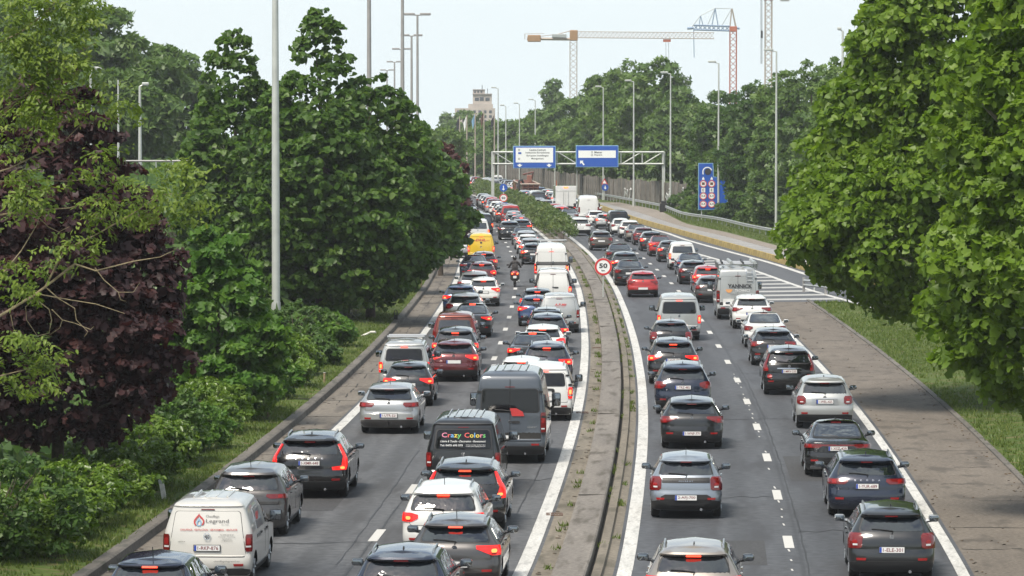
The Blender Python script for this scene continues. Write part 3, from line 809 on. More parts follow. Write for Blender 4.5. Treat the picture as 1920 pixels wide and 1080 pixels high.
kind('bigvan', 5.6, 2.52, 1.2,
     [(.25, .12), (.38, .03), (.52, 0), (.66, .0), (.70, .04), (1.2, .045), (1.6, .06), (2.0, .09), (2.3, .12), (2.4, .16), (2.47, .24), (2.52, .5)],
     [(.25, .2), (.38, .04), (.6, 0), (.9, .04), (1.05, .16), (1.15, .5), (1.25, .75), (1.3, .8), (1.8, 1.35), (2.1, 1.6), (2.4, 2.0), (2.52, 2.5)],
     [(.25, .92), (.38, .97), (.6, 1.0), (1.1, 1.01), (1.3, 1.0), (1.7, .95), (2.1, .89), (2.3, .855), (2.41, .81), (2.48, .74), (2.52, .62)],
     (1.05, 4.6), c=.14, n=3.4, r=.36, ground=.25, win=(1.42, 2.05, .80, .76), tail=(.85, 1.4), k=.02)

class Shape:
    def __init__(self, K):
        self.K = K
        self.fr, self.ff, self.fw = (self._lin(K['rear']), self._lin(K['front']), pchip(K['width']))
    @staticmethod
    def _lin(p):
        xs = np.array([a for a, _ in p]); ys = np.array([b for _, b in p])
        return lambda z: float(np.interp(z, xs, ys))
    def c(self, z):
        K = self.K
        return K['c'] * (1.0 if z < K['zb'] else max(.55, 1 - .45 * (z - K['zb']) / (K['H'] - K['zb'])))
    def yr(self, z): return self.fr(z)
    def yf(self, z): return self.K['L'] - self.ff(z)
    def w(self, z): return self.fw(z)
    def R(self, x, z):
        w = self.w(z); t = min(1.0, abs(x) / w); n = self.K['n']
        return self.yr(z) + self.c(z) * (1 - (1 - t ** n) ** (1 / n))
    def S(self, y, z):
        w = self.w(z); n = self.K['n']; c = self.c(z); a = self.yr(z) + c
        if y < a:
            t = min(1.0, (a - y) / c); return w * (1 - t ** n) ** (1 / n)
        cf = .55; b = self.yf(z) - cf
        if y > b:
            t = min(1.0, (y - b) / cf); return w * (1 - t ** 2.4) ** (1 / 2.4)
        return w
    def warp(self, p):
        K = self.K; x, y, z = p
        if z > K['zb']:
            t = (z - K['zb']) / (K['H'] - K['zb']); t = t * t * (3 - 2 * t)
            yc = K['L'] * .52
            z = z - K['k'] * t * ((y - yc) / (K['L'] * .35)) ** 2
        return (x, y, z)
    def body(self):
        K = self.K; n = K['n']; NR, NF = 9, 7
        za = K['r'] * 2 + .06
        rear_t = [math.sin(i / (NR - 1) * math.pi / 2) for i in range(NR)]
        ang = [i / (NR - 1) * math.pi / 2 for i in range(NR)]
        st = []
        for yw in K['wheels']:
            R = K['r'] + .055
            for k in range(-5, 6): st.append(yw + R * math.sin(k / 5 * math.pi / 2))
            st += [yw - R - .012, yw + R + .012]
        st += [2.0, 2.5]
        ya, yb = self.yr(.5) + self.c(.5), self.yf(.5) - .55
        st = sorted(y for y in st if ya + .03 < y < yb - .02)
        fr = [(y - ya) / (yb - ya) for y in st]
        def zbot(y):
            for yw in K['wheels']:
                R = K['r'] + .055
                if abs(y - yw) <= R + 1e-6: return max(K['ground'], K['r'] + math.sqrt(max(0, R * R - (y - yw) ** 2)))
            return K['ground']
        zt = sorted(set([z for z, _ in K['rear']] + [z for z, _ in K['width']] + [K['H'] - .012]))
        zt = [z for z in zt if z > za + .03]
        zl = []
        for z in zt:
            if not zl or z - zl[-1] > .009: zl.append(z)
        zt = zl
        nlow = 7
        rows = []
        def half(z, low=None):
            pts = []
            w, c = self.w(z), self.c(z)
            def zz(y): return z if low is None else zbot(y) + (za - zbot(y)) * low
            for a in ang:
                y0 = self.yr(z) + c * (1 - max(0, math.cos(a)) ** (2 / n))
                zq = zz(y0)
                if low is not None: w, c = self.w(zq), self.c(zq)
                pts.append((w * math.sin(a) ** (2 / n), self.yr(zq) + c * (1 - max(0, math.cos(a)) ** (2 / n)), zq))
            a0, b0 = self.yr(z) + c, self.yf(z) - .55
            for f, ys in zip(fr, st):
                y = a0 + f * (b0 - a0) if low is None and z > K['zb'] - .12 else ys
                zq = zz(ys) if low is not None else z
                pts.append((self.w(zq), y, zq))
            for i in range(NF):
                a = math.pi / 2 * (1 - i / (NF - 1)); zq = zz(self.yf(z)) if low is not None else z
                pts.append((self.w(zq) * math.sin(a) ** (2 / 2.4) if a > 1e-6 else 0.0, self.yf(zq) - .55 * (1 - max(0, math.cos(a)) ** (2 / 2.4)), zq))
            return pts
        for i in range(nlow): rows.append(half(za, i / (nlow - 1)))
        for z in zt: rows.append(half(z))
        m = len(rows[0])
        b = MB(); vs = []; fs = []
        for r in rows:
            for s in (1, -1):
                vs += [self.warp((s * x, y, z)) for x, y, z in r]
        k = len(rows)
        for i in range(k - 1):
            o, o2 = i * 2 * m, (i + 1) * 2 * m
            for j in range(m - 1):
                fs.append((o + j, o + j + 1, o2 + j + 1, o2 + j))
                fs.append((o + m + j + 1, o + m + j, o2 + m + j, o2 + m + j + 1))
        # roof cap with crown
        base = len(vs); top = rows[-1]; o = (k - 1) * 2 * m
        for x, y, z in top: vs.append(self.warp((0, y, z + K['crown'] * min(1, 2.2 * x / max(.01, max(p[0] for p in top))))))
        for j in range(m - 1):
            fs.append((o + j, o + j + 1, base + j + 1, base + j))
            fs.append((o + m + j + 1, o + m + j, base + j, base + j + 1))
        b.add(vs, fs)
        bm = bmesh.new()
        bv = [bm.verts.new(v) for v in b.v]
        for f in b.f:
            try: bm.faces.new([bv[i] for i in f])
            except ValueError: pass
        bmesh.ops.remove_doubles(bm, verts=bm.verts, dist=.0008)
        bmesh.ops.recalc_face_normals(bm, faces=bm.faces)
        me = bpy.data.meshes.new('body'); bm.to_mesh(me); bm.free()
        me.polygons.foreach_set('use_smooth', [True] * len(me.polygons))
        me.set_sharp_from_angle(angle=math.radians(32))
        return me
    def rows(self, prof, nz=1):
        """refine [(z, a, b)] rows"""
        out = []
        for (z0, a0, b0), (z1, a1, b1) in zip(prof, prof[1:]):
            for i in range(nz):
                t = i / nz; out.append((z0 + (z1 - z0) * t, a0 + (a1 - a0) * t, b0 + (b1 - b0) * t))
        out.append(prof[-1])
        return out
    def rear_patch(self, b, prof, off=.008, nx=8, nz=2, mat=0, skirt=.03):
        """patch lying on the tail; prof rows (z, x left, x right)"""
        rows = self.rows(prof, nz); n = self.K['n']
        g = []
        for z, a, c in rows:
            w = self.w(z)
            ua = [math.copysign(2 / math.pi * math.asin(min(1, (min(.992, abs(q) / w)) ** (n / 2))), q) for q in (a, c)]
            r = []
            for i in range(nx + 1):
                u = ua[0] + (ua[1] - ua[0]) * i / nx
                x = math.copysign(w * math.sin(abs(u) * math.pi / 2) ** (2 / n), u)
                r.append((x, z))
            g.append(r)
        self._patch(b, g, lambda x, z: (x, self.R(x, z), z), off, mat, skirt)
    def side_patch(self, b, prof, sgn, off=.008, ny=6, nz=2, mat=0, skirt=.02):
        rows = self.rows(prof, nz); g = []
        for z, a, c in rows:
            g.append([(a + (c - a) * i / ny, z) for i in range(ny + 1)])
        self._patch(b, g, lambda y, z: (sgn * self.S(y, z), y, z), off, mat, skirt, sgn)
    def _patch(self, b, g, fn, off, mat, skirt, sgn=None):
        e = 2e-3; vs, vs2, fs = [], [], []
        k, m = len(g), len(g[0])
        for r in g:
            for q, z in r:
                p = Vector(fn(q, z)); pu = Vector(fn(q + e, z)) - Vector(fn(q - e, z)); pv = Vector(fn(q, z + e)) - Vector(fn(q, z - e))
                nn = pu.cross(pv)
                if nn.length < 1e-12: nn = Vector((0, -1, 0))
                nn.normalize()
                if sgn is None:
                    if nn.y > 0: nn = -nn
                elif nn.x * sgn < 0: nn = -nn
                vs.append(self.warp(p + nn * off)); vs2.append(self.warp(p - nn * skirt))
        flip = (sgn is not None and sgn < 0)
        for i in range(k - 1):
            for j in range(m - 1):
                f = (i * m + j, i * m + j + 1, (i + 1) * m + j + 1, (i + 1) * m + j)
                fs.append(f if not flip else f[::-1])
        ring = [j for j in range(m)] + [i * m + m - 1 for i in range(1, k)] + [(k - 1) * m + j for j in range(m - 2, -1, -1)] + [i * m for i in range(k - 2, 0, -1)]
        N = k * m; R_ = len(ring)
        for i in range(R_):
            p, q = ring[i], ring[(i + 1) % R_]
            f = (q, p, p + N, q + N); fs.append(f if not flip else f[::-1])
        b.add(vs + vs2, fs, mat)
    def project(self, me_v, x0, z0, off=.012):
        """flat lettering (x, z) pressed on the tail"""
        return [self.warp((x0 + x, self.R(x0 + x, z0 + z) - off, z0 + z)) for x, z in me_v]

def rr(x0, x1, z0, z1, r, n=3, x0t=None, x1t=None):
    """rounded outline as rows (z, left, right); optional other limits at the top"""
    x0t = x0 if x0t is None else x0t; x1t = x1 if x1t is None else x1t
    out = []
    for i in range(n + 1):
        a = i / n * math.pi / 2; out.append((z0 + r * (1 - math.cos(a)), r * (1 - math.sin(a))))
    for i in range(n + 1):
        a = i / n * math.pi / 2; out.append((z1 - r * (1 - math.sin(a)), r * (1 - math.cos(a))))
    res = []
    for z, ins in out:
        t = (z - z0) / (z1 - z0)
        res.append((z, x0 + (x0t - x0) * t + ins, x1 + (x1t - x1) * t - ins))
    return [r for i, r in enumerate(res) if i == 0 or r[0] - res[i - 1][0] > 1e-4]

def lamp_rows(style, S, K):
    """outline of the right-hand tail lamp and of the lit spot inside it"""
    z0, z1 = K['tail']; w = S.w((z0 + z1) / 2); H = z1 - z0
    if style == 'wedge':   return [(z0 + H * .2, .76 * w, .985 * w), (z0 + H * .5, .60 * w, .99 * w), (z0 + H * .8, .60 * w, .99 * w), (z1 - .02, .76 * w, .98 * w)], (.84, .50)
    if style == 'slim':    return [(z0 + H * .42, .58 * w, .99 * w), (z0 + H * .62, .48 * w, .99 * w), (z0 + H * .84, .50 * w, .985 * w)], (.84, .66)
    if style == 'wing':    return [(z0 + H * .3, .82 * w, .985 * w), (z0 + H * .5, .66 * w, .99 * w), (z0 + H * .7, .48 * w, .99 * w), (z0 + H * .9, .47 * w, .985 * w)], (.86, .58)
    if style == 'block':   return [(z0, .76 * w, .985 * w), (z0 + H * .1, .69 * w, .99 * w), (z0 + H * .85, .67 * w, .99 * w), (z1, .72 * w, .985 * w)], (.84, .45)
    if style == 'round':   return [(z0 + .02, .72 * w, .90 * w), (z0 + .06, .66 * w, .95 * w), (z1 - .08, .66 * w, .95 * w), (z1 - .03, .70 * w, .91 * w)], (.80, .5)
    if style == 'tall':
        zt = K['H'] - .18
        return [(z0 + .02, .84 * w, .98 * w), (z0 + .08, .80 * w, .985 * w), (z1, .86 * w, .985 * w), (z1 + .08, S.w(z1 + .08) * .89, S.w(z1 + .08) * .98), (zt, S.w(zt) * .93, S.w(zt) * .98)], (.86, .4)
    if style == 'elbow':
        zt = K['H'] - .22
        return [(z0 - .04, .62 * w, .96 * w), (z0 + .04, .60 * w, .98 * w), (z0 + .07, .86 * w, .985 * w), (z1 + .02, .885 * w, .985 * w), (zt, S.w(zt) * .93, S.w(zt) * .985)], (.86, .06)
    # vertical strip of a van
    return [(z0, .865 * w, .975 * w), (z0 + .05, .85 * w, .985 * w), (z1 - .05, .85 * w, .985 * w), (z1, .87 * w, .975 * w)], (.915, .6)

WHEEL = {}
def wheel_meshes(r, w=.21):
    if r in WHEEL: return WHEEL[r]
    t = MB().lathe_x([(-w / 2, r * .66), (-w / 2, r * .9), (-w * .38, r * .985), (0, r), (w * .38, r * .985), (w / 2, r * .9), (w / 2, r * .66), (w * .3, r * .64), (-w * .3, r * .64), (-w / 2, r * .66)], 20)
    rm = MB().lathe_x([(w * .46, r * .66), (w * .40, r * .60), (w * .32, r * .55), (w * .3, .001)], 20)
    for k in range(5):
        a = 2 * math.pi * k / 5
        p0 = Vector((w * .40, math.cos(a) * .05, math.sin(a) * .05)); p1 = Vector((w * .42, math.cos(a) * r * .6, math.sin(a) * r * .6))
        rm.bar(p0, p1, .055)
    dk = MB().lathe_x([(w * .33, r * .53), (w * .33, r * .15)], 20)
    WHEEL[r] = (t.mesh('tyre', [M['tyre']], 40), rm.mesh('rim', [M['rim']], 40))
    return WHEEL[r]

TPL = {}
def template(kd, lamp='wedge', rails=False, panel=False, plate_z=None, barn=False, ribs=0, antenna=True, wiper=True, trim=.5, glassroof=False, lod=0, contrast=False, bars=False):
    key = (kd, lamp, rails, panel, plate_z, barn, ribs, antenna, wiper, trim, glassroof, lod, contrast, bars)
    if key in TPL: return TPL[key]
    K = KINDS[kd]; S = Shape(K); P = []
    def add(name, b, mat, parent=None, loc=(0, 0, 0), smooth=40, rot=(0, 0, 0), label=None):
        me = b if not isinstance(b, MB) else b.mesh(name, [M.get(mat, M['trim'])], smooth)
        if isinstance(b, MB) is False and not me.materials: me.materials.append(M.get(mat, M['trim']))
        P.append([name, me, mat, parent, loc, rot, label]); return len(P) - 1
    van = kd in ('cvan', 'van', 'bigvan')
    bk = ('body', kd)
    if bk not in TPL: TPL[bk] = S.body()
    iB = add('body', TPL[bk].copy(), 'paint')
    w = S.w(K['tail'][0]); zb = K['zb']; H = K['H']
    # floor and dark wells
    b = MB(); b.box(-w + .26, w - .26, .25, K['L'] - .3, K['ground'] - .02, K['r'] * 2 + .1)
    add('underbody', b, 'well', None, smooth=None)
    # wheels
    t, rm = wheel_meshes(K['r'])
    for yw in K['wheels']:
        for s in (1, -1):
            i = add('wheel', t, None, None, (s * (S.w(K['r']) - .115), yw, K['r']), None, (0, 0, 0 if s > 0 else math.pi))
            if lod < 2: add('rim', rm, None, i, (0, 0, 0))
    # tailgate with its seam
    z0 = K['tail'][0] - .02 if not van else .62
    gx = w * .80 if not van else w * .86
    if kd == 'sedan':
        gate = rr(-gx * .9, gx * .9, .70, .985, .05)
        seam = rr(-gx * .9 - .012, gx * .9 + .012, .688, .99, .05)
    else:
        zt = K['win'][1] + .03; gt = min(K['win'][3] + .05, S.w(zt) * .93)
        gate = rr(-gx, gx, z0, zt, .06, 3, -gt, gt); seam = rr(-gx - .012, gx + .012, z0 - .012, zt + .008, .06, 3, -gt - .012, gt + .012)
    if lod < 2:
        b = MB(); S.rear_patch(b, seam, .003, 10, 4); add('seam', b, 'seam')
        b = MB(); S.rear_patch(b, gate, .011, 12, 5); iG = add('tailgate' if not barn else 'rear_door', b, 'paint')
    else: iG = None
    # rear window
    z0w, z1w, xb, xt = K['win']
    if not panel:
        b = MB(); S.rear_patch(b, rr(-xb - .03, xb + .03, z0w - .03, z1w + .02, .08, 3, -xt - .03, xt + .03), .015, 10, 3); add('window_surround', b, 'trim')
        b = MB(); S.rear_patch(b, rr(-xb, xb, z0w, z1w, .07, 3, -xt, xt), .020, 10, 4); iW = add('rear_window', b, 'glass')
        if wiper and lod < 2:
            b = MB(); p = [S.project([(x, z)], 0, z0w, .045)[0] for x, z in ((.0, -.03), (.03, .02), (-.2, .05), (-.42, .06))]
            b.tube(p, .012, 4); add('wiper', b, 'trim', iW)
    # side windows
    zs0 = zb + .03; zs1 = H - .13 if not van else H - .2
    yA, yB = S.yr(zb) + S.c(zb) + .12, S.yf(zb) - .55
    yA1, yB1 = S.yr(zs1) + S.c(zs1) + .12, S.yf(zs1) - .42
    ym = K['wheels'][0] + (K['wheels'][1] - K['wheels'][0]) * (.50 if not van else .62)
    for s in (1, -1):
        def lim(z): 
            t_ = (z - zs0) / (zs1 - zs0); return yA + (yA1 - yA) * t_, yB + (yB1 - yB) * t_
        zr = [zs0, zs0 + .04, (zs0 + zs1) / 2, zs1 - .03, zs1]
        ins = [.05, 0, 0, 0, .05]
        b = MB(); S.side_patch(b, [(z, ym + .05, lim(z)[1] - i_) for z, i_ in zip(zr, ins)], s, .006, 6, 2); add('side_window', b, 'glass')
        if not (van and panel):
            q = [(z, lim(z)[0] + i_, ym - .05) for z, i_ in zip(zr, ins)]
            b = MB(); S.side_patch(b, q, s, .006, 6, 2); add('side_window', b, 'glass')
            b = MB(); S.side_patch(b, [(zs0, ym - .05, ym + .05), (zs1, ym - .05, ym + .05)], s, .004, 1, 2); add('pillar', b, 'trim')
        if lod < 2:
            b = MB()
            for yv in ([ym, yB - .1] if van else [ym, ym - (1.0 if kd not in ('hatch',) else .95), yB - .05]):
                S.side_patch(b, [(.32, yv - .006, yv + .006), (zb, yv - .006, yv + .006)], s, .002, 1, 4)
            add('door_seam', b, 'seam')
            b = MB()
            for yv in (ym + .12, ym - .85): S.side_patch(b, [(zb - .12, yv, yv + .2), (zb - .085, yv, yv + .2)], s, .028, 2, 1, skirt=.0)
            add('handle', b, 'paint' if not van else 'trim')
            b = MB(); S.side_patch(b, [(.20 if K['ground'] < .2 else K['ground'], K['wheels'][0] + K['r'] + .1, K['wheels'][1] - K['r'] - .1), (.33, K['wheels'][0] + K['r'] + .1, K['wheels'][1] - K['r'] - .1)], s, .008, 4, 1); add('sill', b, 'trim')
    # windscreen
    b = MB(); rows = []
    for z in np.linspace(zb + .05, H - .1, 5):
        rows.append([(x, S.yf(z) - .55 * (1 - (1 - min(1, abs(x) / S.w(z)) ** 2.4) ** (1 / 2.4)) + .006, z) for x in np.linspace(-.8, .8, 7) * S.w(z)])
    vs = [S.warp(p) for r in rows for p in r]; fs = [(i * 7 + j + 1, i * 7 + j, (i + 1) * 7 + j, (i + 1) * 7 + j + 1) for i in range(4) for j in range(6)]
    b.add(vs, fs); add('windscreen', b, 'glass')
    # mirrors
    for s in (1, -1):
        if kd == 'bigvan': y, z, hx, hz = S.yf(zb) - 1.0, 1.5, .13, .19
        elif van: y, z, hx, hz = S.yf(zb) - .72, zb + .14, .13, .12
        else: y, z, hx, hz = S.yf(zb) - .62, zb + .07, .115, .075
        wx = S.w(min(z, H - .2)) + .05 if not van else S.w(zb) + .04
        x0 = s * (S.w(zb) + .02); cxm = s * (S.w(zb) + .05 + hx)
        b = MB(); b.box(cxm - hx, cxm + hx, y - .04, y + .09, z - hz, z + hz, 0, .05)
        b.bar((s * S.w(zb + .0), y + .04, zb + .01), (cxm, y + .04, z - hz * .5), .05)
        i = add('mirror', b, 'paint2' if not van else 'trim')
        if lod < 2:
            b = MB(); b.box(cxm - hx + .02, cxm + hx - .02, y - .047, y - .035, z - hz + .02, z + hz - .02, 0, .004); add('mirror_glass', b, 'mirror_glass', i)
    # tail lamps
    lr, core = lamp_rows(lamp, S, K)
    for s in (1, -1):
        q = [(z, a, c) if s > 0 else (z, -c, -a) for z, a, c in lr]
        b = MB(); S.rear_patch(b, q, .024, 8, 3); i = add('taillight', b, 'lamp')
        zc = K['tail'][0] + (K['tail'][1] - K['tail'][0]) * core[1]; xc = core[0] * S.w(zc)
        hw, hh = (.05, .032) if not van else (.035, .07)
        b = MB(); S.rear_patch(b, rr(xc - hw, min(.96 * S.w(zc), xc + hw), zc - hh, zc + hh, .03) if s > 0 else rr(-min(.96 * S.w(zc), xc + hw), -xc + hw, zc - hh, zc + hh, .03), .030, 4, 1)
        add('bulb', b, 'core', i)
        if lod < 2:
            zq = zc - .07 if not van else K['tail'][0] + .09
            zq = max(zq, lr[0][0] + .015)
            b = MB(); S.rear_patch(b, [(zq, xc - .05, xc + .04), (zq + .035, xc - .05, xc + .04)] if s > 0 else [(zq, -xc - .04, -xc + .05), (zq + .035, -xc - .04, -xc + .05)], .029, 3, 1)
            add('reverse_lens', b, 'white_lens' if lamp in ('block', 'strip', 'round') else 'reflector', i)
    # high brake light
    zh = K['win'][1] + (.045 if not van else .06)
    b = MB(); S.rear_patch(b, [(zh, -.14, .14), (zh + .022, -.13, .13)], .022, 6, 1); add('brake_light', b, 'high')
    # bumper: dark lower part, reflectors, exhaust
    g0 = K['ground']
    b = MB(); S.rear_patch(b, [(g0 + .02, -w * .86, w * .86), (g0 + .06, -w * .95, w * .95), (g0 + .1 + .22 * trim, -w * .95, w * .95), (g0 + .13 + .22 * trim, -w * .8, w * .8)], .012, 12, 2); add('bumper', b, 'trim')
    if lod < 2:
        for s in (1, -1):
            b = MB(); zq = g0 + .2 + .12 * trim; xa, xc_ = .60 * w, .80 * w
            S.rear_patch(b, [(zq, xa, xc_), (zq + .045, xa - .01, xc_ + .01)] if s > 0 else [(zq, -xc_, -xa), (zq + .045, -xc_ - .01, -xa + .01)], .02, 4, 1); add('reflector', b, 'reflector')
        b = MB(); b.tube([(.42 * w, .06, g0 + .03), (.42 * w, .3, g0 + .03)], .035, 8); add('exhaust', b, 'chrome')
    # plate
    pz = plate_z if plate_z is not None else K['plate']
    ysf = S.R(0, pz)
    b = MB(); b.box(-.275, .275, -.028, -.012, -.068, .068)
    add('plate_holder', b, 'trim', None, (0, ysf - .012, pz), None)
    b = MB(); b.box(-.26, .26, -.032, -.020, -.057, .057)
    iP = add('number_plate', b, 'plate', None, (0, ysf - .012, pz), None)
    if lod < 1:
        b = MB(); b.box(-.258, -.215, -.0335, -.030, -.055, .055); add('plate_band', b, 'plate_blue', iP, (0, 0, 0), None)
    # badge
    zg = K['tail'][1] - .06 if not van else zb - .05
    b = MB(); b.disc((0, 0), .05, -.012, 0, 14); add('badge', b, 'chrome', None, (0, S.R(0, zg) - .010, zg), None)
    if rails:
        for s in (1, -1):
            ys = np.linspace(S.yr(H - .05) + .45, S.yf(H - .05) - .5, 9)
            xr = S.w(H - .045) * .94
            pts = []
            for i_, y in enumerate(ys):
                hh = .065 if 0 < i_ < 8 else -.02
                p = S.warp((s * xr, y, H - .045)); pts.append((p[0], p[1], p[2] + hh))
            b = MB(); b.tube(pts, .022, 6); add('roof_rail', b, 'rail')
    if bars:
        for yv in (1.2, 2.2):
            b = MB(); b.bar((-S.w(H - .05) - .02, yv, H + .09), (S.w(H - .05) + .02, yv, H + .09), .05)
            for s in (1, -1): b.bar((s * S.w(H - .05) * .95, yv, H - .04), (s * S.w(H - .05) * .95, yv, H + .09), .04)
            add('roof_bar', b, 'rail')
    if antenna and not van:
        p = S.warp((0, S.yr(H - .01) + .25, H + .01)); b = MB()
        if kd in ('suv', 'estate', 'sedan', 'cross'):
            b.prism([(-.018, 0), (.018, 0), (.006, .07), (-.006, .07)], 0, .12)
        else: b.tube([(0, 0, 0), (0, -.09, .2)], .008, 5)
        add('antenna', b, 'trim', None, p)
    if ribs:
        for i_ in range(ribs):
            x = (i_ - (ribs - 1) / 2) / ribs * 1.75 * S.w(H)
            b = MB(); ys = np.linspace(S.yr(H) + .06, S.yf(H) - .3, 7)
            pts = [S.warp((x, y, H + K['crown'] * .75)) for y in ys]
            b.tube(pts, .022, 6); add('roof_rib', b, 'paint')
    if glassroof:
        b = MB(); ys = np.linspace(S.yr(H) + .1, S.yf(H) - .05, 6); xs = np.linspace(-1, 1, 7) * S.w(H) * .92
        vs = [S.warp((x, y, H + K['crown'] * (1 - .8 * abs(x) / S.w(H)) + .012)) for y in ys for x in xs]
        fs = [(i_ * 7 + j, i_ * 7 + j + 1, (i_ + 1) * 7 + j + 1, (i_ + 1) * 7 + j) for i_ in range(5) for j in range(6)]
        b.add(vs, fs); add('sunroof', b, 'roof_dark')
    if barn:
        b = MB(); zt = K['win'][1] + (.28 if kd == 'bigvan' else .05); S.rear_patch(b, [(.64, -.006, .006), (zt, -.006, .006)], .026, 2, 8); add('door_seam', b, 'seam')
        b = MB(); zc = zb - .1; S.rear_patch(b, rr(.04, .28, zc, zc + .07, .03), .03, 4, 1); add('handle', b, 'trim')
        b = MB()
        for s in (1, -1):
            for z in (.8, zb + .05, K['win'][1] - .1):
                x = s * S.w(z) * .93; S.rear_patch(b, [(z, x - .05, x + .05), (z + .06, x - .05, x + .05)], .03, 2, 1)
        add('hinge', b, 'trim')
    TPL[key] = (P, S)
    return TPL[key]

def add_slots(o, mat):
    if o.data and o.material_slots:
        o.material_slots[0].link = 'OBJECT'; o.material_slots[0].material = mat

VEH = []
def vehicle(name, label, cat, kd, col, px, d, brake=1, group=None, x=None, rz=None, roofcol=None, lod=None, glass='glass', mirror=None, bumper=None, gate=None, **kw):
    """px: column of the tail's centre in the photograph; d: distance of the tail"""
    if lod is None: lod = 0 if d < 190 else (1 if d < 320 else 2)
    P, S = template(kd, lod=lod, **kw)
    X = (px - CX) * d / FOC if x is None else x
    e = empty(name, (X, d, .012), -math.atan(slope(d + 2)) if rz is None else rz)
    tag(e, label, cat, group)
    objs = []
    res = {'paint': PAINT[col], 'paint2': PAINT[mirror or ('black' if col not in ('white', 'silver', 'pale') else col)], 'glass': M[glass],
           'lamp': M['lamp_on'] if brake else M['lamp'], 'core': M['core'] if brake else M['reflector'], 'high': M['high_on'] if brake == 1 and math.sin(d * 13.7) > -.25 else M['lamp'],
           'trim': M['trim'] if not bumper else PAINT[bumper]}
    for (nm, me, mat, par, loc, rot, lab) in P:
        o = bpy.data.objects.new(nm, me); COL.objects.link(o)
        o.parent = e if par is None else objs[par]
        o.location = loc
        if rot: o.rotation_euler = rot
        if mat in res and not (mat == 'trim' and nm != 'bumper'): add_slots(o, res[mat])
        elif mat == 'paint' : add_slots(o, res['paint'])
        if gate and nm in ('tailgate', 'rear_door'): add_slots(o, PAINT[gate])
        objs.append(o)
    e.scale = (1 + .025 * math.sin(d * 7.7), 1 + .03 * math.sin(d * 3.1), 1 + .03 * math.sin(d * 5.3 + 1))
    VEH.append((e, S, kd, d))
    return e, S, objs

# ---- lettering
TXT = {}
def text_geo(s, bold=0.0):
    key = (s, bold)
    if key in TXT: return TXT[key]
    cu = bpy.data.curves.new('lettering', 'FONT'); cu.body = s; cu.size = 1.0; cu.align_x = 'CENTER'; cu.align_y = 'CENTER'
    cu.resolution_u = 2; cu.offset = bold
    o = bpy.data.objects.new('lettering', cu); COL.objects.link(o)
    bpy.context.view_layer.update()
    me = bpy.data.meshes.new_from_object(o.evaluated_get(bpy.context.evaluated_depsgraph_get()))
    vs = [(v.co.x, v.co.y) for v in me.vertices]; fs = [tuple(p.vertices) for p in me.polygons]
    bpy.data.objects.remove(o); bpy.data.curves.remove(cu); bpy.data.meshes.remove(me)
    x0, x1 = min(v[0] for v in vs), max(v[0] for v in vs); y0, y1 = min(v[1] for v in vs), max(v[1] for v in vs)
    TXT[key] = ([(v[0] - (x0 + x1) / 2, v[1] - (y0 + y1) / 2) for v in vs], fs, x1 - x0, y1 - y0)
    return TXT[key]
def flat_text(s, width, height, parent, mat, loc, bold=.0, name='lettering', rot=(0, 0, 0), shear=0.0):
    """lettering standing upright in the x-z plane, facing -y"""
    vs, fs, w, h = text_geo(s, bold)
    sx, sz = width / w, height / h
    b = MB(); b.add([(x * sx + y * sz * shear, 0, y * sz) for x, y in vs], fs)
    return b.build(name, M[mat], parent, loc, None, rot)
def tail_text(S, s, width, height, parent, mat, x0, z0, bold=0.0, off=.03, shear=0.0):
    vs, fs, w, h = text_geo(s, bold)
    sx, sz = width / w, height / h
    b = MB(); b.add(S.project([(x * sx + y * sz * shear, y * sz) for x, y in vs], x0, z0, off), fs)
    return b.build('lettering', M[mat], parent)
def tail_letters(S, s, width, height, parent, mats, x0, z0, bold=0.0, off=.03):
    """one word, each letter its own colour"""
    vs, fs, w, h = text_geo(s, bold)
    root = list(range(len(vs)))
    def find(i):
        while root[i] != i: i = root[i]
        return i
    for f in fs:
        for i in f[1:]: root[find(i)] = find(f[0])
    isl = {}
    for f in fs: isl.setdefault(find(f[0]), []).append(f)
    for k, (r, ff) in enumerate(sorted(isl.items(), key=lambda q: min(vs[i][0] for f in q[1] for i in f))):
        ids = sorted(set(i for f in ff for i in f)); mp = {i: j for j, i in enumerate(ids)}
        b = MB(); b.add(S.project([(vs[i][0] * width / w, vs[i][1] * height / h) for i in ids], x0, z0, off), [tuple(mp[i] for i in f) for f in ff])
        b.build('lettering', M[mats[k % len(mats)]], parent)
def tail_poly(S, poly, parent, mat, x0, z0, off=.028, name='emblem'):
    b = MB(); b.add(S.project(poly, x0, z0, off), [tuple(range(len(poly)))])
    return b.build(name, M[mat], parent)
def plate(e, S, objs, s):
    for o in objs:
        if o.name.split('.')[0] == 'number_plate':
            flat_text(s, .42, .075, o, 'plate_text', (.02, -.0345, 0), .012)

# ------------------------------------------------------------------ the queue
V = vehicle
GL, GR = 'vehicles queueing in the left carriageway', 'vehicles driving in the right carriageway'
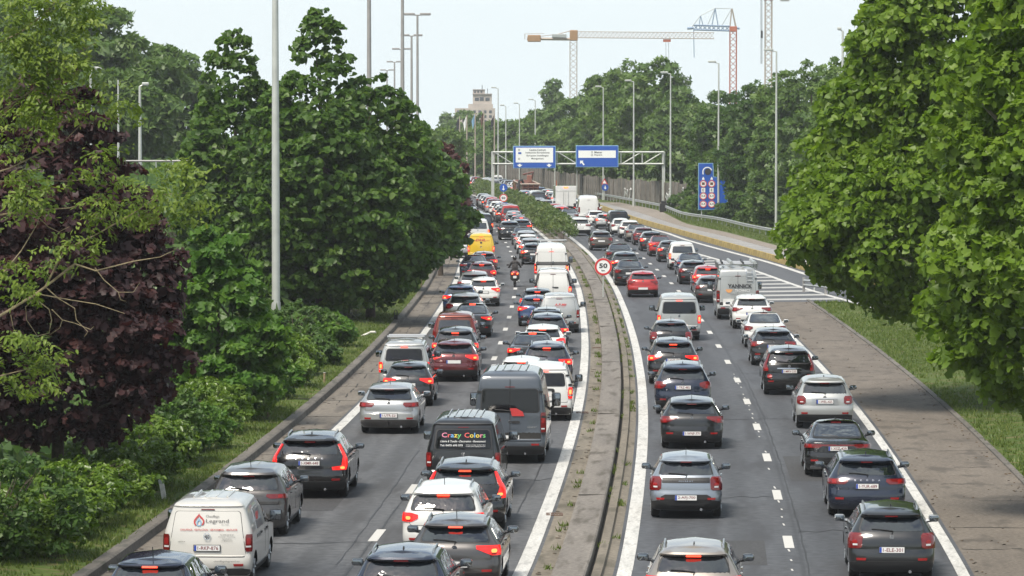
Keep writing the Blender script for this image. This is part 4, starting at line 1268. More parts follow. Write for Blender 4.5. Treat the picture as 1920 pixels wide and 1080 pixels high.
# left carriageway, kerb lane
V('hatchback', 'blue black hatchback with red lit high brake light, behind the white Legrand van', 'car', 'hatch', 'navy', 272, 71.2, 1, GL, lamp='wedge')
caddy = V('delivery_van', 'white delivery van with a flame emblem and Legrand lettering on its tailgate', 'van', 'cvan', 'cream', 386, 80.0, 0, GL, lamp='strip', panel=True, ribs=4, plate_z=.80, trim=.2, bumper='dark')
picasso = V('people_carrier', 'brown grey people carrier with oval tail lamps, ahead of the white Legrand van', 'car', 'mpv', 'grey', 462, 89.6, 0, GL, lamp='slim', plate_z=.66, bumper='grey')
volvo = V('sport_utility_car', 'black sport utility car with tall bent red tail lamps and silver roof rails', 'car', 'suv', 'black', 578, 98.9, 1, GL, lamp='elbow', rails=True, plate_z=.92, roofcol=None)
astra = V('hatchback', 'silver grey hatchback on the edge line beside the open asphalt, lamps unlit', 'car', 'hatchc', 'silver', 728, 120.0, 0, GL, lamp='slim', plate_z=.56, bumper='grey', contrast=True)
V('hatchback', 'dark grey hatchback with three red brake lights, behind the silver roof-rack van', 'car', 'hatch', 'dark', 764, 132.0, 1, GL, lamp='wing')
V('compact_van', 'silver window van with roof rack directly ahead of a dark grey hatchback', 'van', 'cvan', 'pale', 757, 138.6, 1, GL, lamp='strip', bars=True, glass='glass_tint')
V('hatchback', 'dark red hatchback with bright red lamps beside the silver roof-rack van', 'car', 'hatchc', 'darkred', 824, 144.8, 1, GL, lamp='wing', x=-2.15)
V('sport_utility_car', 'black car with pale roof just in front of the dark red hatchback', 'car', 'cross', 'dark', 836, 151.8, 1, GL, lamp='wing', x=-2.2)
V('compact_van', 'copper red compact van with a big rounded rear window', 'van', 'cvan', 'rust', 852, 159.0, 0, GL, lamp='tall', mirror='black')
V('saloon_car', 'dark grey saloon with silver roof in front of the copper red van', 'car', 'sedan', 'dark', 884, 175.3, 1, GL, lamp='wing')
V('hatchback', 'silver hatchback loaded with red and white things behind its glass', 'car', 'hatchc', 'pale', 873, 187.8, 0, GL, lamp='wedge', x=-2.25)
V('hatchback', 'dark blue hatchback overlapping the edge line in front of the loaded silver one', 'car', 'hatch', 'blue', 863, 197.0, 1, GL, lamp='wing', x=-2.6)
V('hatchback', 'white hatchback near the lane dashes beside the motorcycle rider', 'car', 'hatch', 'white', 903, 206.4, 1, GL, lamp='wing', x=-1.5)
V('estate_car', 'grey estate car with dark rear window ahead of the white hatchback', 'car', 'estate', 'silver', 889, 216.5, 0, GL, lamp='slim')
V('hatchback', 'dark red hatchback with lit brake lights, second car behind the yellow van', 'car', 'hatch', 'darkred', 903, 233, 1, GL, lamp='wedge')
V('saloon_car', 'dark saloon tucked against the edge line behind the yellow van', 'car', 'sedan', 'navy', 889, 244, 0, GL, lamp='slim')
V('hatchback', 'maroon hatchback directly behind the yellow delivery van', 'car', 'hatchc', 'darkred', 907, 252, 1, GL, lamp='wing')
dhl = V('delivery_van', 'yellow delivery van with red DHL lettering in the queue', 'van', 'van', 'yellow', 902, 274, 1, GL, lamp='strip', panel=True, barn=False, mirror='black')
V('hatchback', 'silver grey hatchback driving on the concrete shoulder left of the yellow van', 'car', 'hatchc', 'silver', 866, 283, 0, GL, lamp='wedge')
V('saloon_car', 'white saloon hidden mostly behind the yellow delivery van', 'car', 'sedan', 'white', 893, 297, 1, GL, lamp='wing')
V('delivery_van', 'tall white van with a rear window ahead of the yellow van', 'van', 'van', 'white', 896, 322, 1, GL, lamp='strip')
# left carriageway, inner lane
V('people_carrier', 'dark blue people carrier with roof rails, cut off by the bottom edge', 'car', 'cross', 'navy', 748, 72.0, 0, GL, lamp='wedge', rails=True, glass='glass')
ibiza = V('estate_car', 'grey estate car with lit amber red lamps beside the dark blue people carrier', 'car', 'hatchc', 'grey', 851, 78.6, 1, GL, lamp='wing', rails=True, plate_z=.60)
V('hatchback', 'white small hatchback with lit lamps, between the grey estate and the black one', 'car', 'mpv', 'white', 829, 84.6, 1, GL, lamp='wedge', rails=True, mirror='black')
V('estate_car', 'black estate car with tall lit tail lamps behind the Crazy Colors van', 'car', 'suv', 'black', 870, 90.8, 1, GL, lamp='tall', rails=True)
crazy = V('van', 'dark grey van with colourful Crazy Colors lettering on the rear window', 'van', 'van', 'dark', 868, 99.5, 0, GL, lamp='strip', ribs=6, glass='glass_tint', bumper='black')
master = V('delivery_van', 'tall slate blue van with dark tinted rear window beside the white line', 'van', 'bigvan', 'slate', 956, 109.3, 0, GL, lamp='strip', barn=True, ribs=5, glass='glass_tint')
partner = V('compact_van', 'white compact van with twin rear doors just ahead of the tall slate van', 'van', 'cvan', 'white', 1021, 125.4, 1, GL, lamp='strip', barn=True, rails=True, glass='glass_tint')
V('hatchback', 'white hatchback with black tailgate half hidden behind the white compact van', 'car', 'hatch', 'white', 977, 134, 1, GL, lamp='wedge', gate='black')
V('sport_utility_car', 'black crossover with wide lit tail lamps ahead of the white compact van', 'car', 'cross', 'navy', 1025, 141.3, 1, GL, lamp='wing', rails=True)
V('saloon_car', 'dark grey saloon with pale glass, left neighbour of the black crossover', 'car', 'sedan', 'dark', 1007, 149.5, 1, GL, lamp='wing', x=.75)
V('hatchback', 'white roofed hatchback third ahead of the white compact van', 'car', 'hatchc', 'white', 1017, 157, 1, GL, lamp='wedge')
V('sport_utility_car', 'blue black crossover third behind the white lettered panel van', 'car', 'cross', 'navy', 1026, 164, 1, GL, lamp='slim')
V('hatchback', 'black hatchback with dark glass roof behind the white lettered panel van', 'car', 'hatch', 'black', 1025, 171, 0, GL, lamp='wedge', glassroof=True)
kangoo = V('delivery_van', 'white panel van with small red lettering on its rounded tailgate', 'van', 'cvan', 'pale', 1049, 179.6, 0, GL, lamp='strip', panel=True)
V('hatchback', 'dark blue hatchback squeezed left of the white lettered panel van', 'car', 'hatch', 'blue', 1010, 185.5, 1, GL, lamp='wing', x=1.15)
V('hatchback', 'dark red lamped black hatchback behind the white rack van', 'car', 'hatchc', 'black', 1008, 194, 1, GL, lamp='wing', x=1.25)
rack = V('delivery_van', 'white van with black pillars and a pipe rack on its roof', 'van', 'van', 'white', 1037, 204, 1, GL, lamp='strip', panel=True, barn=True)
tallv = V('delivery_van', 'tall plain white van by the end of the median hedge', 'van', 'bigvan', 'white', 1034, 230, 1, GL, lamp='strip', panel=True, barn=True)
V('hatchback', 'black hatchback with red lamp left in front of the tall plain white van', 'car', 'hatchc', 'dark', 1001, 270, 1, GL, lamp='wing')
V('hatchback', 'dark silver hatchback second in front of the tall plain white van', 'car', 'hatch', 'silver', 996, 281, 1, GL, lamp='wing')
V('hatchback', 'white hatchback with orange red lamp beside the median hedge', 'car', 'hatch', 'white', 990, 292, 1, GL, lamp='wedge')
V('estate_car', 'silver estate car between the white hatchback and the median hedge', 'car', 'estate', 'silver', 987, 303, 1, GL, lamp='wing')
V('saloon_car', 'grey saloon alongside the near half of the median hedge', 'car', 'sedan', 'grey', 981, 315, 0, GL, lamp='slim')
V('sport_utility_car', 'black sport utility car straying left over the lane dashes by the hedge', 'car', 'suv', 'black', 956, 329, 0, GL, lamp='slim')

# right carriageway, inner lane
p2008 = V('sport_utility_car', 'beige silver crossover with lit lamps and rails, cut off at the bottom', 'car', 'cross', 'beige', 1301, 73.0, 1, GR, lamp='wing', rails=True, mirror='black', plate_z=.5)
p208 = V('hatchback', 'silver hatchback with black band between its small red lamps', 'car', 'hatch', 'silverblue', 1287, 93.8, 0, GR, lamp='block', plate_z=.50, mirror='black')
kia = V('hatchback', 'charcoal hatchback with oval red lamps behind the blue black crossover', 'car', 'hatchc', 'dark', 1298, 114.3, 0, GR, lamp='wing', plate_z=.47, mirror='black')
skoda = V('sport_utility_car', 'blue black crossover with pale plate, between the charcoal hatchback and the black one', 'car', 'suv', 'navy', 1281, 128.0, 0, GR, lamp='wedge', rails=True, plate_z=.88)
troc = V('sport_utility_car', 'black sport utility car with wide bright red lamps and a white plate', 'car', 'suv', 'black', 1263, 143.3, 1, GR, lamp='wing', rails=True, plate_z=.88)
V('hatchback', 'small black hatchback right behind the silver window van', 'car', 'hatch', 'black', 1259, 162.0, 0, GR, lamp='block')
t6 = V('van', 'silver grey window van with dark glass in the right carriageway', 'van', 'van', 'pale', 1274, 173.0, 1, GR, lamp='strip', glass='glass_tint', trim=.3)
clio = V('hatchback', 'bright red hatchback alone behind a dark grey saloon', 'car', 'hatch', 'red', 1206, 217.5, 0, GR, lamp='wing', plate_z=.5)
V('saloon_car', 'dark grey saloon in front of the bright red hatchback', 'car', 'sedan', 'dark', 1182, 233.5, 0, GR, lamp='wedge')
V('sport_utility_car', 'black crossover with wide red lamps beside the round speed sign', 'car', 'cross', 'black', 1173, 247.5, 1, GR, lamp='wing')
V('saloon_car', 'grey black saloon second in front of the black crossover near the speed sign', 'car', 'sedan', 'dark', 1163, 267, 0, GR, lamp='wedge')
V('hatchback', 'bronze brown hatchback behind the white sport utility car', 'car', 'hatchc', 'brown', 1128, 301, 0, GR, lamp='wedge')
V('sport_utility_car', 'white sport utility car passing the near end of the median hedge', 'car', 'suv', 'white', 1088, 342, 0, GR, lamp='slim', trim=.9)
V('saloon_car', 'grey saloon just ahead of the white sport utility car by the hedge', 'car', 'sedan', 'silver', 1068, 384, 0, GR, lamp='wing')
# right carriageway, outer lane
p207 = V('estate_car', 'charcoal estate car with rounded red lamps at the bottom right', 'car', 'estate', 'dark', 1675, 80.6, 0, GR, lamp='block', plate_z=.66, rails=True, mirror='silver')
octa = V('estate_car', 'dark teal blue estate car with slim red lamps and white plate', 'car', 'estate', 'navy', 1628, 94.0, 0, GR, lamp='slim', rails=True, plate_z=.76, bumper='navy')
audi = V('saloon_car', 'black saloon car with a full width dark red lamp bar', 'car', 'sedan', 'black', 1573, 105.0, 0, GR, lamp='slim', plate_z=.80, bumper='black')
fiat = V('sport_utility_car', 'silver rounded crossover with square red lamps and dark lower bumper', 'car', 'cross', 'pale', 1548, 122.0, 0, GR, lamp='round', plate_z=.84, mirror='black')
modus = V('people_carrier', 'small black people carrier with high upright lamps and round low lamps', 'car', 'mpv', 'black', 1481, 137.5, 0, GR, lamp='tall', plate_z=.82)
golf = V('hatchback', 'black hatchback behind a white coupe in the outer lane', 'car', 'hatchc', 'black', 1452, 154.6, 0, GR, lamp='wing', plate_z=.78, mirror='silver')
V('saloon_car', 'white saloon with silver bumper and red lamps in the outer lane', 'car', 'sedan', 'white', 1436, 167.0, 0, GR, lamp='wedge')
V('sport_utility_car', 'white crossover following the van lettered YANNICK', 'car', 'cross', 'white', 1411, 183.0, 0, GR, lamp='wing')
yan = V('delivery_van', 'silver van lettered YANNICK with pipes on its roof rack', 'van', 'bigvan', 'pale', 1384, 192.0, 0, GR, lamp='strip', panel=True, barn=True, trim=.8)
V('hatchback', 'dark grey hatchback half hidden left of the van lettered YANNICK', 'car', 'hatchc', 'grey', 1336, 210.5, 0, GR, lamp='wing')
V('sport_utility_car', 'red crossover ahead of the van lettered YANNICK', 'car', 'cross', 'red', 1328, 223.5, 1, GR, lamp='wing')
V('hatchback', 'charcoal hatchback with blue roof reflection, second behind the white van with side mirror', 'car', 'hatchc', 'dark', 1301, 235.5, 0, GR, lamp='wedge')
V('saloon_car', 'dark blue saloon tailing the small white window van', 'car', 'sedan', 'blue', 1296, 248.5, 0, GR, lamp='slim')
V('compact_van', 'small white window van beside the tip of the striped gore', 'van', 'cvan', 'white', 1280, 260, 1, GR, lamp='strip')
V('hatchback', 'dark hatchback with orange lamp ahead of the small white window van', 'car', 'hatch', 'dark', 1257, 275, 1, GR, lamp='wing')
V('saloon_car', 'bright red saloon in the outer lane by the hatched gore', 'car', 'sedan', 'red', 1240, 287, 1, GR, lamp='wing')
V('hatchback', 'black hatchback with bright rear window ahead of the red saloon', 'car', 'hatchc', 'dark', 1223, 299, 1, GR, lamp='wedge')
V('hatchback', 'dark maroon hatchback second ahead of the red saloon', 'car', 'hatch', 'darkred', 1208, 315, 0, GR, lamp='wing')
V('saloon_car', 'champagne saloon beside the yellow barrier wall', 'car', 'sedan', 'beige', 1195, 323.5, 0, GR, lamp='wing')
V('sport_utility_car', 'white crossover beside the yellow barrier wall', 'car', 'cross', 'white', 1182, 334, 0, GR, lamp='slim')
V('hatchback', 'pearl white hatchback behind the black tall van', 'car', 'hatch', 'white', 1165, 344, 0, GR, lamp='wing')
V('people_carrier', 'tall black people carrier in the far outer lane', 'van', 'van', 'black', 1160, 355, 0, GR, lamp='strip', glass='glass_tint')
V('hatchback', 'silver white hatchback with orange lit lamp in front of the tall black carrier', 'car', 'hatchc', 'pale', 1135, 367, 1, GR, lamp='wing')
V('hatchback', 'white hatchback with dark bumper behind the far white panel van', 'car', 'hatchc', 'white', 1118, 380, 0, GR, lamp='wing')
V('delivery_van', 'far white panel van with blank doors, right of the box truck', 'van', 'bigvan', 'white', 1104, 396, 0, GR, lamp='strip', panel=True)

# far queue: rest of the jam beyond, smaller cars whose differences are colour and shape only
frng = random.Random(5)
COLN = {'white': 'white', 'silver': 'silver', 'dark': 'dark grey', 'black': 'black', 'blue': 'blue', 'red': 'red', 'grey': 'grey', 'pale': 'pale silver', 'darkred': 'maroon'}
KN = {'hatch': ('hatchback', 'small hatchback'), 'hatchc': ('hatchback', 'hatchback'), 'cross': ('sport_utility_car', 'crossover'), 'suv': ('sport_utility_car', 'sport utility car'),
      'sedan': ('saloon_car', 'saloon'), 'estate': ('estate_car', 'estate car'), 'van': ('van', 'van'), 'cvan': ('compact_van', 'compact van')}
TAKEN = [(e.location.x, e.location.y, KINDS[k]['L']) for e, S, k, d in VEH]
def far_lane(off, d0, d1, where, skip=()):
    d = d0
    while d < d1:
        kd = frng.choice(['hatch', 'hatch', 'hatchc', 'hatchc', 'cross', 'cross', 'suv', 'sedan', 'estate', 'cvan'])
        if frng.random() < .05: kd = 'van'
        col = frng.choice(['white', 'white', 'silver', 'silver', 'pale', 'dark', 'dark', 'black', 'black', 'blue', 'grey', 'red', 'darkred', 'white'])
        x = X6(d) + off + frng.uniform(-.25, .25)
        L = KINDS[kd]['L']
        if not any(abs(tx - x) < 2.2 and d < ty + tl + .8 and d + L + .8 > ty for tx, ty, tl in TAKEN):
            nm, kl = KN[kd]
            at_ = 'level with the white box truck' if d < 440 else 'just before the gantry' if d < 500 else 'just past the gantry' if d < 560 else 'at the far bend'
            if off < 0: at_ = 'beside the near hedge' if d < 380 else 'before the small speed sign' if d < 415 else 'past the small speed sign'
            lab = 'distant %s %s %s %s' % (COLN[col], kl, where, at_)
            V(nm, lab, 'van' if 'van' in kd else 'car', kd, col, 0, d, 1 if frng.random() < .6 else 0, 'distant traffic ' + where, x=x, lamp='strip' if 'van' in kd else frng.choice(['wing', 'wedge', 'slim']), lod=2, antenna=False, wiper=False)
            TAKEN.append((x, d, L))
        d += L + frng.uniform(2.2, 5.0)
far_lane(-7.6, 334, 425, 'in the left kerb lane')
far_lane(-4.0, 342, 470, 'in the left inner lane')

# trucks seen over the hedge
def box_truck(px, d):
    X = (px - CX) * d / FOC
    e = empty('box_truck', (X, d, .012), -math.atan(slope(d)))
    tag(e, 'white box truck with flat rear doors above the median hedge', 'truck', GR)
    b = MB(); b.box(-1.12, 1.12, 0, 5.2, .95, 3.15, 0, .03); b.build('cargo_box', PAINT['white'], e)
    for s in (-1, 1):
        b = MB(); b.box(min(s * .015, s * 1.08), max(s * .015, s * 1.08), -.03, 0, 1.0, 2.55, 0, .01); dd = b.build('rear_door', PAINT['white'], e)
        b = MB(); b.tube([(s * .25, -.06, 1.05), (s * .25, -.06, 2.5)], .02, 5); b.build('locking_bar', M['galv'], dd)
        b = MB(); b.box(s * .95 - .1, s * .95 + .1, -.04, 0, .78, .92); b.build('taillight', M['lamp_on'], e)
        b = MB(); b.lathe_x([(-.25, .2), (-.25, .44), (.25, .44), (.25, .2)], 16)
        for y in (1.3, 5.9): b2 = b.build('wheel', M['tyre'], e, (s * .85, y, .44)); b = MB().lathe_x([(-.15, .2), (-.15, .44), (.15, .44), (.15, .2)], 16)
    b = MB(); b.box(-1.1, 1.1, -.05, .1, 2.62, 3.1); b.build('header', PAINT['white'], e)
    b = MB(); b.box(-.22, .22, -.07, -.04, 2.9, 3.05); b.build('brake_light', M['core'], e)
    b = MB(); b.box(-1.0, 1.0, 5.4, 7.1, .5, 2.6, 0, .15); b.build('cab', PAINT['white'], e)
    b = MB(); b.box(-.5, .5, .1, 7.0, .45, .9); b.build('chassis', M['trim'], e)
    b = MB(); b.tube([(-1.0, .2, 3.1), (-1.0, .2, 3.75)], .05, 6); b.build('beacon_pole', M['crane_orange'], e)
box_truck(1061, 424)
e = empty('tipper_truck', ((994 - CX) * 505 / FOC, 505, .012), -math.atan(slope(505)) + .12)
tag(e, 'rust red tipper truck with pale tub and hoist arm beyond the hedge', 'truck', GR)
b = MB(); b.add([(-.95, 0, 1.2), (.95, 0, 1.2), (.95, 4.6, 1.2), (-.95, 4.6, 1.2), (-1.15, -.5, 2.15), (1.15, -.5, 2.15), (1.15, 5.1, 2.5), (-1.15, 5.1, 2.5)],
                [(0, 3, 2, 1), (0, 1, 5, 4), (1, 2, 6, 5), (2, 3, 7, 6), (3, 0, 4, 7)]); b.build('tub', PAINT['rustred'], e)
M['rib_red'] = simple('tub_rib', (.25, .11, .08), .7)
b = MB()
for x in (-1.05, -.35, .35, 1.05): b.bar((x * .88, -.04, 1.2), (x, -.56, 2.2), .13)
b.bar((-1.05, -.34, 1.75), (1.05, -.34, 1.75), .1); b.build('stanchion', M['rib_red'], e)
b = MB(); b.bar((-1.2, -.52, 2.2), (1.2, -.52, 2.2), .14).bar((-1.2, -.5, 2.2), (-1.2, 5.1, 2.55), .12).bar((1.2, -.5, 2.2), (1.2, 5.1, 2.55), .12); b.build('rim', M['crane_white'], e)
b = MB(); b.tube([(-1.35, -.2, 1.0), (-1.55, -.1, 1.9), (-1.4, .1, 2.6), (-1.0, .3, 2.75), (-.8, .5, 2.3)], .16, 7); b.build('tarpaulin_arm', M['trim'], e)
b = MB(); b.box(.5, 1.1, 5.0, 5.6, 2.3, 3.3, 0, .08); b.build('beacon_box', M['rib_red'], e)
b = MB(); b.box(-1.1, 1.1, 5.3, 7.2, .6, 2.7, 0, .15); b.build('cab', PAINT['rustred'], e)
b = MB(); b.box(-.5, .5, .1, 7.0, .6, 1.3); b.build('chassis', M['trim'], e)
b = MB(); b.tube([(1.1, 5.2, 2.8), (1.2, 4.6, 3.7), (-.3, 3.6, 3.4)], .12, 6); b.build('hoist_arm', PAINT['rustred'], e)
for s in (-1, 1):
    for y in (.8, 2.1, 6.2):
        b = MB().lathe_x([(-.2, .2), (-.2, .5), (.2, .5), (.2, .2)], 16); b.build('wheel', M['tyre'], e, (s * 1.0, y, .5))
    b = MB(); b.box(s * .9 - .14, s * .9 + .14, -.04, 0, 1.0, 1.2); b.build('taillight', M['lamp_on'], e)
V('delivery_van', 'white high van with rounded roof left of the box truck', 'van', 'van', 'white', 1007, 470, 1, GR, lamp='strip', panel=True)
TAKEN += [((1061 - CX) * 424 / FOC, 424, 7.2), ((990 - CX) * 505 / FOC, 505, 7.4), ((1007 - CX) * 470 / FOC, 470, 5)]
far_lane(1.75, 396, 640, 'right of the hedge')
far_lane(5.2, 408, 640, 'in the outer right lane')

# ---- lettering and marks on the vehicles
def parts(objs, nm): return [o for o in objs if o.name.split('.')[0] == nm]
e, S, ob = caddy
plate(e, S, ob, '1-RKP-876')
g = parts(ob, 'tailgate')[0]
tail_text(S, 'Legrand', .46, .105, g, 'decal_grey', .20, 1.37, .004)
tail_text(S, 'Chauffage', .27, .07, g, 'decal_grey', .10, 1.48, .0)
tail_text(S, 'sprl - bvba', .15, .03, g, 'decal_grey', .36, 1.295)
tail_text(S, 'CHAUFFAGE - VENTILATION - VERWARMING - VENTILATIE', 1.16, .042, g, 'decal_red', .03, 1.18, .01)
tail_text(S, 'Tel 0498 68 90 27', .28, .03, g, 'decal_grey', .40, 1.075)
for i, z in enumerate((1.03, .99, .95)): tail_text(S, ('Heating - Plumbing', 'Ventilation', 'info@legrand.eu')[i], (.34, .2, .24)[i], .026, g, 'decal_grey', .40, z)
tail_text(S, 'chauffagelegrand.eu', .52, .045, e, 'decal_grey', .40, .52, .006, .026)
tail_text(S, 'CADDY', .15, .028, g, 'chrome', -.52, .93, .01)
def flame(s, seed=0):
    out = []
    for i in range(15):
        t = i / 14; a = -math.pi / 2 + t * math.pi
        out.append((s * .5 * math.cos(a) * (1 - .35 * max(0, math.sin(a))), s * (.62 * math.sin(a) + (.42 if t == 1 else 0) + .15 * max(0, math.sin(a)) ** 3)))
    left = [(-x, z) for x, z in out[::-1]][1:-1]
    return out + left
def crescent(s, flip=1):
    o = [(flip * s * .5 * math.cos(a), s * .62 * math.sin(a)) for a in np.linspace(-1.9, 1.3, 10)] + [(flip * -.02 * s, s * .95)]
    i = [(flip * s * (.36 * math.cos(a) + .02), s * (.48 * math.sin(a) - .04)) for a in np.linspace(1.2, -1.8, 9)]
    return o + i
def tail_fan(S, ring_o, ring_i, parent, mat, x0, z0, off, nm='emblem'):
    n = len(ring_o); b = MB()
    b.add(S.project(ring_o + ring_i, x0, z0, off), [(i, i + 1, n + i + 1, n + i) for i in range(n - 1)])
    return b.build(nm, M[mat], parent)
def flame_shell(s, k):
    pts = []
    for t in np.linspace(0, 1, 15):
        a = -2.2 + t * 3.9
        r = .5 * s * (1 - .55 * t ** 2.2)
        pts.append((-r * math.cos(a) * (1 if t < .9 else .6) - .02 * s, s * .55 * math.sin(a) * .9 + s * .42 * t ** 2))
    return pts
lo = [(-.075, -.10), (-.105, -.05), (-.11, .0), (-.095, .05), (-.06, .10), (-.02, .15), (0, .20)]
li = [(-.05, -.085), (-.075, -.04), (-.078, .0), (-.062, .04), (-.035, .075), (-.01, .10), (0, .20)]
tail_fan(S, lo, li, g, 'decal_red', -.17, 1.37, .030)
tail_fan(S, [(-x, z * .9) for x, z in lo[:-1]] + [(.0, .17)], [(-x, z * .9) for x, z in li[:-1]] + [(0, .12)], g, 'decal_red', -.17, 1.37, .031)
bo = [(0, .08), (-.035, .03), (-.055, -.02), (-.05, -.07), (-.02, -.10), (.02, -.10), (.05, -.07), (.055, -.02), (.035, .03), (0, .08)]
bi = [(x * .55, z * .6 - .02) for x, z in bo]
tail_fan(S, bo, bi, g, 'decal_blue', -.17, 1.36, .032)
# round badge with two stacked V strokes
ring = [(.075 * math.cos(a), .075 * math.sin(a)) for a in np.linspace(0, 2 * math.pi, 17)]
tail_fan(S, ring, [(x * .84, z * .84) for x, z in ring], g, 'chrome', 0, 1.045, .046)
for pts in ([(-.035, .05), (0, -.0), (.035, .05)], [(-.055, .02), (-.028, -.055), (0, 0), (.028, -.055), (.055, .02)]):
    b = MB(); b.tube([Vector(S.project([p], 0, 1.045, .048)[0]) for p in pts], .007, 4); b.build('emblem', M['chrome'], g)
# side panel sticker of the van: red streak on pale grey
b = MB(); S.side_patch(b, [(1.1, 1.0, 2.05), (1.55, 1.12, 2.0)], 1, .01, 4, 2); b.build('sticker', PAINT['silver'], e)
b = MB(); S.side_patch(b, [(1.28, 1.25, 1.5), (1.38, 1.3, 1.75), (1.42, 1.45, 1.7)], 1, .014, 4, 2); b.build('sticker', M['decal_red'], e)
b = MB(); S.side_patch(b, [(.93, 1.0, 1.6), (.99, 1.0, 1.6)], 1, .012, 4, 1); S.side_patch(b, [(.93, 2.3, 2.75), (.99, 2.3, 2.75)], 1, .012, 4, 1); b.build('sticker', M['decal_grey'], e)

e, S, ob = crazy
w_ = parts(ob, 'rear_window')[0]
tail_letters(S, 'Crazy', .50, .17, w_, ['c_pnk', 'c_red', 'c_blu', 'c_yel', 'c_grn'], -.30, 1.55, .012, .036)
tail_letters(S, 'Colors', .54, .135, w_, ['c_red', 'c_yel', 'c_blu', 'c_yel', 'c_pnk', 'c_grn'], .30, 1.567, .012, .036)
tail_text(S, 'Literie & Textile - Decoration - Revetement', 1.15, .055, w_, 'decal_white', 0, 1.40, .004, .036, .25)
tail_text(S, 'Tel: 0475 693 575', .58, .05, w_, 'decal_white', -.30, 1.29, .012, .036)
tail_text(S, 'www.crazy-colors.be', .5, .03, w_, 'decal_white', .32, 1.30, .004, .036)
tail_text(S, 'crazycolors@skynet.be', .5, .025, w_, 'decal_white', .32, 1.26, .004, .036)
e, S, ob = dhl
g = parts(ob, 'tailgate')[0]
tail_text(S, 'DHL', .72, .19, g, 'decal_red', 0, 1.56, .03, .03, .3)
for s in (-1, 1):
    for z in (1.49, 1.525): tail_poly(S, [(s * .36 - .0, 0), (s * .36 + s * .24, 0), (s * .36 + s * .24, .012), (s * .36, .012)][::s], g, 'decal_red', 0, z)
ring = [(.08 * math.cos(a), .08 * math.sin(a)) for a in np.linspace(0, 2 * math.pi, 13)]
tail_poly(S, ring[:-1], g, 'sign_black', 0, 1.36, .03)
e, S, ob = yan
g = e
tail_text(S, 'YANNICK', 1.15, .20, e, 'sign_black', .10, 1.62, .03, .045)
tail_text(S, 'TECHNICS', .72, .12, e, 'decal_white', .22, 1.40, .0, .034)
tail_poly(S, [(.16 * math.cos(a), .085 * math.sin(a) + .03 * math.cos(2 * a)) for a in np.linspace(0, 2 * math.pi, 13)[:-1]], e, 'decal_orange', -.42, 1.40, .034)
tail_text(S, 'CHAUFFAGE - SANITAIRE', .9, .05, e, 'decal_grey', .1, 1.22, .0, .034)
tail_text(S, '0477 52 63 49', .6, .05, e, 'decal_grey', .1, 1.02, .0, .034)
for i, x in enumerate((-.75, -.3, .25, .8)):
    b = MB(); b.tube([(x, .2, 2.72), (x + RND.uniform(-.1, .1), 4.2, 2.74)], .05 + .03 * (i % 2), 8); b.build('pipe', M['galv' if i % 2 else 'trim'], e)
for y in (.6, 2.2, 3.6):
    b = MB(); b.bar((-.95, y, 2.66), (.95, y, 2.66), .06)
    for s in (-1, 1): b.bar((s * .9, y, 2.4), (s * .95, y, 2.72), .05)
    b.build('roof_bar', M['rail'], e)
b = MB(); S.rear_patch(b, [(1.78, .42, .46), (2.45, .36, .40)], .03, 1, 6); S.rear_patch(b, [(1.78, .72, .76), (2.45, .62, .66)], .03, 1, 6)
for z in np.arange(1.86, 2.42, .18): b.bar((.44, S.R(.4, z) - .05, z), (.70, S.R(.6, z) - .05, z), .03)
b.build('ladder', M['rail'], e)
b = MB(); S.rear_patch(b, [(.66, -.7, .5), (1.0, -.7, .5)], .03, 6, 2); b.build('lower_panel', PAINT['white'], e)
e, S, ob = kangoo
tail_text(S, 'A.P.Mil', .5, .12, parts(ob, 'tailgate')[0], 'decal_red', .05, 1.34, .02, .034, .2)
tail_text(S, 'depannages', .42, .04, parts(ob, 'tailgate')[0], 'decal_red', .05, 1.23, .0, .034)
e, S, ob = p208
w = S.w(.8)
b = MB(); S.rear_patch(b, [(.83, -.66 * w, .66 * w), (.94, -.66 * w, .66 * w)], .022, 10, 2); bd = b.build('lamp_band', M['black'], e)
tail_text(S, 'P E U G E O T', .34, .026, bd, 'chrome', 0, .875, .01, .036)
b = MB(); S.rear_patch(b, [(.32, -.42, .42), (.40, -.62, .62), (.52, -.60, .60), (.57, -.5, .5)], .014, 10, 2); b.build('bumper_insert', M['trim'], e)
for nm, txt in ((p208, '2-AFJ-700'), (p207, '1-ELE-301'), (octa, '1-YUR-689'), (audi, '1-XSZ-429'), (volvo, '1-XMR-648'), (picasso, '1-VGC-352'),
                (astra, '1-UTR-321'), (fiat, '1-WEL-425'), (kia, '1-WNF-771'), (skoda, '1-TRZ-482'), (troc, '1-XUT-173'), (golf, '1-YBL-514'), (modus, '1-MRV-235'), (p2008, '1-SPD-268'), (ibiza, '1-KLT-809')):
    plate(nm[0], nm[1], nm[2], txt)
e, S, ob = volvo
g = parts(ob, 'tailgate')[0]
for i, ch in enumerate('VOLVO'): tail_text(S, ch, .05, .045, g, 'chrome', -.32 + i * .16, 1.035, .01, .034)
for o in parts(ob, 'badge'): bpy.data.objects.remove(o)
e, S, ob = octa
for i, ch in enumerate('SKODA'): tail_text(S, ch, .045, .04, parts(ob, 'tailgate')[0], 'chrome', -.28 + i * .14, .90, .01, .034)
for o in parts(ob, 'badge'): bpy.data.objects.remove(o)
e, S, ob = audi
w = S.w(.85)
b = MB(); S.rear_patch(b, [(.865, -.5 * w, .5 * w), (.91, -.5 * w, .5 * w)], .022, 10, 1); b.build('lamp_band', M['lamp'], e)
for s in (-1, 1):
    b = MB(); S.rear_patch(b, rr(min(s * .45, s * .75), max(s * .45, s * .75), .25, .32, .02), .03, 4, 1); b.build('exhaust', M['chrome'], e)
e, S, ob = astra
b = MB(); S.rear_patch(b, [(.44, -.62, .62), (.48, -.74, .74), (.6, -.70, .70), (.66, -.3, .3)], .014, 10, 2); b.build('bumper_insert', PAINT['pale'], e)
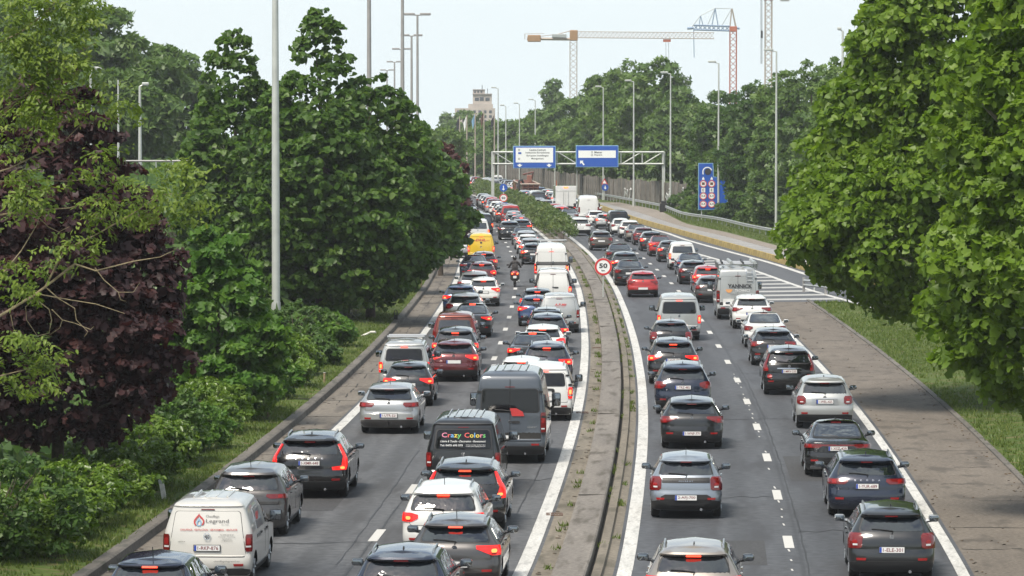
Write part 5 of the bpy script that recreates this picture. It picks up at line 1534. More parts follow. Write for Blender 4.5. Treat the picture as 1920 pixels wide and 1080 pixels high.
b = MB(); b.tube([(0, .05, .3), (0, -.1, .3), (0, -.12, .38)], .02, 6); b.disc((0, .40), .03, -.15, -.09, 8); b.build('tow_bar', M['trim'], e)
e, S, ob = fiat
b = MB(); S.rear_patch(b, [(.735, -.36, .36), (.76, -.42, .42), (.92, -.40, .40), (.95, -.34, .34)], .018, 8, 2); b.build('plate_recess', PAINT['silver'], e)
e, S, ob = master
b = MB(); S.rear_patch(b, rr(-.52, -.30, 1.32, 1.5, .05), .034, 3, 1); b.build('emblem', M['sign_red'], e) if False else None
tail_text(S, 'RENAULT', .26, .05, e, 'chrome', .62, 1.0, .01, .03)
b = MB(); S.rear_patch(b, [(1.30, .06, .40), (1.42, .02, .36), (1.52, .0, .18)], .034, 5, 1); b.build('sticker', M['decal_red'], e)
e, S, ob = partner
b = MB(); b.prism([(0, .07), (.05, .03), (.045, -.05), (0, -.08), (-.045, -.05), (-.05, .03)], -.01, 0); b.build('emblem', M['trim'], e, (.28, S.R(.28, .98) - .03, .98))
e, S, ob = rack
for s in (-1, 1):
    b = MB(); S.rear_patch(b, [(1.1, .90 * S.w(1.1), .99 * S.w(1.1)), (1.8, .88 * S.w(1.8), .98 * S.w(1.8))] if s > 0 else [(1.1, -.99 * S.w(1.1), -.90 * S.w(1.1)), (1.8, -.98 * S.w(1.8), -.88 * S.w(1.8))], .026, 3, 4); b.build('dark_pillar', M['trim'], e)
b = MB()
for y in (.5, 2.0, 3.4):
    b.bar((-.9, y, 2.2), (.9, y, 2.2), .06)
    for s in (-1, 1): b.bar((s * .86, y, 1.9), (s * .86, y, 2.22), .05)
for x in (-.8, 0, .8): b.bar((x, .3, 2.24), (x, 3.6, 2.24), .06)
b.build('roof_rack', M['trim'], e)
e, S, ob = tallv
b = MB(); b.bar((-.9, .6, 2.72), (.9, .6, 2.72), .06)
for s in (-1, 1): b.bar((s * .8, .6, 2.5), (s * .8, .6, 2.72), .05)
b.build('roof_bar', M['rail'], e)
e, S, ob = modus
for s in (-1, 1):
    b = MB(); S.rear_patch(b, rr(min(s * .60, s * .76), max(s * .60, s * .76), .58, .72, .06), .02, 4, 2); b.build('taillight', M['reflector'], e)
b = MB(); S.rear_patch(b, [(.90, -.42, .42), (.93, -.42, .42)], .026, 6, 1); b.build('trim_strip', M['chrome'], e)

# ---- motorcycle and rider
mx, md = (965.3 - CX) * 232 / FOC, 232.0
e = empty('motor_scooter', (mx, md, .012), -math.atan(slope(232)))
tag(e, 'dark red motor scooter with two lit rear lamps between the queues', 'motorcycle')
tw, rw = wheel_meshes(.29)
w1 = link('wheel', tw, e, (0, .25, .29)); w1.scale = (.6, 1, 1); link('rim', rw, w1)
w1 = link('wheel', tw, e, (0, 1.65, .29)); w1.scale = (.55, 1, 1); link('rim', rw, w1)
def ell_mesh(secs, n=14):
    """sections (y, cx, cz, half width, half height)"""
    b = MB(); vs, fs = [], []
    for y, x, z, hw, hh in secs:
        for j in range(n):
            a = 2 * math.pi * j / n; vs.append((x + hw * math.cos(a), y, z + hh * math.sin(a)))
    k = len(secs)
    for i in range(k - 1):
        for j in range(n): fs.append((i * n + j, i * n + (j + 1) % n, (i + 1) * n + (j + 1) % n, (i + 1) * n + j))
    fs += [tuple(range(n - 1, -1, -1)), tuple((k - 1) * n + j for j in range(n))]
    return b.add(vs, fs)
M['moto_red'] = simple('scooter_red', (.26, .012, .014), .25, .1, .8)
ell_mesh([(-.05, 0, .78, .10, .07), (.0, 0, .76, .24, .16), (.2, 0, .74, .29, .21), (.7, 0, .68, .24, .18), (.9, 0, .55, .2, .15)]).build('tail_body', M['moto_red'], e, None, 50)
ell_mesh([(-.02, 0, .55, .1, .08), (.02, 0, .54, .27, .2), (.3, 0, .50, .25, .2), (.9, 0, .42, .2, .14), (1.2, 0, .42, .18, .12)]).build('engine_cover', M['trim'], e, None, 50)
ell_mesh([(1.2, 0, .6, .16, .25), (1.4, 0, .8, .24, .34), (1.62, 0, .85, .22, .3), (1.8, 0, .75, .1, .15)]).build('front_fairing', M['moto_red'], e, None, 50)
MB().box(-.17, .17, .25, .95, .88, .97, 0, .03).build('seat', M['trim'], e)
for s in (-1, 1):
    MB().disc((0, 0), .045, -.03, .0, 10).build('taillight', M['core'], e, (s * .15, -.05, .78))
    MB().tube([(s * .08, 1.35, 1.05), (s * .34, 1.22, 1.10), (s * .38, 1.18, 1.09)], .018, 6).build('handlebar', M['trim'], e)
    MB().box(-.07, .07, -.01, .02, -.04, .05, 0, .01).build('mirror', M['trim'], e, (s * .42, 1.3, 1.24))
    MB().tube([(s * .36, 1.22, 1.1), (s * .42, 1.3, 1.22)], .01, 4).build('mirror_stem', M['trim'], e)
MB().box(-.1, .1, -.02, .0, -.07, .07).build('number_plate', M['plate'], e, (0, -.06, .58))
MB().box(-.09, .09, .0, .05, .1, .5).build('mudguard', M['trim'], e)
MB().tube([(.22, .6, .3), (.24, .0, .36)], .06, 8).build('exhaust', M['galv'], e)
MB().add([(-.2, 1.6, 1.05), (.2, 1.6, 1.05), (.15, 1.45, 1.4), (-.15, 1.45, 1.4)], [(0, 1, 2, 3)]).build('windshield', M['glass'], e)
# rider: one continuous skinned body
def skin_person(name, joints, edges, mat, parent, sub=2):
    me = bpy.data.meshes.new(name); me.from_pydata([j[0] for j in joints], edges, []); o = bpy.data.objects.new(name, me); COL.objects.link(o)
    me.skin_vertices or me.attributes
    md_ = o.modifiers.new('skin', 'SKIN'); md_.use_smooth_shade = True
    if not me.skin_vertices:
        bm = bmesh.new(); bm.from_mesh(me); bm.verts.layers.skin.verify(); bm.to_mesh(me); bm.free()
    for i, j in enumerate(joints):
        sv = me.skin_vertices[0].data[i]; sv.radius = (j[1], j[2] if len(j) > 2 else j[1])
        sv.use_root = (i == 0)
    ms = o.modifiers.new('sub', 'SUBSURF'); ms.levels = sub; ms.render_levels = sub
    bpy.context.view_layer.update()
    out = bpy.data.meshes.new_from_object(o.evaluated_get(bpy.context.evaluated_depsgraph_get()))
    bpy.data.objects.remove(o); bpy.data.meshes.remove(me)
    out.materials.clear(); out.materials.append(mat)
    return link(name, out, parent)
M['jacket'] = simple('rider_jacket', (.035, .032, .033), .8, noise=.3, scale=9, bump=.3)
M['trousers'] = simple('rider_trousers', (.018, .02, .028), .8)
M['helmet'] = simple('helmet_black', (.010, .010, .011), .12, 0, .8)
pe = empty('person', (mx, md, .012), -math.atan(slope(232)))
tag(pe, 'rider in dark grey jacket and black helmet sitting on the red scooter', 'person')
J = [((0, .55, .98), .17, .13), ((0, .58, 1.15), .17, .12), ((0, .64, 1.34), .19, .12), ((0, .68, 1.46), .13, .09), ((0, .70, 1.55), .06), ((0, .72, 1.66), .09)]
E = [(0, 1), (1, 2), (2, 3), (3, 4), (4, 5)]
for s in (-1, 1):
    b0 = len(J)
    J += [((s * .19, .68, 1.42), .08), ((s * .30, .82, 1.20), .06), ((s * .36, 1.12, 1.12), .042), ((s * .37, 1.20, 1.10), .045)]
    E += [(3, b0), (b0, b0 + 1), (b0 + 1, b0 + 2), (b0 + 2, b0 + 3)]
    b1 = len(J)
    J += [((s * .12, .60, .95), .10), ((s * .22, 1.02, .92), .075), ((s * .22, .98, .55), .055), ((s * .22, 1.0, .44), .05), ((s * .22, 1.14, .41), .04)]
    E += [(0, b1), (b1, b1 + 1), (b1 + 1, b1 + 2), (b1 + 2, b1 + 3), (b1 + 3, b1 + 4)]
skin_person('body', J, E, M['jacket'], pe)
bm = bmesh.new(); bmesh.ops.create_uvsphere(bm, u_segments=18, v_segments=12, radius=1)
for v in bm.verts: v.co = Vector((v.co.x * .135, v.co.y * .16, v.co.z * .15 * (1.0 if v.co.z > 0 else .95)))
hm = bpy.data.meshes.new('helmet'); bm.to_mesh(hm); bm.free(); hm.materials.append(M['helmet']); hm.polygons.foreach_set('use_smooth', [True] * len(hm.polygons))
link('helmet', hm, pe, (0, .73, 1.68))

# ------------------------------------------------------------------ vegetation
def leaf_shape(kind):
    """leaf lying in the x-y plane, stem at the origin, tip towards +y; slightly folded. verts, tri faces"""
    if kind == 'lobed':
        o = [(.0, .0), (.28, -.06), (.50, .16), (.34, .30), (.46, .58), (.20, .56), (0, 1.0), (-.20, .56), (-.46, .58), (-.34, .30), (-.50, .16), (-.28, -.06)]
        v = [(x, y, .16 * abs(x) - .10 * y * y) for x, y in o] + [(0, .34, -.02)]
        f = [(i, (i + 1) % 12, 12) for i in range(12)]
    elif kind == 'star':
        o = [(0, 0), (.48, .12), (.24, .36), (.42, .74), (0, 1.0), (-.42, .74), (-.24, .36), (-.48, .12)]
        v = [(x, y, .16 * abs(x) - .12 * y * y) for x, y in o]
        f = [(0, 1, 2), (0, 2, 4), (2, 3, 4), (0, 4, 6), (4, 5, 6), (0, 6, 7)]
    elif kind == 'hex':
        v = [(x, y, .18 * abs(x) - .12 * y * y) for x, y in [(0, 0), (.50, .24), (.31, .70), (0, 1.0), (-.31, .70), (-.50, .24)]]
        f = [(0, 1, 2), (0, 2, 3), (0, 3, 4), (0, 4, 5)]
    elif kind == 'oval':
        o = [(0, 0), (.24, .28), (.22, .62), (0, 1.0), (-.22, .62), (-.24, .28)]
        v = [(x, y, .2 * abs(x) - .14 * y * y) for x, y in o]
        f = [(0, 1, 2), (0, 2, 3), (0, 3, 4), (0, 4, 5)]
    elif kind == 'kite':
        v = [(0, 0, 0), (.36, .45, .10), (0, 1.0, -.1), (-.36, .45, .10)]
        f = [(0, 1, 2), (0, 2, 3)]
    elif kind == 'clump':                  # far crowns: a ragged spray of a few leaves
        v = [(0, 0, 0), (.52, .38, .14), (.14, .52, -.02), (.36, 1.0, -.08), (-.12, .62, .0), (-.50, .80, .06), (-.46, .16, .10)]
        f = [(0, 1, 2), (2, 3, 4), (0, 2, 4), (4, 5, 6)]
    return np.array(v, float), np.array(f, int)

def leaves_mesh(name, kind, P, N, size, mat, tint, rng, droop=.35):
    """P positions, N facing directions -> one mesh of leaves"""
    n = len(P)
    v, f = leaf_shape(kind)
    N = N / np.maximum(1e-6, np.linalg.norm(N, axis=1))[:, None]
    t = rng.normal(size=(n, 3)); t[:, 2] -= droop * 2
    t -= (t * N).sum(1)[:, None] * N
    t /= np.maximum(1e-6, np.linalg.norm(t, axis=1))[:, None]
    bx = np.cross(t, N)
    s = size * rng.uniform(.5, 1.4, n)
    V = P[:, None, :] + s[:, None, None] * (v[None, :, 0:1] * bx[:, None, :] + (v[None, :, 1:2] - .5) * t[:, None, :] + v[None, :, 2:3] * N[:, None, :])
    F = f[None] + (np.arange(n) * len(v))[:, None, None]
    return np_mesh(name, V.reshape(-1, 3), F.reshape(-1, 3), mat, np.repeat(tint, len(v)))

def crown_points(rng, clumps, per, flat=.45, up=.55, shell=.55):
    """clumps: array (x, y, z, r); returns leaf positions, facings and a clump id"""
    C = np.asarray(clumps, float); n = len(C)
    w = C[:, 3] ** 2; cnt = np.maximum(4, (per * w / w.sum())).astype(int)
    idx = np.repeat(np.arange(n), cnt); m = len(idx)
    d = rng.normal(size=(m, 3)); d /= np.linalg.norm(d, axis=1)[:, None]
    r = rng.uniform(shell, 1.0, m) ** .6
    d[:, 2] = np.where(rng.rand(m) < .72, np.abs(d[:, 2]), d[:, 2])
    P = C[idx, :3] + d * (C[idx, 3] * r)[:, None] * np.array([1, 1, flat])
    N = d * np.array([1, 1, 1.0]) * .8 + rng.normal(size=(m, 3)) * .58
    N[:, 2] += up
    return P, N, idx

def env_clumps(rng, n, prof, cx, cy, rmin, rmax, squash=1.0, inner=.55, wob=.18, face=None):
    """clump centres on and inside a crown outline; prof: [(z, radius)] ; face: favour the side towards the camera"""
    f = pchip(prof); z0, z1 = prof[0][0], prof[-1][0]
    zz = np.linspace(z0, z1, 60); rr_ = np.array([max(.05, f(z)) for z in zz]); cdf = np.cumsum(rr_); cdf /= cdf[-1]
    ph = rng.uniform(0, 6.28, 4)
    out = []
    while len(out) < n:
        z = float(np.interp(rng.rand(), cdf, zz)); a = rng.uniform(0, 2 * math.pi)
        if face and math.sin(a) > face and rng.rand() < .85: continue
        R = f(z) * (1 + wob * math.sin(2 * a + ph[0] + z * .5) + wob * .8 * math.sin(3 * a + ph[1] - z * .9) + wob * .5 * math.sin(5 * a + ph[2] + 1.7 * z))
        k = inner + (1 - inner) * rng.rand() ** .55
        r = rng.uniform(rmin, rmax) * (.5 + .5 * min(1, f(z) / max(rr_)))
        out.append((cx + R * k * math.cos(a), cy + R * k * math.sin(a) * squash, z, r))
    return np.array(out)

def trunk(parent, x, y, z0, h, r, mat, limbs, rng, lean=(0, 0)):
    """tapered trunk with limbs reaching into the crown; coordinates local to the tree"""
    b = MB()
    pts = [(lean[0] * t * h + .06 * math.sin(3 * t), lean[1] * t * h, z0 + t * h) for t in np.linspace(0, 1, 8)]
    b.tube(pts, [r * 1.35] + [r * (1 - .72 * t) for t in np.linspace(.1, 1, 7)], 9)
    tr = b.build('trunk', mat, parent, None, 50)
    b = MB()
    for (tx, ty, tz) in limbs:
        t0 = rng.uniform(.3, .85); p = Vector((lean[0] * t0 * h, lean[1] * t0 * h, z0 + t0 * h)); q = Vector((tx, ty, tz))
        m_ = (p + q) / 2 + Vector((rng.uniform(-.3, .3), rng.uniform(-.3, .3), -.1 * (q - p).length))
        b.tube([p, m_, q], r * .38, 6, 0, r * .07)
    if limbs: b.build('limb', mat, parent, None, 50)
    return tr

def tree(name, label, X, Y, prof, leaf, mat, size, nclump, per, seed, bark='bark', rmin=.6, rmax=1.2, z0=0.0, group=None, trunk_r=.18, flat=.6, up=.55, tones=(.5, .22), inner=.5,
         face=.25, wob=.18, extra=None, squash=1.0, kindname='crown', skin=0, droop=.35, loose=0, loose_mat=None):
    rng = np.random.RandomState(seed)
    e = empty(name, (X, Y, z0)); tag(e, label, 'tree', group)
    C = env_clumps(rng, nclump, prof, 0, 0, rmin, rmax, squash, inner, wob, face)
    if skin:
        C = np.vstack([C, env_clumps(rng, skin, prof, 0, 0, rmin * .6, rmin * .9, squash, .86, wob, face)])
    if extra: C = np.vstack([C, np.array(extra, float)])
    P, N, idx = crown_points(rng, C, per, flat, up)
    ct = rng.normal(0, 1, len(C))
    tint = np.clip(tones[0] + tones[1] * (.6 * ct[idx] + .8 * rng.normal(size=len(idx))), .02, .98)
    if loose:
        # the leaves that show largest: nearest the camera and on the outside of the crown
        W = P + np.array([X, Y, z0])
        px = CX + W[:, 0] / W[:, 1] * FOC; py = HOR + (CAMZ - W[:, 2]) / W[:, 1] * FOC
        ok = np.where((px > 0) & (px < 1920) & (py > 0) & (py < 1080))[0]
        depth = W[ok, 1]
        pick = ok[np.argsort(depth)[:loose]]
        keep = np.ones(len(P), bool); keep[pick] = False
        v, f = leaf_shape(leaf); variants = []
        for k in range(3):
            variants.append(np_mesh('leaf', v - np.array([0, .5, 0]), f, mat, np.full(len(v), (.35, .55, .75)[k])))
        for i in pick:
            nn = Vector(N[i]).normalized(); t = Vector(rng.normal(size=3)); t.z -= droop * 2; t = (t - nn * t.dot(nn)).normalized()
            o = link('leaf', variants[int(min(2, max(0, tint[i] * 3)))], e)
            mt = Matrix((t.cross(nn), t, nn)).transposed().to_4x4(); s = size * rng.uniform(.7, 1.25)
            o.matrix_local = Matrix.Translation(Vector(P[i])) @ mt @ Matrix.Scale(s, 4)
        P, N, tint = P[keep], N[keep], tint[keep]
    me = leaves_mesh(kindname, leaf, P, N, size, mat, tint, rng, droop)
    cr_ = link(kindname, me, e)
    if loose: cr_['kind'] = 'stuff'
    top = prof[-1][0]
    limbs = [tuple(C[i, :3]) for i in rng.choice(len(C), min(14, len(C)), False)]
    trunk(e, 0, 0, 0, top * .8, trunk_r, M[bark], limbs, rng)
    return e

T_L, T_R, T_F = 'trees along the left verge', 'trees right of the road', 'trees behind the panel wall'
# left: two tall maples, one lower maple reaching the road, further ones behind
def wx(px, d): return (px - CX) * d / FOC
def wz(py, d): return CAMZ - (py - HOR) * d / FOC
tree('maple_tree', 'tall dark green maple with a narrow pointed top, right behind the thick lamp post', wx(600, 187), 187,
     [(.9, 2.6), (2.5, 3.6), (5, 3.9), (7.5, 3.7), (9.5, 2.9), (11, 2.0), (12.5, 1.15), (14, .75), (15.1, .25)], 'hex', M['lf_maple'], .28, 800, 40000, 21, skin=700, trunk_r=.22, group=T_L, rmin=.32, rmax=.75, flat=.6, tones=(.45, .24))
tree('maple_tree', 'dark green maple left of the thick lamp post with a reddish double top', wx(440, 192), 192,
     [(.9, 2.0), (3, 2.7), (6, 2.6), (8.5, 2.3), (10.5, 1.6), (12, 1.1), (13.3, .7), (14.0, .25)], 'hex', M['lf_maple'], .28, 540, 25000, 22, skin=450, trunk_r=.2, group=T_L, rmin=.32, rmax=.7, flat=.6, tones=(.45, .24))
tree('maple_tree', 'dark maple filling the gap between the pointed and the double topped crown', wx(522, 196), 196,
     [(1, 1.6), (3, 2.6), (6, 2.7), (8.5, 2.2), (10.3, 1.2), (11.2, .3)], 'hex', M['lf_maple'], .28, 380, 15000, 32, trunk_r=.18, group=T_L, rmin=.32, rmax=.7, flat=.6, tones=(.45, .24), skin=300)
tree('maple_tree', 'broad dark maple whose trunk stands on the grass right of the lamp post', wx(694, 189), 189,
     [(1.3, 1.9), (2.6, 3.0), (5, 3.35), (7, 3.1), (9, 2.3), (10.5, 1.5), (11.8, .5)], 'hex', M['lf_maple'], .28, 540, 27000, 23, skin=450, trunk_r=.2, group=T_L, rmin=.32, rmax=.75, flat=.6, tones=(.42, .24))
tree('maple_tree', 'rounded dark maple leaning over the left shoulder beyond the stakes', wx(775, 222), 222,
     [(1.6, 1.3), (3, 2.3), (5, 2.6), (7, 2.2), (8.6, 1.3), (9.6, .4)], 'hex', M['lf_maple'], .35, 160, 11000, 24, trunk_r=.16, group=T_L, rmin=.5, rmax=.95, flat=.4, tones=(.45, .24))
tree('maple_tree', 'dark maple furthest along the left verge, beside the yellow van', wx(792, 266), 266,
     [(1.6, 1.0), (3, 2.0), (5, 2.3), (7, 1.7), (8.6, .5)], 'hex', M['lf_maple'], .38, 100, 7000, 25, trunk_r=.15, group=T_L, rmin=.5, rmax=1.0, tones=(.55, .24))
tree('copper_maple', 'small purple leaved maple overhanging the shoulder beside the yellow van', wx(826, 250), 250,
     [(1.8, .7), (3, 1.3), (5, 1.5), (7, 1.1), (8.3, .3)], 'star', M['lf_purple'], .38, 80, 5000, 26, trunk_r=.14, group=T_L, rmin=.5, rmax=.9, tones=(.75, .24))
tree('lime_tree', 'fresh green tree overhanging the left queue at the far bend', wx(824, 345), 345,
     [(1.4, 1.2), (3, 2.2), (5, 2.4), (6.5, 1.6), (7.6, .4)], 'clump', M['lf_young'], .5, 45, 2600, 27, trunk_r=.14, group=T_L, rmin=.6, rmax=1.0, tones=(.4, .2))
tree('lime_tree', 'pale green tree hiding the far left carriageway beside the hedge', wx(826, 420), 420,
     [(.8, 1.5), (3, 2.6), (5, 2.4), (6.2, .5)], 'clump', M['lf_young'], .5, 45, 2600, 28, trunk_r=.14, group=T_L, rmin=.6, rmax=1.0, tones=(.4, .2))
tree('lime_tree', 'dark green tree behind the copper maple on the left verge', wx(800, 470), 470,
     [(.8, 2.5), (3, 4.0), (6, 4.2), (9, 3), (11, .6)], 'clump', M['lf_far'], .6, 60, 3800, 29, trunk_r=.2, group=T_L, rmin=.8, rmax=1.5)
# young maple in front of them
tree('maple_tree', 'young bright green maple between the copper maple and the shrubs', wx(405, 124), 124,
     [(.5, 1.3), (1.8, 1.75), (3.2, 1.7), (4.6, 1.25), (5.6, .8), (6.4, .25)], 'star', M['lf_young'], .27, 150, 11000, 31, trunk_r=.1, group=T_L, rmin=.35, rmax=.65, flat=.5, tones=(.35, .24))
# copper maple near the left edge
tree('copper_maple', 'dark purple leaved maple filling the left edge of the view', wx(104, 97), 97,
     [(1.7, 1.5), (3, 2.7), (5, 3.0), (7, 2.7), (8.4, 2.0), (9.6, 1.3), (10.9, .4)], 'star', M['lf_purple'], .20, 800, 32000, 41, bark='bark', trunk_r=.17, group=T_L, rmin=.25, rmax=.55, flat=.6, tones=(.40, .25), loose=290)

# ash with feathered leaves in the left foreground: limbs traced, each carrying sprays
ae = empty('ash_tree', (wx(-190, 78), 78, .3)); tag(ae, 'light green feather leaved tree reaching in from the left with bare arching twigs', 'tree', T_L)
arng = np.random.RandomState(77)
AD = 78.0
def apt(px, py, dz=0): p = at(px, py, AD + dz); return p - Vector((wx(-190, 78), 78, .3))
b = MB(); b.tube([(0, 0, 0), (.1, 0, 3), (.05, 0, 6), (.2, 0, 9), (.35, 0, 12)], .2, 9, 0, .1); b.build('trunk', M['bark_pale'], ae, None, 50)
LIMB = [([(-200, 700), (-60, 640), (0, 592), (60, 556), (85, 538), (140, 495)], .034, .024), ([(140, 495), (180, 508), (250, 490), (300, 482), (333, 466)], .022, .006),
        ([(85, 538), (120, 470), (180, 440), (250, 400), (300, 365), (350, 362)], .024, .006),
        ([(60, 556), (92, 580), (97, 600), (92, 625), (70, 630), (50, 600), (48, 575), (65, 560)], .014, .005), ([(97, 580), (117, 600), (112, 615), (90, 630)], .012, .004),
        ([(85, 538), (110, 560), (140, 578), (143, 600), (165, 622), (158, 632)], .014, .004), ([(117, 600), (140, 606), (170, 618), (176, 612)], .01, .004),
        ([(75, 552), (130, 562), (180, 570), (234, 588)], .014, .005), ([(178, 502), (195, 525), (222, 548), (250, 548), (262, 530)], .013, .004), ([(222, 548), (226, 562), (236, 565)], .008, .003),
        ([(-120, 420), (0, 403), (60, 395), (130, 390), (190, 372)], .028, .008), ([(60, 395), (90, 425), (110, 435), (130, 425)], .012, .004),
        ([(-120, 330), (0, 340), (70, 338), (130, 340), (170, 335)], .022, .006), ([(-60, 340), (20, 315), (70, 290), (120, 265), (160, 225), (165, 215)], .02, .005),
        ([(-120, 120), (-20, 90), (40, 60), (90, 20), (130, -30)], .03, .01), ([(-120, 240), (0, 210), (60, 170), (110, 120), (180, 80)], .024, .006),
        ([(-80, 560), (0, 520), (40, 470), (70, 420), (80, 380)], .02, .006), ([(20, 340), (40, 300), (60, 250), (70, 190)], .014, .004),
        ([(-100, 730), (20, 700), (60, 690), (90, 660)], .02, .006), ([(20, 590), (25, 615), (40, 640)], .01, .004)]
for pts, r0, r1 in LIMB:
    q = []
    for (a, c), (a2, c2) in zip(pts, pts[1:]):
        for t in (0, .5): q.append((a + (a2 - a) * t, c + (c2 - c) * t))
    q.append(pts[-1])
    b = MB(); b.tube([apt(x, y, .25 * math.sin(x * .02)) for x, y in q], r0, 6, 0, r1); b.build('limb', M['bark_pale'], ae, None, 60)
SPR = []
def sprays(x0, x1, y0, y1, n):
    for _ in range(int(n * 1.7)): SPR.append((arng.uniform(x0, x1), arng.uniform(y0, y1)))
sprays(-10, 180, -20, 60, 75); sprays(-10, 160, 60, 150, 70); sprays(40, 155, 90, 150, 20); sprays(0, 130, 150, 230, 45); sprays(60, 160, 190, 240, 10); sprays(165, 205, 150, 210, 10)
sprays(-5, 70, 230, 300, 12); sprays(-5, 60, 310, 420, 16); sprays(40, 110, 330, 400, 8); sprays(160, 215, 270, 320, 8); sprays(270, 395, 300, 420, 45); sprays(170, 270, 365, 420, 28); sprays(90, 175, 430, 500, 14)
sprays(0, 70, 470, 560, 18); sprays(40, 90, 330, 380, 6); sprays(0, 95, 620, 740, 48); sprays(120, 160, 310, 340, 4); sprays(150, 250, 330, 350, 5); sprays(190, 260, 180, 215, 6)
LP, LN, LT = [], [], []
lv, lf = leaf_shape('oval')
allV, allF, allT = [], [], []
base = 0
for (sx, sy) in SPR:
    o = np.array(apt(sx, sy, arng.uniform(-.6, .6)))
    az = arng.uniform(-.9, 4.0); ax = np.array([math.cos(az), math.sin(az) * .6, arng.uniform(-.75, .35)]); ax /= np.linalg.norm(ax)
    up_ = np.array([arng.uniform(-.4, .4), arng.uniform(-.9, .0), 1.0]); up_ -= ax * (up_ @ ax); up_ /= np.linalg.norm(up_)
    sd = np.cross(ax, up_); L = arng.uniform(.3, .55); tt = np.clip(arng.normal(.5, .25), .05, .95)
    for k in range(15):
        u = arng.uniform(0, 1); s = arng.choice((-1, 1))
        c = o + ax * L * u - up_ * .14 * L * u * u + arng.normal(0, .035, 3)
        dr = ax * arng.uniform(.1, .9) + sd * s * arng.uniform(.4, 1) - up_ * arng.uniform(-.2, .6) + arng.normal(0, .15, 3); dr /= np.linalg.norm(dr)
        nx = np.cross(dr, up_); nx /= np.linalg.norm(nx); nz = np.cross(nx, dr)
        ls = .115 * arng.uniform(.7, 1.35)
        allV.append(c + ls * (lv[:, 0:1] * .85 * nx + lv[:, 1:2] * dr + lv[:, 2:3] * nz)); allF.append(lf + base); base += len(lv); allT.append(np.full(len(lv), np.clip(tt + arng.normal(0, .1), 0, 1)))
link('crown', np_mesh('crown', np.vstack(allV), np.vstack(allF), M['lf_ash'], np.concatenate(allT)), ae)

# big trees beyond the bank on the left, softened by the air
for i, (px, d, top, hw, sd) in enumerate(((-30, 330, -160, 190, 51), (110, 345, -110, 130, 52), (190, 340, 5, 95, 53), (262, 350, 66, 66, 54), (325, 365, 84, 62, 55), (60, 310, 60, 110, 56), (230, 318, 130, 70, 57))):
    h = wz(top, d) - 6.2; R = hw * d / FOC
    tree('plane_tree', ['huge pale green tree at the left edge above the copper maple', 'tall pale green tree behind the feather leaved tree', 'tall pale green tree right of the feather leaved tree',
                        'rounded pale green tree behind the two left lamp posts', 'pale green tree next to the pointed maple top', 'bushy green tree under the huge left one', 'lower green tree with a forked pale trunk behind the left lamps'][i],
         wx(px, d), d, [(.6, R * .55), (h * .3, R * .95), (h * .55, R), (h * .8, R * .7), (h * .95, R * .3), (h, .1)], 'clump', M['lf_far_lt'], .85, 130, 6000, sd, z0=6.2, group='trees on the left bank', rmin=.9, rmax=1.7, trunk_r=.25, tones=(.5, .22))

# right: plane trees near the road
tree('plane_tree', 'large bright green plane tree overhanging the right shoulder', 16.6, 132,
     [(3.0, 3.6), (4.2, 5.6), (6.2, 6.8), (9.2, 6.2), (11.8, 5.4), (14, 4.8), (17, 3.6), (19, 1.0)], 'hex', M['lf_plane'], .22, 1350, 138000, 61, skin=2000, inner=.66, bark='bark_plane', trunk_r=.3, group=T_R, rmin=.4, rmax=.9, flat=.75, up=.4, tones=(.5, .30), face=.35, wob=.085)
tree('plane_tree', 'nearest plane tree with the largest leaves, cut off by the right edge', 14.8, 94,
     [(2.0, 1.4), (2.7, 2.8), (4.0, 4.1), (6, 4.5), (8.5, 4.4), (11, 3.8), (13.5, 2.8), (15, .8)], 'star', M['lf_plane'], .22, 700, 60000, 62, skin=1400, inner=.72, bark='bark_plane', trunk_r=.28, group=T_R, rmin=.35, rmax=.75, flat=.75, up=.4, tones=(.5, .25), face=.3, loose=295, wob=.09)
# second row on the right, darker
RT = [(332, 92, 3.4, 2.0, 1), (352, 112, 3.2, 2.0, 0), (370, 132, 3.0, 2.0, 1), (388, 150, 2.8, 1.6, 2), (408, 160, 2.8, 1.4, 2), (430, 176, 2.7, 2.2, 2), (455, 196, 2.4, 3.8, 1), (345, 70, 3.6, 8, 0), (378, 122, 3.2, 7.5, 1), (405, 148, 3.0, 7, 2), (362, 240, 2.2, 1.4, 0), (398, 262, 2.0, 1.2, 1), (442, 178, 2.8, 7, 1)]
RL = ['green tree between the big plane and the last tall lamp', 'tall green tree right of the tallest lamp post', 'bushy tree just behind the tallest lamp post', 'dark tree with thin top below the orange crane mast', 'dark feathery tree right above the blue tunnel sign',
      'dark tree left of the blue tunnel sign', 'tree at the gap right of the chestnuts', 'high treetop left of the top of the big plane', 'treetop behind the mast of the grey crane', 'dark treetop in the second row under the orange crane', 'lower leafy tree left of the foot of the tallest lamp', 'low tree right behind the blue tunnel sign', 'treetop in the second row left of the orange crane']
for i, (d, top, R, gap, k) in enumerate(RT):
    h = wz(top, d)
    tree('broadleaf_tree', RL[i], fgr(d) + gap + R * 1.15, d + 4, [(.3, R * .7), (h * .2, R * .98), (h * .5, R * 1.05), (h * .75, R * .85), (h * .92, R * .45), (h, .12)],
         'clump', M[('lf_far_lt', 'lf_far', 'lf_dark')[k]], .62, 190, 6600, 70 + i, group='row of trees behind the guard rail', rmin=.5, rmax=1.0, trunk_r=.22, tones=(.48, .24), skin=120)
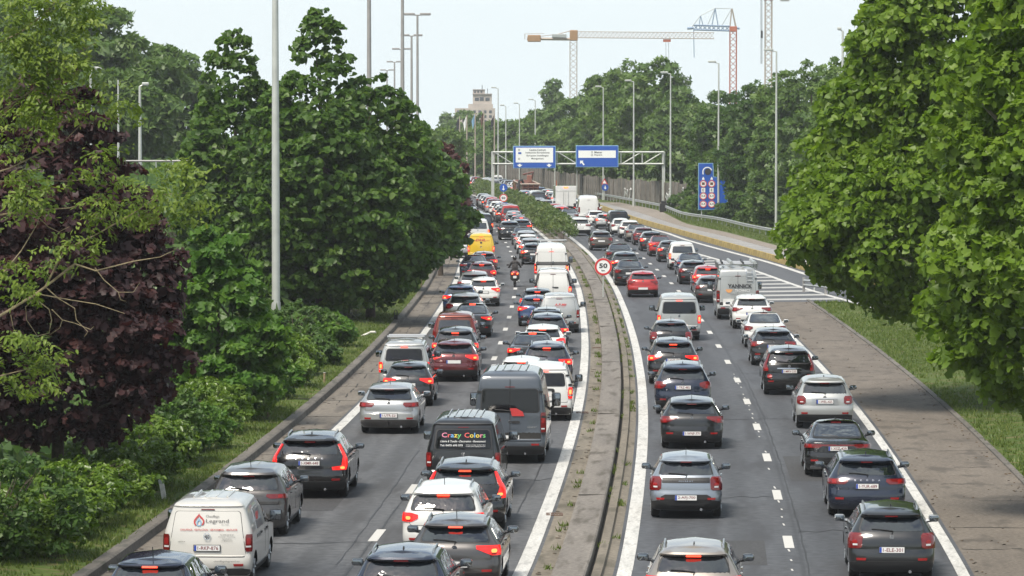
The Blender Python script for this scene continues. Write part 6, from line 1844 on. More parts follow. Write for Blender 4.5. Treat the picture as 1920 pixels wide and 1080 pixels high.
# low shrubs at the foot of that row
for i, (px, py, w_) in enumerate(((1300, 405, 1.6), (1385, 418, 1.8), (1425, 424, 2.0), (1500, 440, 2.2), (1555, 452, 2.4), (1270, 398, 1.4))):
    p = gp(px, py); p.x = max(p.x, fgr(min(530, p.y)) + w_ * 1.2 + .6); rng = np.random.RandomState(300 + i)
    e = empty('shrub', (p.x, p.y + 1, 0)); tag(e, ['low shrub by the posts of the blue tunnel sign', 'low shrub right of the blue tunnel sign', 'leafy shrub between the tunnel sign and the tallest lamp', 'shrub right of the foot of the tallest lamp', 'shrub under the big plane branch by the guard rail', 'shrub at the right end of the panel wall'][i], 'shrub', 'shrubs behind the guard rail')
    C = env_clumps(rng, 26, [(.2, w_), (1, w_ * 1.1), (1.8, w_ * .8), (2.5, .2)], 0, 0, .4, .7)
    P, N, idx = crown_points(rng, C, 1500, .6, .5)
    link('foliage', leaves_mesh('foliage', 'clump', P, N, .34, M['lf_dark' if i % 2 else 'lf_far'], np.clip(.5 + .25 * rng.normal(size=len(P)), 0, 1), rng), e)
    b = MB()
    for k in range(5): b.tube([(0, 0, 0), (rng.uniform(-.4, .4), rng.uniform(-.4, .4), .8), (rng.uniform(-.9, .9), rng.uniform(-.9, .9), 1.7)], .03, 5, 0, .01)
    b.build('stem', M['bark'], e)
# chestnuts behind the panel wall
CH = [(1215, 500, 110, 62, 0), (1150, 520, 118, 60, 0), (1090, 545, 132, 58, 0), (1040, 570, 152, 54, 0), (995, 600, 182, 46, 0), (955, 640, 208, 40, 0), (1255, 480, 165, 40, 1), (1180, 478, 195, 55, 1), (1100, 515, 210, 52, 0), (1030, 545, 228, 50, 1), (975, 575, 246, 40, 0), (930, 690, 222, 36, 0)]
CL = ['tallest rounded chestnut under the end of the crane jib', 'tall rounded chestnut left of the tallest one', 'rounded chestnut below the white crane mast', 'chestnut left of the white crane mast', 'chestnut sloping down above the first blue sign', 'small far chestnut beside the lamp with a bent head',
      'chestnut at the gap before the dark trees', 'lighter chestnut bough behind the second blue sign lamp', 'chestnut behind the second blue sign', 'chestnut between the two blue signs', 'chestnut behind the first blue sign', 'far chestnut left of the gantry']
for i, (px, d, top, hw, k) in enumerate(CH):
    h = wz(top, d); R = hw * d / FOC
    tree('chestnut_tree', CL[i], max(wx(px, d), fw(min(d, 690)) + R * .75 + .6), d + 4, [(3.4, R * .7), (h * .3, R), (h * .55, R * 1.05), (h * .8, R * .8), (h * .94, R * .42), (h, .15)],
         'clump', M[('lf_far', 'lf_far_lt')[k]], .92, 140, 5200, 90 + i, group=T_F, rmin=.9, rmax=1.8, trunk_r=.3, tones=(.46, .24), flat=.6)
b = None
# far hazy trees by the tower
for i, (px, d, top, hw) in enumerate(((845, 880, 228, 30), (870, 900, 210, 30), (900, 860, 214, 30), (925, 820, 226, 28), (858, 800, 258, 30), (890, 770, 262, 34), (920, 740, 262, 28), (838, 990, 216, 14), (1036, 760, 138, 9))):
    h = wz(top, d); R = hw * d / FOC
    tree('far_tree', ['hazy tree left below the stone tower', 'hazy tree in front of the stone tower', 'hazy tree under the right side of the tower', 'hazy tree right of the tower', 'lower hazy tree at the bend', 'lower hazy tree behind the flag poles',
                      'hazy tree left of the gantry post', 'thin dark tree top left of the tower', 'small dark treetop left of the white crane mast'][i],
         wx(px, d), d, [(1, R * .8), (h * .4, R), (h * .7, R * .85), (h * .93, R * .4), (h, .2)], 'clump', M['lf_far'], 1.2, 70, 2600, 120 + i, group='far trees around the tower', rmin=1.0, rmax=2.2, trunk_r=.3, flat=.6)

# shrubs along the left kerb
SH = [(175, 1012, 84, 1.25, 1.75, 'lf_shrub'), (95, 960, 88, 1.3, 1.6, 'lf_shrub'), (265, 935, 95, 1.25, 1.55, 'lf_shrub'), (350, 865, 106, 1.35, 1.8, 'lf_shrub'), (425, 805, 118, 1.3, 1.9, 'lf_shrub'), (478, 765, 128, 1.2, 1.7, 'lf_young'), (535, 730, 140, 1.3, 1.8, 'lf_shrub'),
      (590, 690, 153, 1.3, 1.8, 'lf_dark'), (640, 660, 165, 1.15, 1.75, 'lf_young'), (560, 690, 160, 1.4, 2.4, 'lf_dark'), (20, 1000, 83, 1.2, 2.6, 'lf_dark'), (300, 850, 108, 1.5, 2.5, 'lf_dark'),
      (0, 0, 100, 1.25, 1.85, 'lf_shrub'), (0, 0, 112, 1.3, 1.9, 'lf_young'), (0, 0, 123, 1.25, 1.9, 'lf_shrub'), (0, 0, 133.5, 1.25, 1.85, 'lf_young'), (0, 0, 146, 1.3, 1.9, 'lf_shrub'), (0, 0, 91, 1.2, 1.8, 'lf_shrub')]
SL = ['leafy shrub nearest the camera beside the leaning marker post', 'shrub under the copper maple at the left edge', 'shrub behind the leaning marker post', 'broad shrub left of the grey people carrier', 'dense shrub left of the black sport utility car', 'light green shrub behind the thin wooden stake',
      'shrub before the foot of the thick lamp post', 'dark shrub right of the thick lamp post', 'yellow green shrub beside the trunk of the broad maple', 'dark shrub under the maple branches', 'dark shrub at the left edge under the copper maple', 'dark tall shrub below the young maple', 'shrub beside the rear of the black sport utility car', 'bright shrub under the right side of the young maple', 'shrub level with the silver grey hatchback', 'bright shrub just before the thin wooden stake', 'shrub just beyond the thin wooden stake', 'shrub level with the grey people carrier']
for i, (px, py, d, r, h, mt) in enumerate(SH):
    rng = np.random.RandomState(200 + i)
    X = min(wx(px, d) if px else 99, X6(d) - 10.95 - 1.05 - r * .95); z0 = .35; h -= .4 if h < 2.2 else .3
    e = empty('shrub', (X, d, z0 - .1)); tag(e, SL[i], 'shrub', 'shrubs along the left kerb')
    C = env_clumps(rng, 90, [(.12, r * .9), (h * .35, r), (h * .65, r * .85), (h * .9, r * .45), (h, .1)], 0, 0, .18, .36, 1.7, .6, .2, .4)
    P, N, idx = crown_points(rng, C, 5800, .65, .6)
    ct = rng.normal(0, 1, len(C))
    link('foliage', leaves_mesh('foliage', 'oval', P, N, .15 if d < 130 else .19, M[mt], np.clip(.48 + .15 * ct[idx] + .2 * rng.normal(size=len(P)), .02, .98), rng, .1), e)
    b = MB()
    for k in range(7): b.tube([(rng.uniform(-.2, .2), rng.uniform(-.2, .2), 0), (rng.uniform(-.4, .4), rng.uniform(-.4, .4), h * .4), (rng.uniform(-.7, .7) * r, rng.uniform(-.7, .7), h * .85)], .025, 5, 0, .008)
    b.build('stem', M['bark'], e)

# median hedge in two lengths
def hedge(label, d0, d1, w, h, seed, off=-1.25):
    rng = np.random.RandomState(seed)
    dm = (d0 + d1) / 2
    e = empty('hedge', (X6(dm) + off, dm, .1)); tag(e, label, 'hedge', 'clipped hedge in the median')
    n = int((d1 - d0) * 2.4); C = []
    for _ in range(n):
        d = rng.uniform(d0, d1); a = rng.uniform(-.1, math.pi + .1)
        taper = min(1, (d - d0) / 4 + .55)
        ww, hh = w * rng.uniform(.85, 1.1) * (.9 + .15 * math.sin(d * .7)), h * taper * rng.uniform(.85, 1.08)
        C.append((X6(d) + off - e.location.x + ww * math.cos(a) * .8, d - dm, max(.15, hh * (.35 + .65 * max(0, math.sin(a))) - .2), rng.uniform(.35, .6)))
    P, N, idx = crown_points(rng, np.array(C), 75 * n // 2, .7, .55)
    ct = rng.normal(0, 1, len(C))
    link('foliage', leaves_mesh('foliage', 'clump', P, N, .26, M['lf_hedge'], np.clip(.5 + .16 * ct[idx] + .2 * rng.normal(size=len(P)), .02, .98), rng, .1), e)
    b = MB(); 
    ds = np.arange(d0 + 1, d1 - .5, 3.0)
    for d in ds: b.tube([(X6(d) + off - e.location.x, d - dm, -.05), (X6(d) + off - e.location.x + .1, d - dm + .1, h * .7)], .05, 5, 0, .02)
    b.build('stem', M['bark'], e)
hedge('near length of rounded olive green hedge in the median, behind the tall white van', 318, 420, 1.35, 2.05, 401)
hedge('far length of olive hedge in the median beyond the small speed sign', 424, 560, 1.35, 2.0, 402)

# ivy and brambles over the left bank, nobody could count their leaves
rng = np.random.RandomState(501); n = 16000
dd = 60 + 300 * rng.rand(n) ** 1.3; oo = rng.uniform(-33, -13.6, n)
fb = pchip([(-120, 7.0), (-33, 6.3), (-27, 5.9), (-23, 4.2), (-19, 1.3), (-15, .45), (-13.2, .30)])
P = np.array([(X6(d) + o, d, fb(o) + rng.uniform(.02, .5)) for d, o in zip(dd, oo)])
N = rng.normal(size=(n, 3)) * .5 + np.array([.4, -.5, .8])
tag(link('undergrowth', leaves_mesh('undergrowth', 'clump', P, N, .75, M['lf_dark'], np.clip(.55 + .25 * rng.normal(size=n), 0, 1), rng, .2)), kind='stuff')
# weeds, grass
def tufts(name, pts, size, mat, seed, n_blade=4, kind='stuff'):
    rng = np.random.RandomState(seed); P = np.repeat(np.asarray(pts, float), n_blade, axis=0); n = len(P)
    P[:, :2] += rng.normal(0, .05, (n, 2))
    a = rng.uniform(0, 2 * math.pi, n); h = size * rng.uniform(.5, 1.4, n); ln = rng.normal(0, .35, (n, 2)) * h[:, None]
    wd = .10 * h + .008
    V = np.zeros((n, 3, 3)); V[:, 0] = P; V[:, 1] = P; V[:, 2] = P
    V[:, 0, 0] -= np.cos(a) * wd; V[:, 0, 1] -= np.sin(a) * wd; V[:, 1, 0] += np.cos(a) * wd; V[:, 1, 1] += np.sin(a) * wd
    V[:, 2, :2] += ln; V[:, 2, 2] += h
    V = V.reshape(-1, 3); F = np.arange(n * 3).reshape(-1, 3)
    base_t = np.clip(rng.normal(.5, .25, n), 0, 1)
    return tag(link(name, np_mesh(name, V, F, mat, np.repeat(base_t, 3))), kind=kind)
gr_ = np.random.RandomState(9)
def patchy(x, y): return (math.sin(x * 1.3 + y * .21) + math.sin(y * .37 - x * .8) + math.sin(y * .11 + 2)) / 3
pts = []
for _ in range(15000):
    d = 62 + 300 * gr_.rand() ** 1.7; o = gr_.uniform(-13.6, -11.25)
    if patchy(o * 2, d) + gr_.rand() * 1.2 < .1: continue
    z = .16 + max(0, (-11.24 - o)) * .07
    pts.append((X6(d) + o, d, z))
tufts('grass', pts, .10, M['grass'], 1, 5)
pts = []
for _ in range(16000):
    d = 95 + 125 * gr_.rand() ** 1.1; o = gr_.uniform(10.25, 17.5)
    if d > 205 and X6(d) + o > fri(d) - .4: continue
    if d > 150 and X6(d) + o > fri(max(150, d)) - .6: continue
    if d > 212: continue
    if patchy(o * 1.3, d) + gr_.rand() * 1.3 < .1: continue
    pts.append((X6(d) + o, d, .03))
tufts('grass', pts, .11, M['grass'], 2, 5)
pts = []
for _ in range(7000):
    d = gr_.uniform(228, 520); a = pchip([(0, 0), (1, 1)])
    t = gr_.rand()
    pts.append((0, d, t))
fwk = pchip(sorted([(p[1], p[0]) for p in walk_out]))
pts = [(fwk(min(d, 500)) + .1 + t * max(.5, fgr(d) + 2.5 - fwk(min(d, 500))), d, .02 + .2 * t) for _, d, t in pts]
tufts('grass', pts, .16, M['grass'], 3, 4)
pts = []
for d in np.arange(62, 300, .25):
    for o, pr, sp in ((-1.62, .16, .05), (-.40, .16, .04), (-.68, .20, .04)):
        k = patchy(o * 5, d * 1.7)
        if gr_.rand() < pr * (1.7 if k > .3 else .25) * (.6 if d < 140 else 1):
            for _ in range(4): pts.append((X6(d) + o + gr_.normal(0, sp), d + gr_.normal(0, .15), .03))
tufts('weeds', pts, .11, M['grass'], 4, 5)

# ------------------------------------------------------------------ lamps, signs, posts
LG = 'single arm lamp posts along the right side'
def lamp_single(px, base_y, top_y, head, label, d=None, group=LG, side=-1, mat='pole', r=.12, z0=0.0):
    p = gp(px, base_y) if d is None else Vector((wx(px, d), d, z0))
    Z = wz(top_y, p.y) - p.z
    e = empty('street_lamp', p); tag(e, label, 'street lamp', group)
    b = MB(); b.tube([(0, 0, 0), (0, 0, Z * .5), (0, 0, Z - .1)], [r, r * .85, r * .6], 10); b.build('pole', M[mat], e, None, 50)
    b = MB(); b.tube([(0, 0, 0), (0, 0, .9)], r * 1.25, 10); b.build('base', M[mat], e, None, 50)
    L = head * p.y / FOC
    b = MB(); b.tube([(0, 0, Z - .12), (side * L * .5, 0, Z + .02)], r * .45, 6); b.build('arm', M[mat], e)
    x0, x1 = (side * L * .25, side * L) if side > 0 else (side * L, side * L * .25)
    b = MB(); b.box(x0, x1, -.13, .13, Z - .02, Z + .16, 0, .04); hd = b.build('lamp_head', M[mat], e)
    b = MB(); b.box(x0 + .05, x1 - .05, -.10, .10, Z - .05, Z - .02); b.build('diffuser', M['lamp_glass'], hd)
    return e
for a in ((1455, 440, 95, 24, 'tallest lamp post at right, in front of the trees left of the big plane'), (1347, 417, 117, 20, 'lamp post standing before the blue tunnel sign'), (1257, 396, 137, 19, 'lamp post just right of the gantry leg'),
          (1188, 387, 152, 17, 'lamp post before the graffiti on the panel wall'), (1131, 375, 163, 15, 'lamp post behind the second blue sign, carrying a small blue arrow sign'), (1003.5, 352, 187, 13, 'lamp post between hedge end and the first blue sign')):
    lamp_single(*a)
lamp_single(934, 358, 165, 13, 'lamp post with head left, standing right of the stone tower')
lamp_single(948.5, 352, 198, 11, 'small far lamp post right of the stone tower')
lamp_single(974, 349, 194, 11, 'small far lamp post at the edge of the chestnuts')
lamp_single(1579, 0, 56, 10, 'lamp post whose head peeks out left of the big plane', d=262)
GD = 'tall double arm lamp posts on the left'
def lamp_double(px, d, Z, label, arm=1.3, r=.19, mat='pole_dark'):
    e = empty('street_lamp', (wx(px, d), d, .3)); tag(e, label, 'street lamp', GD)
    b = MB(); b.tube([(0, 0, 0), (0, 0, Z * .4), (0, 0, Z)], [r, r * .9, r * .62], 12); b.build('pole', M[mat], e, None, 50)
    b = MB(); b.tube([(0, 0, 0), (0, 0, 1.2)], r * 1.15, 12); bs = b.build('base', M[mat], e, None, 50)
    b = MB(); b.box(-.06, .06, -r * 1.2 - .02, -r * 1.1, .5, .9); b.build('hatch', M['trim'], bs)
    for s in (-1, 1):
        b = MB(); b.bar((0, 0, Z - .05), (s * arm * .6, 0, Z + .05), .09); b.build('arm', M[mat], e)
        b = MB(); b.box(min(s * .25, s * arm), max(s * .25, s * arm), -.16, .16, Z - .04, Z + .18, 0, .04); h = b.build('lamp_head', M[mat], e)
        b = MB(); b.box(min(s * .3, s * (arm - .05)), max(s * .3, s * (arm - .05)), -.13, .13, Z - .07, Z - .04); b.build('diffuser', M['lamp_glass'], h)
lamp_double(517, 178, 20, 'thick pale lamp post rising through the dark maples and out of the top', r=.19, mat='pole')
lamp_double(692.5, 236, 20, 'lamp post right of the pointed maple top, leaving the picture at the top', r=.17)
lamp_double(755, 300, 20, 'lamp post leaving the top edge just left of the first visible twin head', r=.18)
lamp_double(783, 382, 20, 'largest visible twin head lamp post above the maples', r=.16)
lamp_double(772, 468, 20, 'second twin head lamp post above the maples')
lamp_double(753, 548, 20, 'third twin head lamp post above the maples')
lamp_double(740, 653, 20, 'fourth twin head lamp post, small and far')
lamp_double(726, 745, 20, 'fifth and smallest twin head lamp post')
GB = 'lamp posts on the left bank'
for a in ((171, 130, 21, 'lamp post with head right on the left bank, beside the feathered leaves', 255), (263, 159, 17, 'lamp post with head right, rightmost on the left bank', 262)):
    lamp_single(a[0], 0, a[1], a[2], a[3], d=a[4], group=GB, side=1, r=.13, z0=6.1)
e = empty('flag_pole', (wx(222.5, 262), 262, 6.1)); tag(e, 'thin bare pole between the two lamps on the left bank', 'pole')
b = MB(); b.tube([(0, 0, 0), (0, 0, wz(150, 262) - 6.1)], .09, 8, 0, .05); b.build('pole', M['pole'], e)
b = MB(); b.tube([(0, 0, 0), (0, 0, .4)], .14, 8); b.build('base', M['pole'], e)
e = empty('railing', (wx(290, 258), 258, 6.05)); tag(e, 'pale two bar railing on the left bank behind the copper maple', 'railing')
for i in range(6): MB().box(-.03, .03, -.03, .03, 0, 1.15).build('post', M['galv'], e, (-3.2 + i * 1.1, 0, 0))
MB().bar((-3.4, 0, 1.15), (2.6, 0, 1.15), .09).build('rail', M['pole_dark'], e)
MB().bar((-3.4, 0, .6), (2.6, 0, .6), .06).build('rail', M['galv'], e)
# white tall thing at the very left edge: a slim building corner between the leaves
e = empty('apartment_building', (wx(-62, 420), 420, 5)); tag(e, 'pale apartment building showing between the leaves at the left edge', 'building')
MB().box(-3.2, 4.25, 0, 9, 0, 22).build('wall', M['crane_white'], e)
for k in range(6):
    for s in (-1.6, .8, 3.0):
        w_ = MB().box(s - .5, s + .5, -.05, .02, 2 + k * 3.2, 3.6 + k * 3.2).build('window', M['win'], e)
        MB().box(s - .6, s + .6, -.12, .0, 1.88 + k * 3.2, 1.98 + k * 3.2).build('sill', M['facade'], w_)

# gantry
gl_, gr__ = gp(924, 372.8), gp(1244, 383.5)
dG = 478.0
xl, xr = wx(924, dG), wx(1244, dG); zt, zb_ = wz(284, dG), wz(308.5, dG)
ge = empty('sign_gantry', (xl, dG, 0)); tag(ge, 'pale steel truss gantry spanning the right carriageway', 'gantry')
W = xr - xl
for x, nm in ((0, 'post'), (W, 'post')):
    b = MB(); b.box(x - .19, x + .19, -.19, .19, 0, zt, 0, .03); b.build('post', M['pole'], ge)
    b = MB(); b.box(x - .4, x + .4, -.4, .4, -.05, .35, 0, .05); b.build('footing', M['concrete'], ge)
for z in (zt - .08, zb_ + .08):
    for y in (-.35, .35): MB().bar((0, y, z), (W, y, z), .16).build('chord', M['pole'], ge)
nb = 8
for i in range(nb):
    x0, x1 = W * i / nb, W * (i + 1) / nb
    MB().bar((x1, -.35, zb_), (x1, -.35, zt), .11).build('strut', M['pole'], ge)
    q = ((x0, -.35, zt), (x1, -.35, zb_)) if i < nb / 2 else ((x0, -.35, zb_), (x1, -.35, zt))
    MB().bar(*q, .10).build('brace', M['pole'], ge)
def big_sign(px0, px1, py0, py1, label, d=dG - .9):
    x0, x1, z1, z0 = wx(px0, d), wx(px1, d), wz(py0, d), wz(py1, d)
    e = empty('direction_sign', ((x0 + x1) / 2, d, z0)); tag(e, label, 'road sign', 'blue direction signs on the gantry')
    w, h = x1 - x0, z1 - z0
    b = MB(); b.box(-w / 2, w / 2, 0, .12, 0, h, 0, .03); b.build('frame', M['decal_blue'], e)
    b = MB(); b.box(-w / 2 + .09, w / 2 - .09, -.02, 0, .09, h - .09); p = b.build('board', M['sign_blue'], e)
    return e, w, h
e, w, h = big_sign(962, 1042, 273.5, 315.5, 'blue direction sign with white panel reading Centre Centrum')
b = MB(); b.box(-w / 2 + .32, w / 2 - .32, -.035, -.02, h * .26, h - .22); pn = b.build('panel', M['sign_white'], e)
for i, t in enumerate(('Centre-Centrum', 'Institutions Europ\u00e9ennes', 'Europese Instellingen', 'Montgomery')):
    flat_text(t, (2.0, 2.9, 2.65, 1.5)[i], .27, pn, 'sign_black', (.38, -.04, h - .48 - i * .36), .02)
b = MB(); b.box(-w / 2 + .62, -w / 2 + 1.0, -.05, -.035, h - .98, h - .76); b.build('emblem', M['sign_blue'], pn)
for z in (h - .48, h - 1.56):
    b = MB(); b.disc((0, 0), .12, -.012, 0, 14); b.build('emblem', M['decal_grey'], pn, (-w / 2 + .72, -.036, z))
    b = MB(); b.disc((0, 0), .07, -.012, 0, 12); b.build('emblem', M['sign_white'], pn, (-w / 2 + .72, -.046, z))
for s in (-1, 1):
    b = MB(); b.prism([(-.34, .42), (-.12, .42), (-.12, .54), (.12, .54), (.12, .42), (.34, .42), (0, .14)][::-1], -.035, -.02); b.build('arrow', M['sign_white'], e, (s * w * .345, 0, 0))
e, w, h = big_sign(1079.5, 1159.5, 272.5, 313.5, 'blue direction sign with narrow white panel and slanting arrow')
b = MB(); b.box(-w / 2 + .32, w / 2 - .32, -.035, -.02, h * .43, h - .62); pn = b.build('panel', M['sign_white'], e)
for i, t in enumerate(('Meiser', 'Reyers')):
    flat_text(t, .95, .25, pn, 'sign_black', (.15, -.04, h - .84 - i * .33), .02)
    b = MB(); b.disc((0, 0), .12, -.012, 0, 14); b.build('emblem', M['sign_black'], pn, (-.62, -.036, h - .84 - i * .33))
    b = MB(); b.disc((0, 0), .08, -.012, 0, 14); b.build('emblem', M['sign_white'], pn, (-.62, -.046, h - .84 - i * .33))
b = MB(); b.prism([(-.28, .28), (.16, .28), (.02, .14), (.28, -.2), (.14, -.3), (-.12, .02), (-.28, -.14)][::-1], -.035, -.02); b.build('arrow', M['sign_white'], e, (-w * .345, 0, .52))
for px, by in ((1040.5, 359), (1082, 367)):
    p = gp(px, by); e = empty('sign_post', p); tag(e, 'slim steel pole below the right edge of the first blue sign' if px < 1060 else 'slim steel pole below the left edge of the second blue sign', 'pole', 'slim poles by the gantry')
    b = MB(); b.tube([(0, 0, 0), (0, 0, wz(290, p.y))], .1, 8, 0, .08); b.build('pole', M['pole'], e)
    b = MB(); b.tube([(0, 0, 0), (0, 0, .3)], .16, 8); b.build('base', M['pole'], e)
p = gp(1244, 398); e = empty('control_cabinet', p); tag(e, 'small black roadside cabinet at the gantry foot by the guard rail', 'cabinet')
MB().box(-.42, .42, -.2, .2, 0, 1.0, 0, .04).build('housing', M['trim'], e); MB().box(-.3, .3, -.15, .15, 1.0, 1.3, 0, .08).build('lid', M['trim'], e); MB().box(-.36, .36, -.215, -.2, .08, .92, 0, .005).build('door', M['black'], e)

# round speed sign on the median
def round_sign(parent, r, z, num, small=None, y=-.05, numh=.3):
    b = MB(); b.disc((0, 0), r, 0, .03, 32); pl = b.build('plate', M['sign_white'], parent, (0, y, z))
    b = MB(); n = 32; ro, ri_ = r * .985, r * .76
    vs = [(ro * math.cos(2 * math.pi * i / n), -.012, ro * math.sin(2 * math.pi * i / n)) for i in range(n)] + [(ri_ * math.cos(2 * math.pi * i / n), -.012, ri_ * math.sin(2 * math.pi * i / n)) for i in range(n)]
    b.add(vs, [(i, (i + 1) % n, n + (i + 1) % n, n + i) for i in range(n)]); b.build('ring', M['sign_red'], pl)
    if num: flat_text(num, r * (.95 if len(num) < 3 else 1.15), r * .55, pl, 'sign_black', (0, -.014, r * (.12 if small else 0)), .03)
    if small: flat_text(small, r * .38, r * .2, pl, 'sign_black', (0, -.014, -r * .42), .02)
    return pl
p = gp(1131, 564); e = empty('speed_sign', (p.x, p.y, .2)); tag(e, 'round red rimmed 50 km speed limit sign on a slim pole in the median', 'road sign')
b = MB(); b.tube([(0, 0, 0), (0, 0, 2.2)], .035, 8); b.build('pole', M['pole'], e)
round_sign(e, .475, wz(500, p.y) - .2, '50', 'km')
d = 415.0; e = empty('speed_sign', (wx(944, d), d, .2)); tag(e, 'small far round speed sign with blue plate and blue arrow sign in the hedge gap', 'road sign')
b = MB(); b.tube([(0, 0, 0), (0, 0, 3.4)], .05, 8); b.build('pole', M['pole'], e)
round_sign(e, .43, wz(371, d) - .2, '50')
MB().box(-.45, .45, -.06, -.03, wz(386, d) - .2, wz(379.5, d) - .2, 0, .005).build('blue_plate', M['sign_blue'], e)
b = MB(); b.disc((0, 0), .42, -.06, -.03, 20); b.build('blue_disc', M['sign_blue'], e, (0, 0, wz(352, d) - .2))
b = MB(); b.prism([(-.05, .22), (.05, .22), (.05, -.1), (.18, -.1), (0, -.28), (-.18, -.1), (-.05, -.1)][::-1], -.075, -.06); b.build('arrow', M['sign_white'], e, (0, 0, wz(352, d) - .2))
# small arrow sign and warning triangle on the lamp before the wall
p = gp(1131, 375); e = empty('warning_sign', (p.x + .15, p.y - .25, 0)); tag(e, 'small red triangle and blue arrow disc fixed on a lamp post by the wall', 'road sign')
b = MB(); b.tube([(0, .06, 0), (0, .06, 3.2)], .05, 8); b.build('pole', M['pole'], e)
b = MB(); b.disc((0, 0), .45, -.03, 0, 20); b.build('blue_disc', M['sign_blue'], e, (.1, 0, wz(351, p.y)))
b = MB(); b.prism([(-.06, .2), (.06, .2), (.06, -.05), (.2, -.05), (0, -.26), (-.2, -.05), (-.06, -.05)][::-1], -.045, -.03); b.build('arrow', M['sign_white'], e, (.1, 0, wz(351, p.y)))
b = MB(); b.prism([(-.45, -.3), (.45, -.3), (0, .48)], -.03, 0); t_ = b.build('triangle', M['sign_red'], e, (0, 0, wz(341, p.y)))
b = MB(); b.prism([(-.27, -.2), (.27, -.2), (0, .27)], -.045, -.03); b.build('face', M['sign_white'], t_)
# tunnel sign
d = 398.0; s_ = d / FOC
x0, x1, z1, z0 = wx(1309, d), wx(1345.5, d), wz(305.5, d), wz(393.5, d)
e = empty('tunnel_sign', (x0, d, 0)); tag(e, 'tall blue tunnel sign with arch symbol and rows of red ringed limits', 'road sign')
w, h = x1 - x0, z1 - z0; zs = wz(331, d)
b = MB(); b.prism([(0, z0), (w + 1.0, z0), (w + 1.0, zs - .05), (w * .80, zs), (w * .78, z1), (0, z1)], 0, .1); b.build('frame', M['decal_blue'], e)
b = MB(); b.prism([(.07, z0 + .07), (w + .93, z0 + .07), (w + .93, zs - .12), (w * .76, zs - .07), (w * .73, z1 - .07), (.07, z1 - .07)], -.02, 0); bd = b.build('board', M['sign_blue'], e)
za = wz(322, d)
b = MB(); b.prism([(w * .22, za - .26)] + [(w * .47 + .50 * math.cos(a), za + .50 * math.sin(a)) for a in np.linspace(math.pi, .35, 14)] + [(w * .47 + .40 * math.cos(a), za + .40 * math.sin(a)) for a in np.linspace(.35, math.pi, 14)] + [(w * .28, za - .26)], -.035, -.02); b.build('arch', M['sign_white'], bd)
b = MB(); b.disc((w * .50, za), .33, -.036, -.02, 20); b.build('portal', M['sign_black'], bd)
for cxn, px in enumerate((1318.5, 1334.2)):
    x = wx(px, d) - x0
    for py, kind_ in ((344.5, 'veh'), (367.5, '3,4'), (382.5, '3,4')):
        z = wz(py, d)
        pl = round_sign(bd, .36, z, '3,4' if kind_ != 'veh' else None, None, -.05)
        pl.location.x = x
        if kind_ == 'veh': MB().box(-.15, .15, -.016, 0, -.12, .15, 0, .01).build('pictogram', M['rust'], pl)
    z = wz(356.3, d); b = MB(); b.box(-.2, .2, -.015, 0, -.22, .22); q = b.build('plate', M['sign_white'], bd, (x, -.022, z)); flat_text('E', .16, .26, q, 'sign_black', (0, -.018, 0), .02)
    b = MB(); b.prism([(-.12, -.1), (.12, -.1), (.12, 0), (.0, .22), (-.12, 0)], -.015, 0); b.build('arrow', M['sign_white'], bd, (x, -.022, wz(335, d)))
    b = MB(); b.prism([(-.1, 0), (.1, 0), (0, -.16)][::-1], -.015, 0); b.build('arrow', M['sign_red'], bd, (x, -.022, wz(376, d)))
for x in (.35, w - .1, w + .75): MB().tube([(x, .15, 0), (x, .15, zs - .3)], .06, 8).build('post', M['pole'], e)
# little sign pole by the gore
p = gp(1527, 545); e = empty('marker_pole', p); tag(e, 'thin pole with a small box beside the short guard rail', 'pole')
b = MB(); b.tube([(0, 0, 0), (0, 0, 1.75)], .045, 8); b.build('pole', M['pole'], e)
MB().box(-.07, .07, -.07, .02, .75, 1.0, 0, .01).build('box', M['galv'], e); MB().box(-.2, .1, -.05, .0, 1.72, 1.8, 0, .01).build('cap', M['pole'], e)
# posts on the left verge
p = gp(313, 950); e = empty('marker_post', (p.x - .05, p.y, .12)); tag(e, 'leaning white marker post beside the left kerb near the white van', 'marker post')
b = MB(); b.add([(-.06, -.04, 0), (.06, -.04, 0), (.06, .04, 0), (-.06, .04, 0), (-.17, -.04, .62), (-.05, -.04, .62), (-.05, .04, .60), (-.17, .04, .60)], [(0, 3, 2, 1), (4, 5, 6, 7), (0, 1, 5, 4), (1, 2, 6, 5), (2, 3, 7, 6), (3, 0, 4, 7)]); b.build('post', M['post_white'], e)
b = MB(); b.add([(-.145, -.05, .45), (-.055, -.05, .45), (-.08, -.05, .56), (-.165, -.05, .56)], [(0, 1, 2, 3)]); b.build('reflector', M['galv'], e)
for px, by, ty, lab in ((503, 795, 738, 'thin wooden stake with pale cap before the light green shrub'), (608, 727, 706, 'short wooden stake on the grass left of the silver van'), (765, 555, 524, 'pale stake supporting the maple nearest the shoulder'), (790, 545, 520, 'second stake under the overhanging maple')):
    p = gp(px, by); s_ = p.y / FOC; e = empty('wooden_stake', (p.x, p.y, .15)); tag(e, lab, 'stake', 'stakes on the left verge')
    h = (by - ty) * s_; b = MB(); b.tube([(0, 0, 0), (.01, 0, h * .96)], .045, 7, 0, .04); b.build('post', M['wood'], e); b = MB(); b.tube([(.01, 0, h * .96), (.01, 0, h)], .05, 7); b.build('cap', M['post_white'], e)
p = gp(748, 607); e = empty('bollard', (p.x - .15, p.y, .15)); tag(e, 'small dark hooped bollard on the grass beside the left kerb', 'bollard')
b = MB(); b.tube([(-.07, 0, 0), (-.07, 0, .4), (-.04, 0, .5), (.04, 0, .5), (.07, 0, .4), (.07, 0, 0)], .025, 6); b.build('hoop', M['trim'], e); MB().box(-.05, .05, -.03, .03, 0, .28).build('plate', M['trim'], e)
p = gp(704, 640); e = empty('kerb_pipe', (p.x - .35, p.y, .2)); tag(e, 'bent pale pipe end lying across the left kerb', 'pipe')
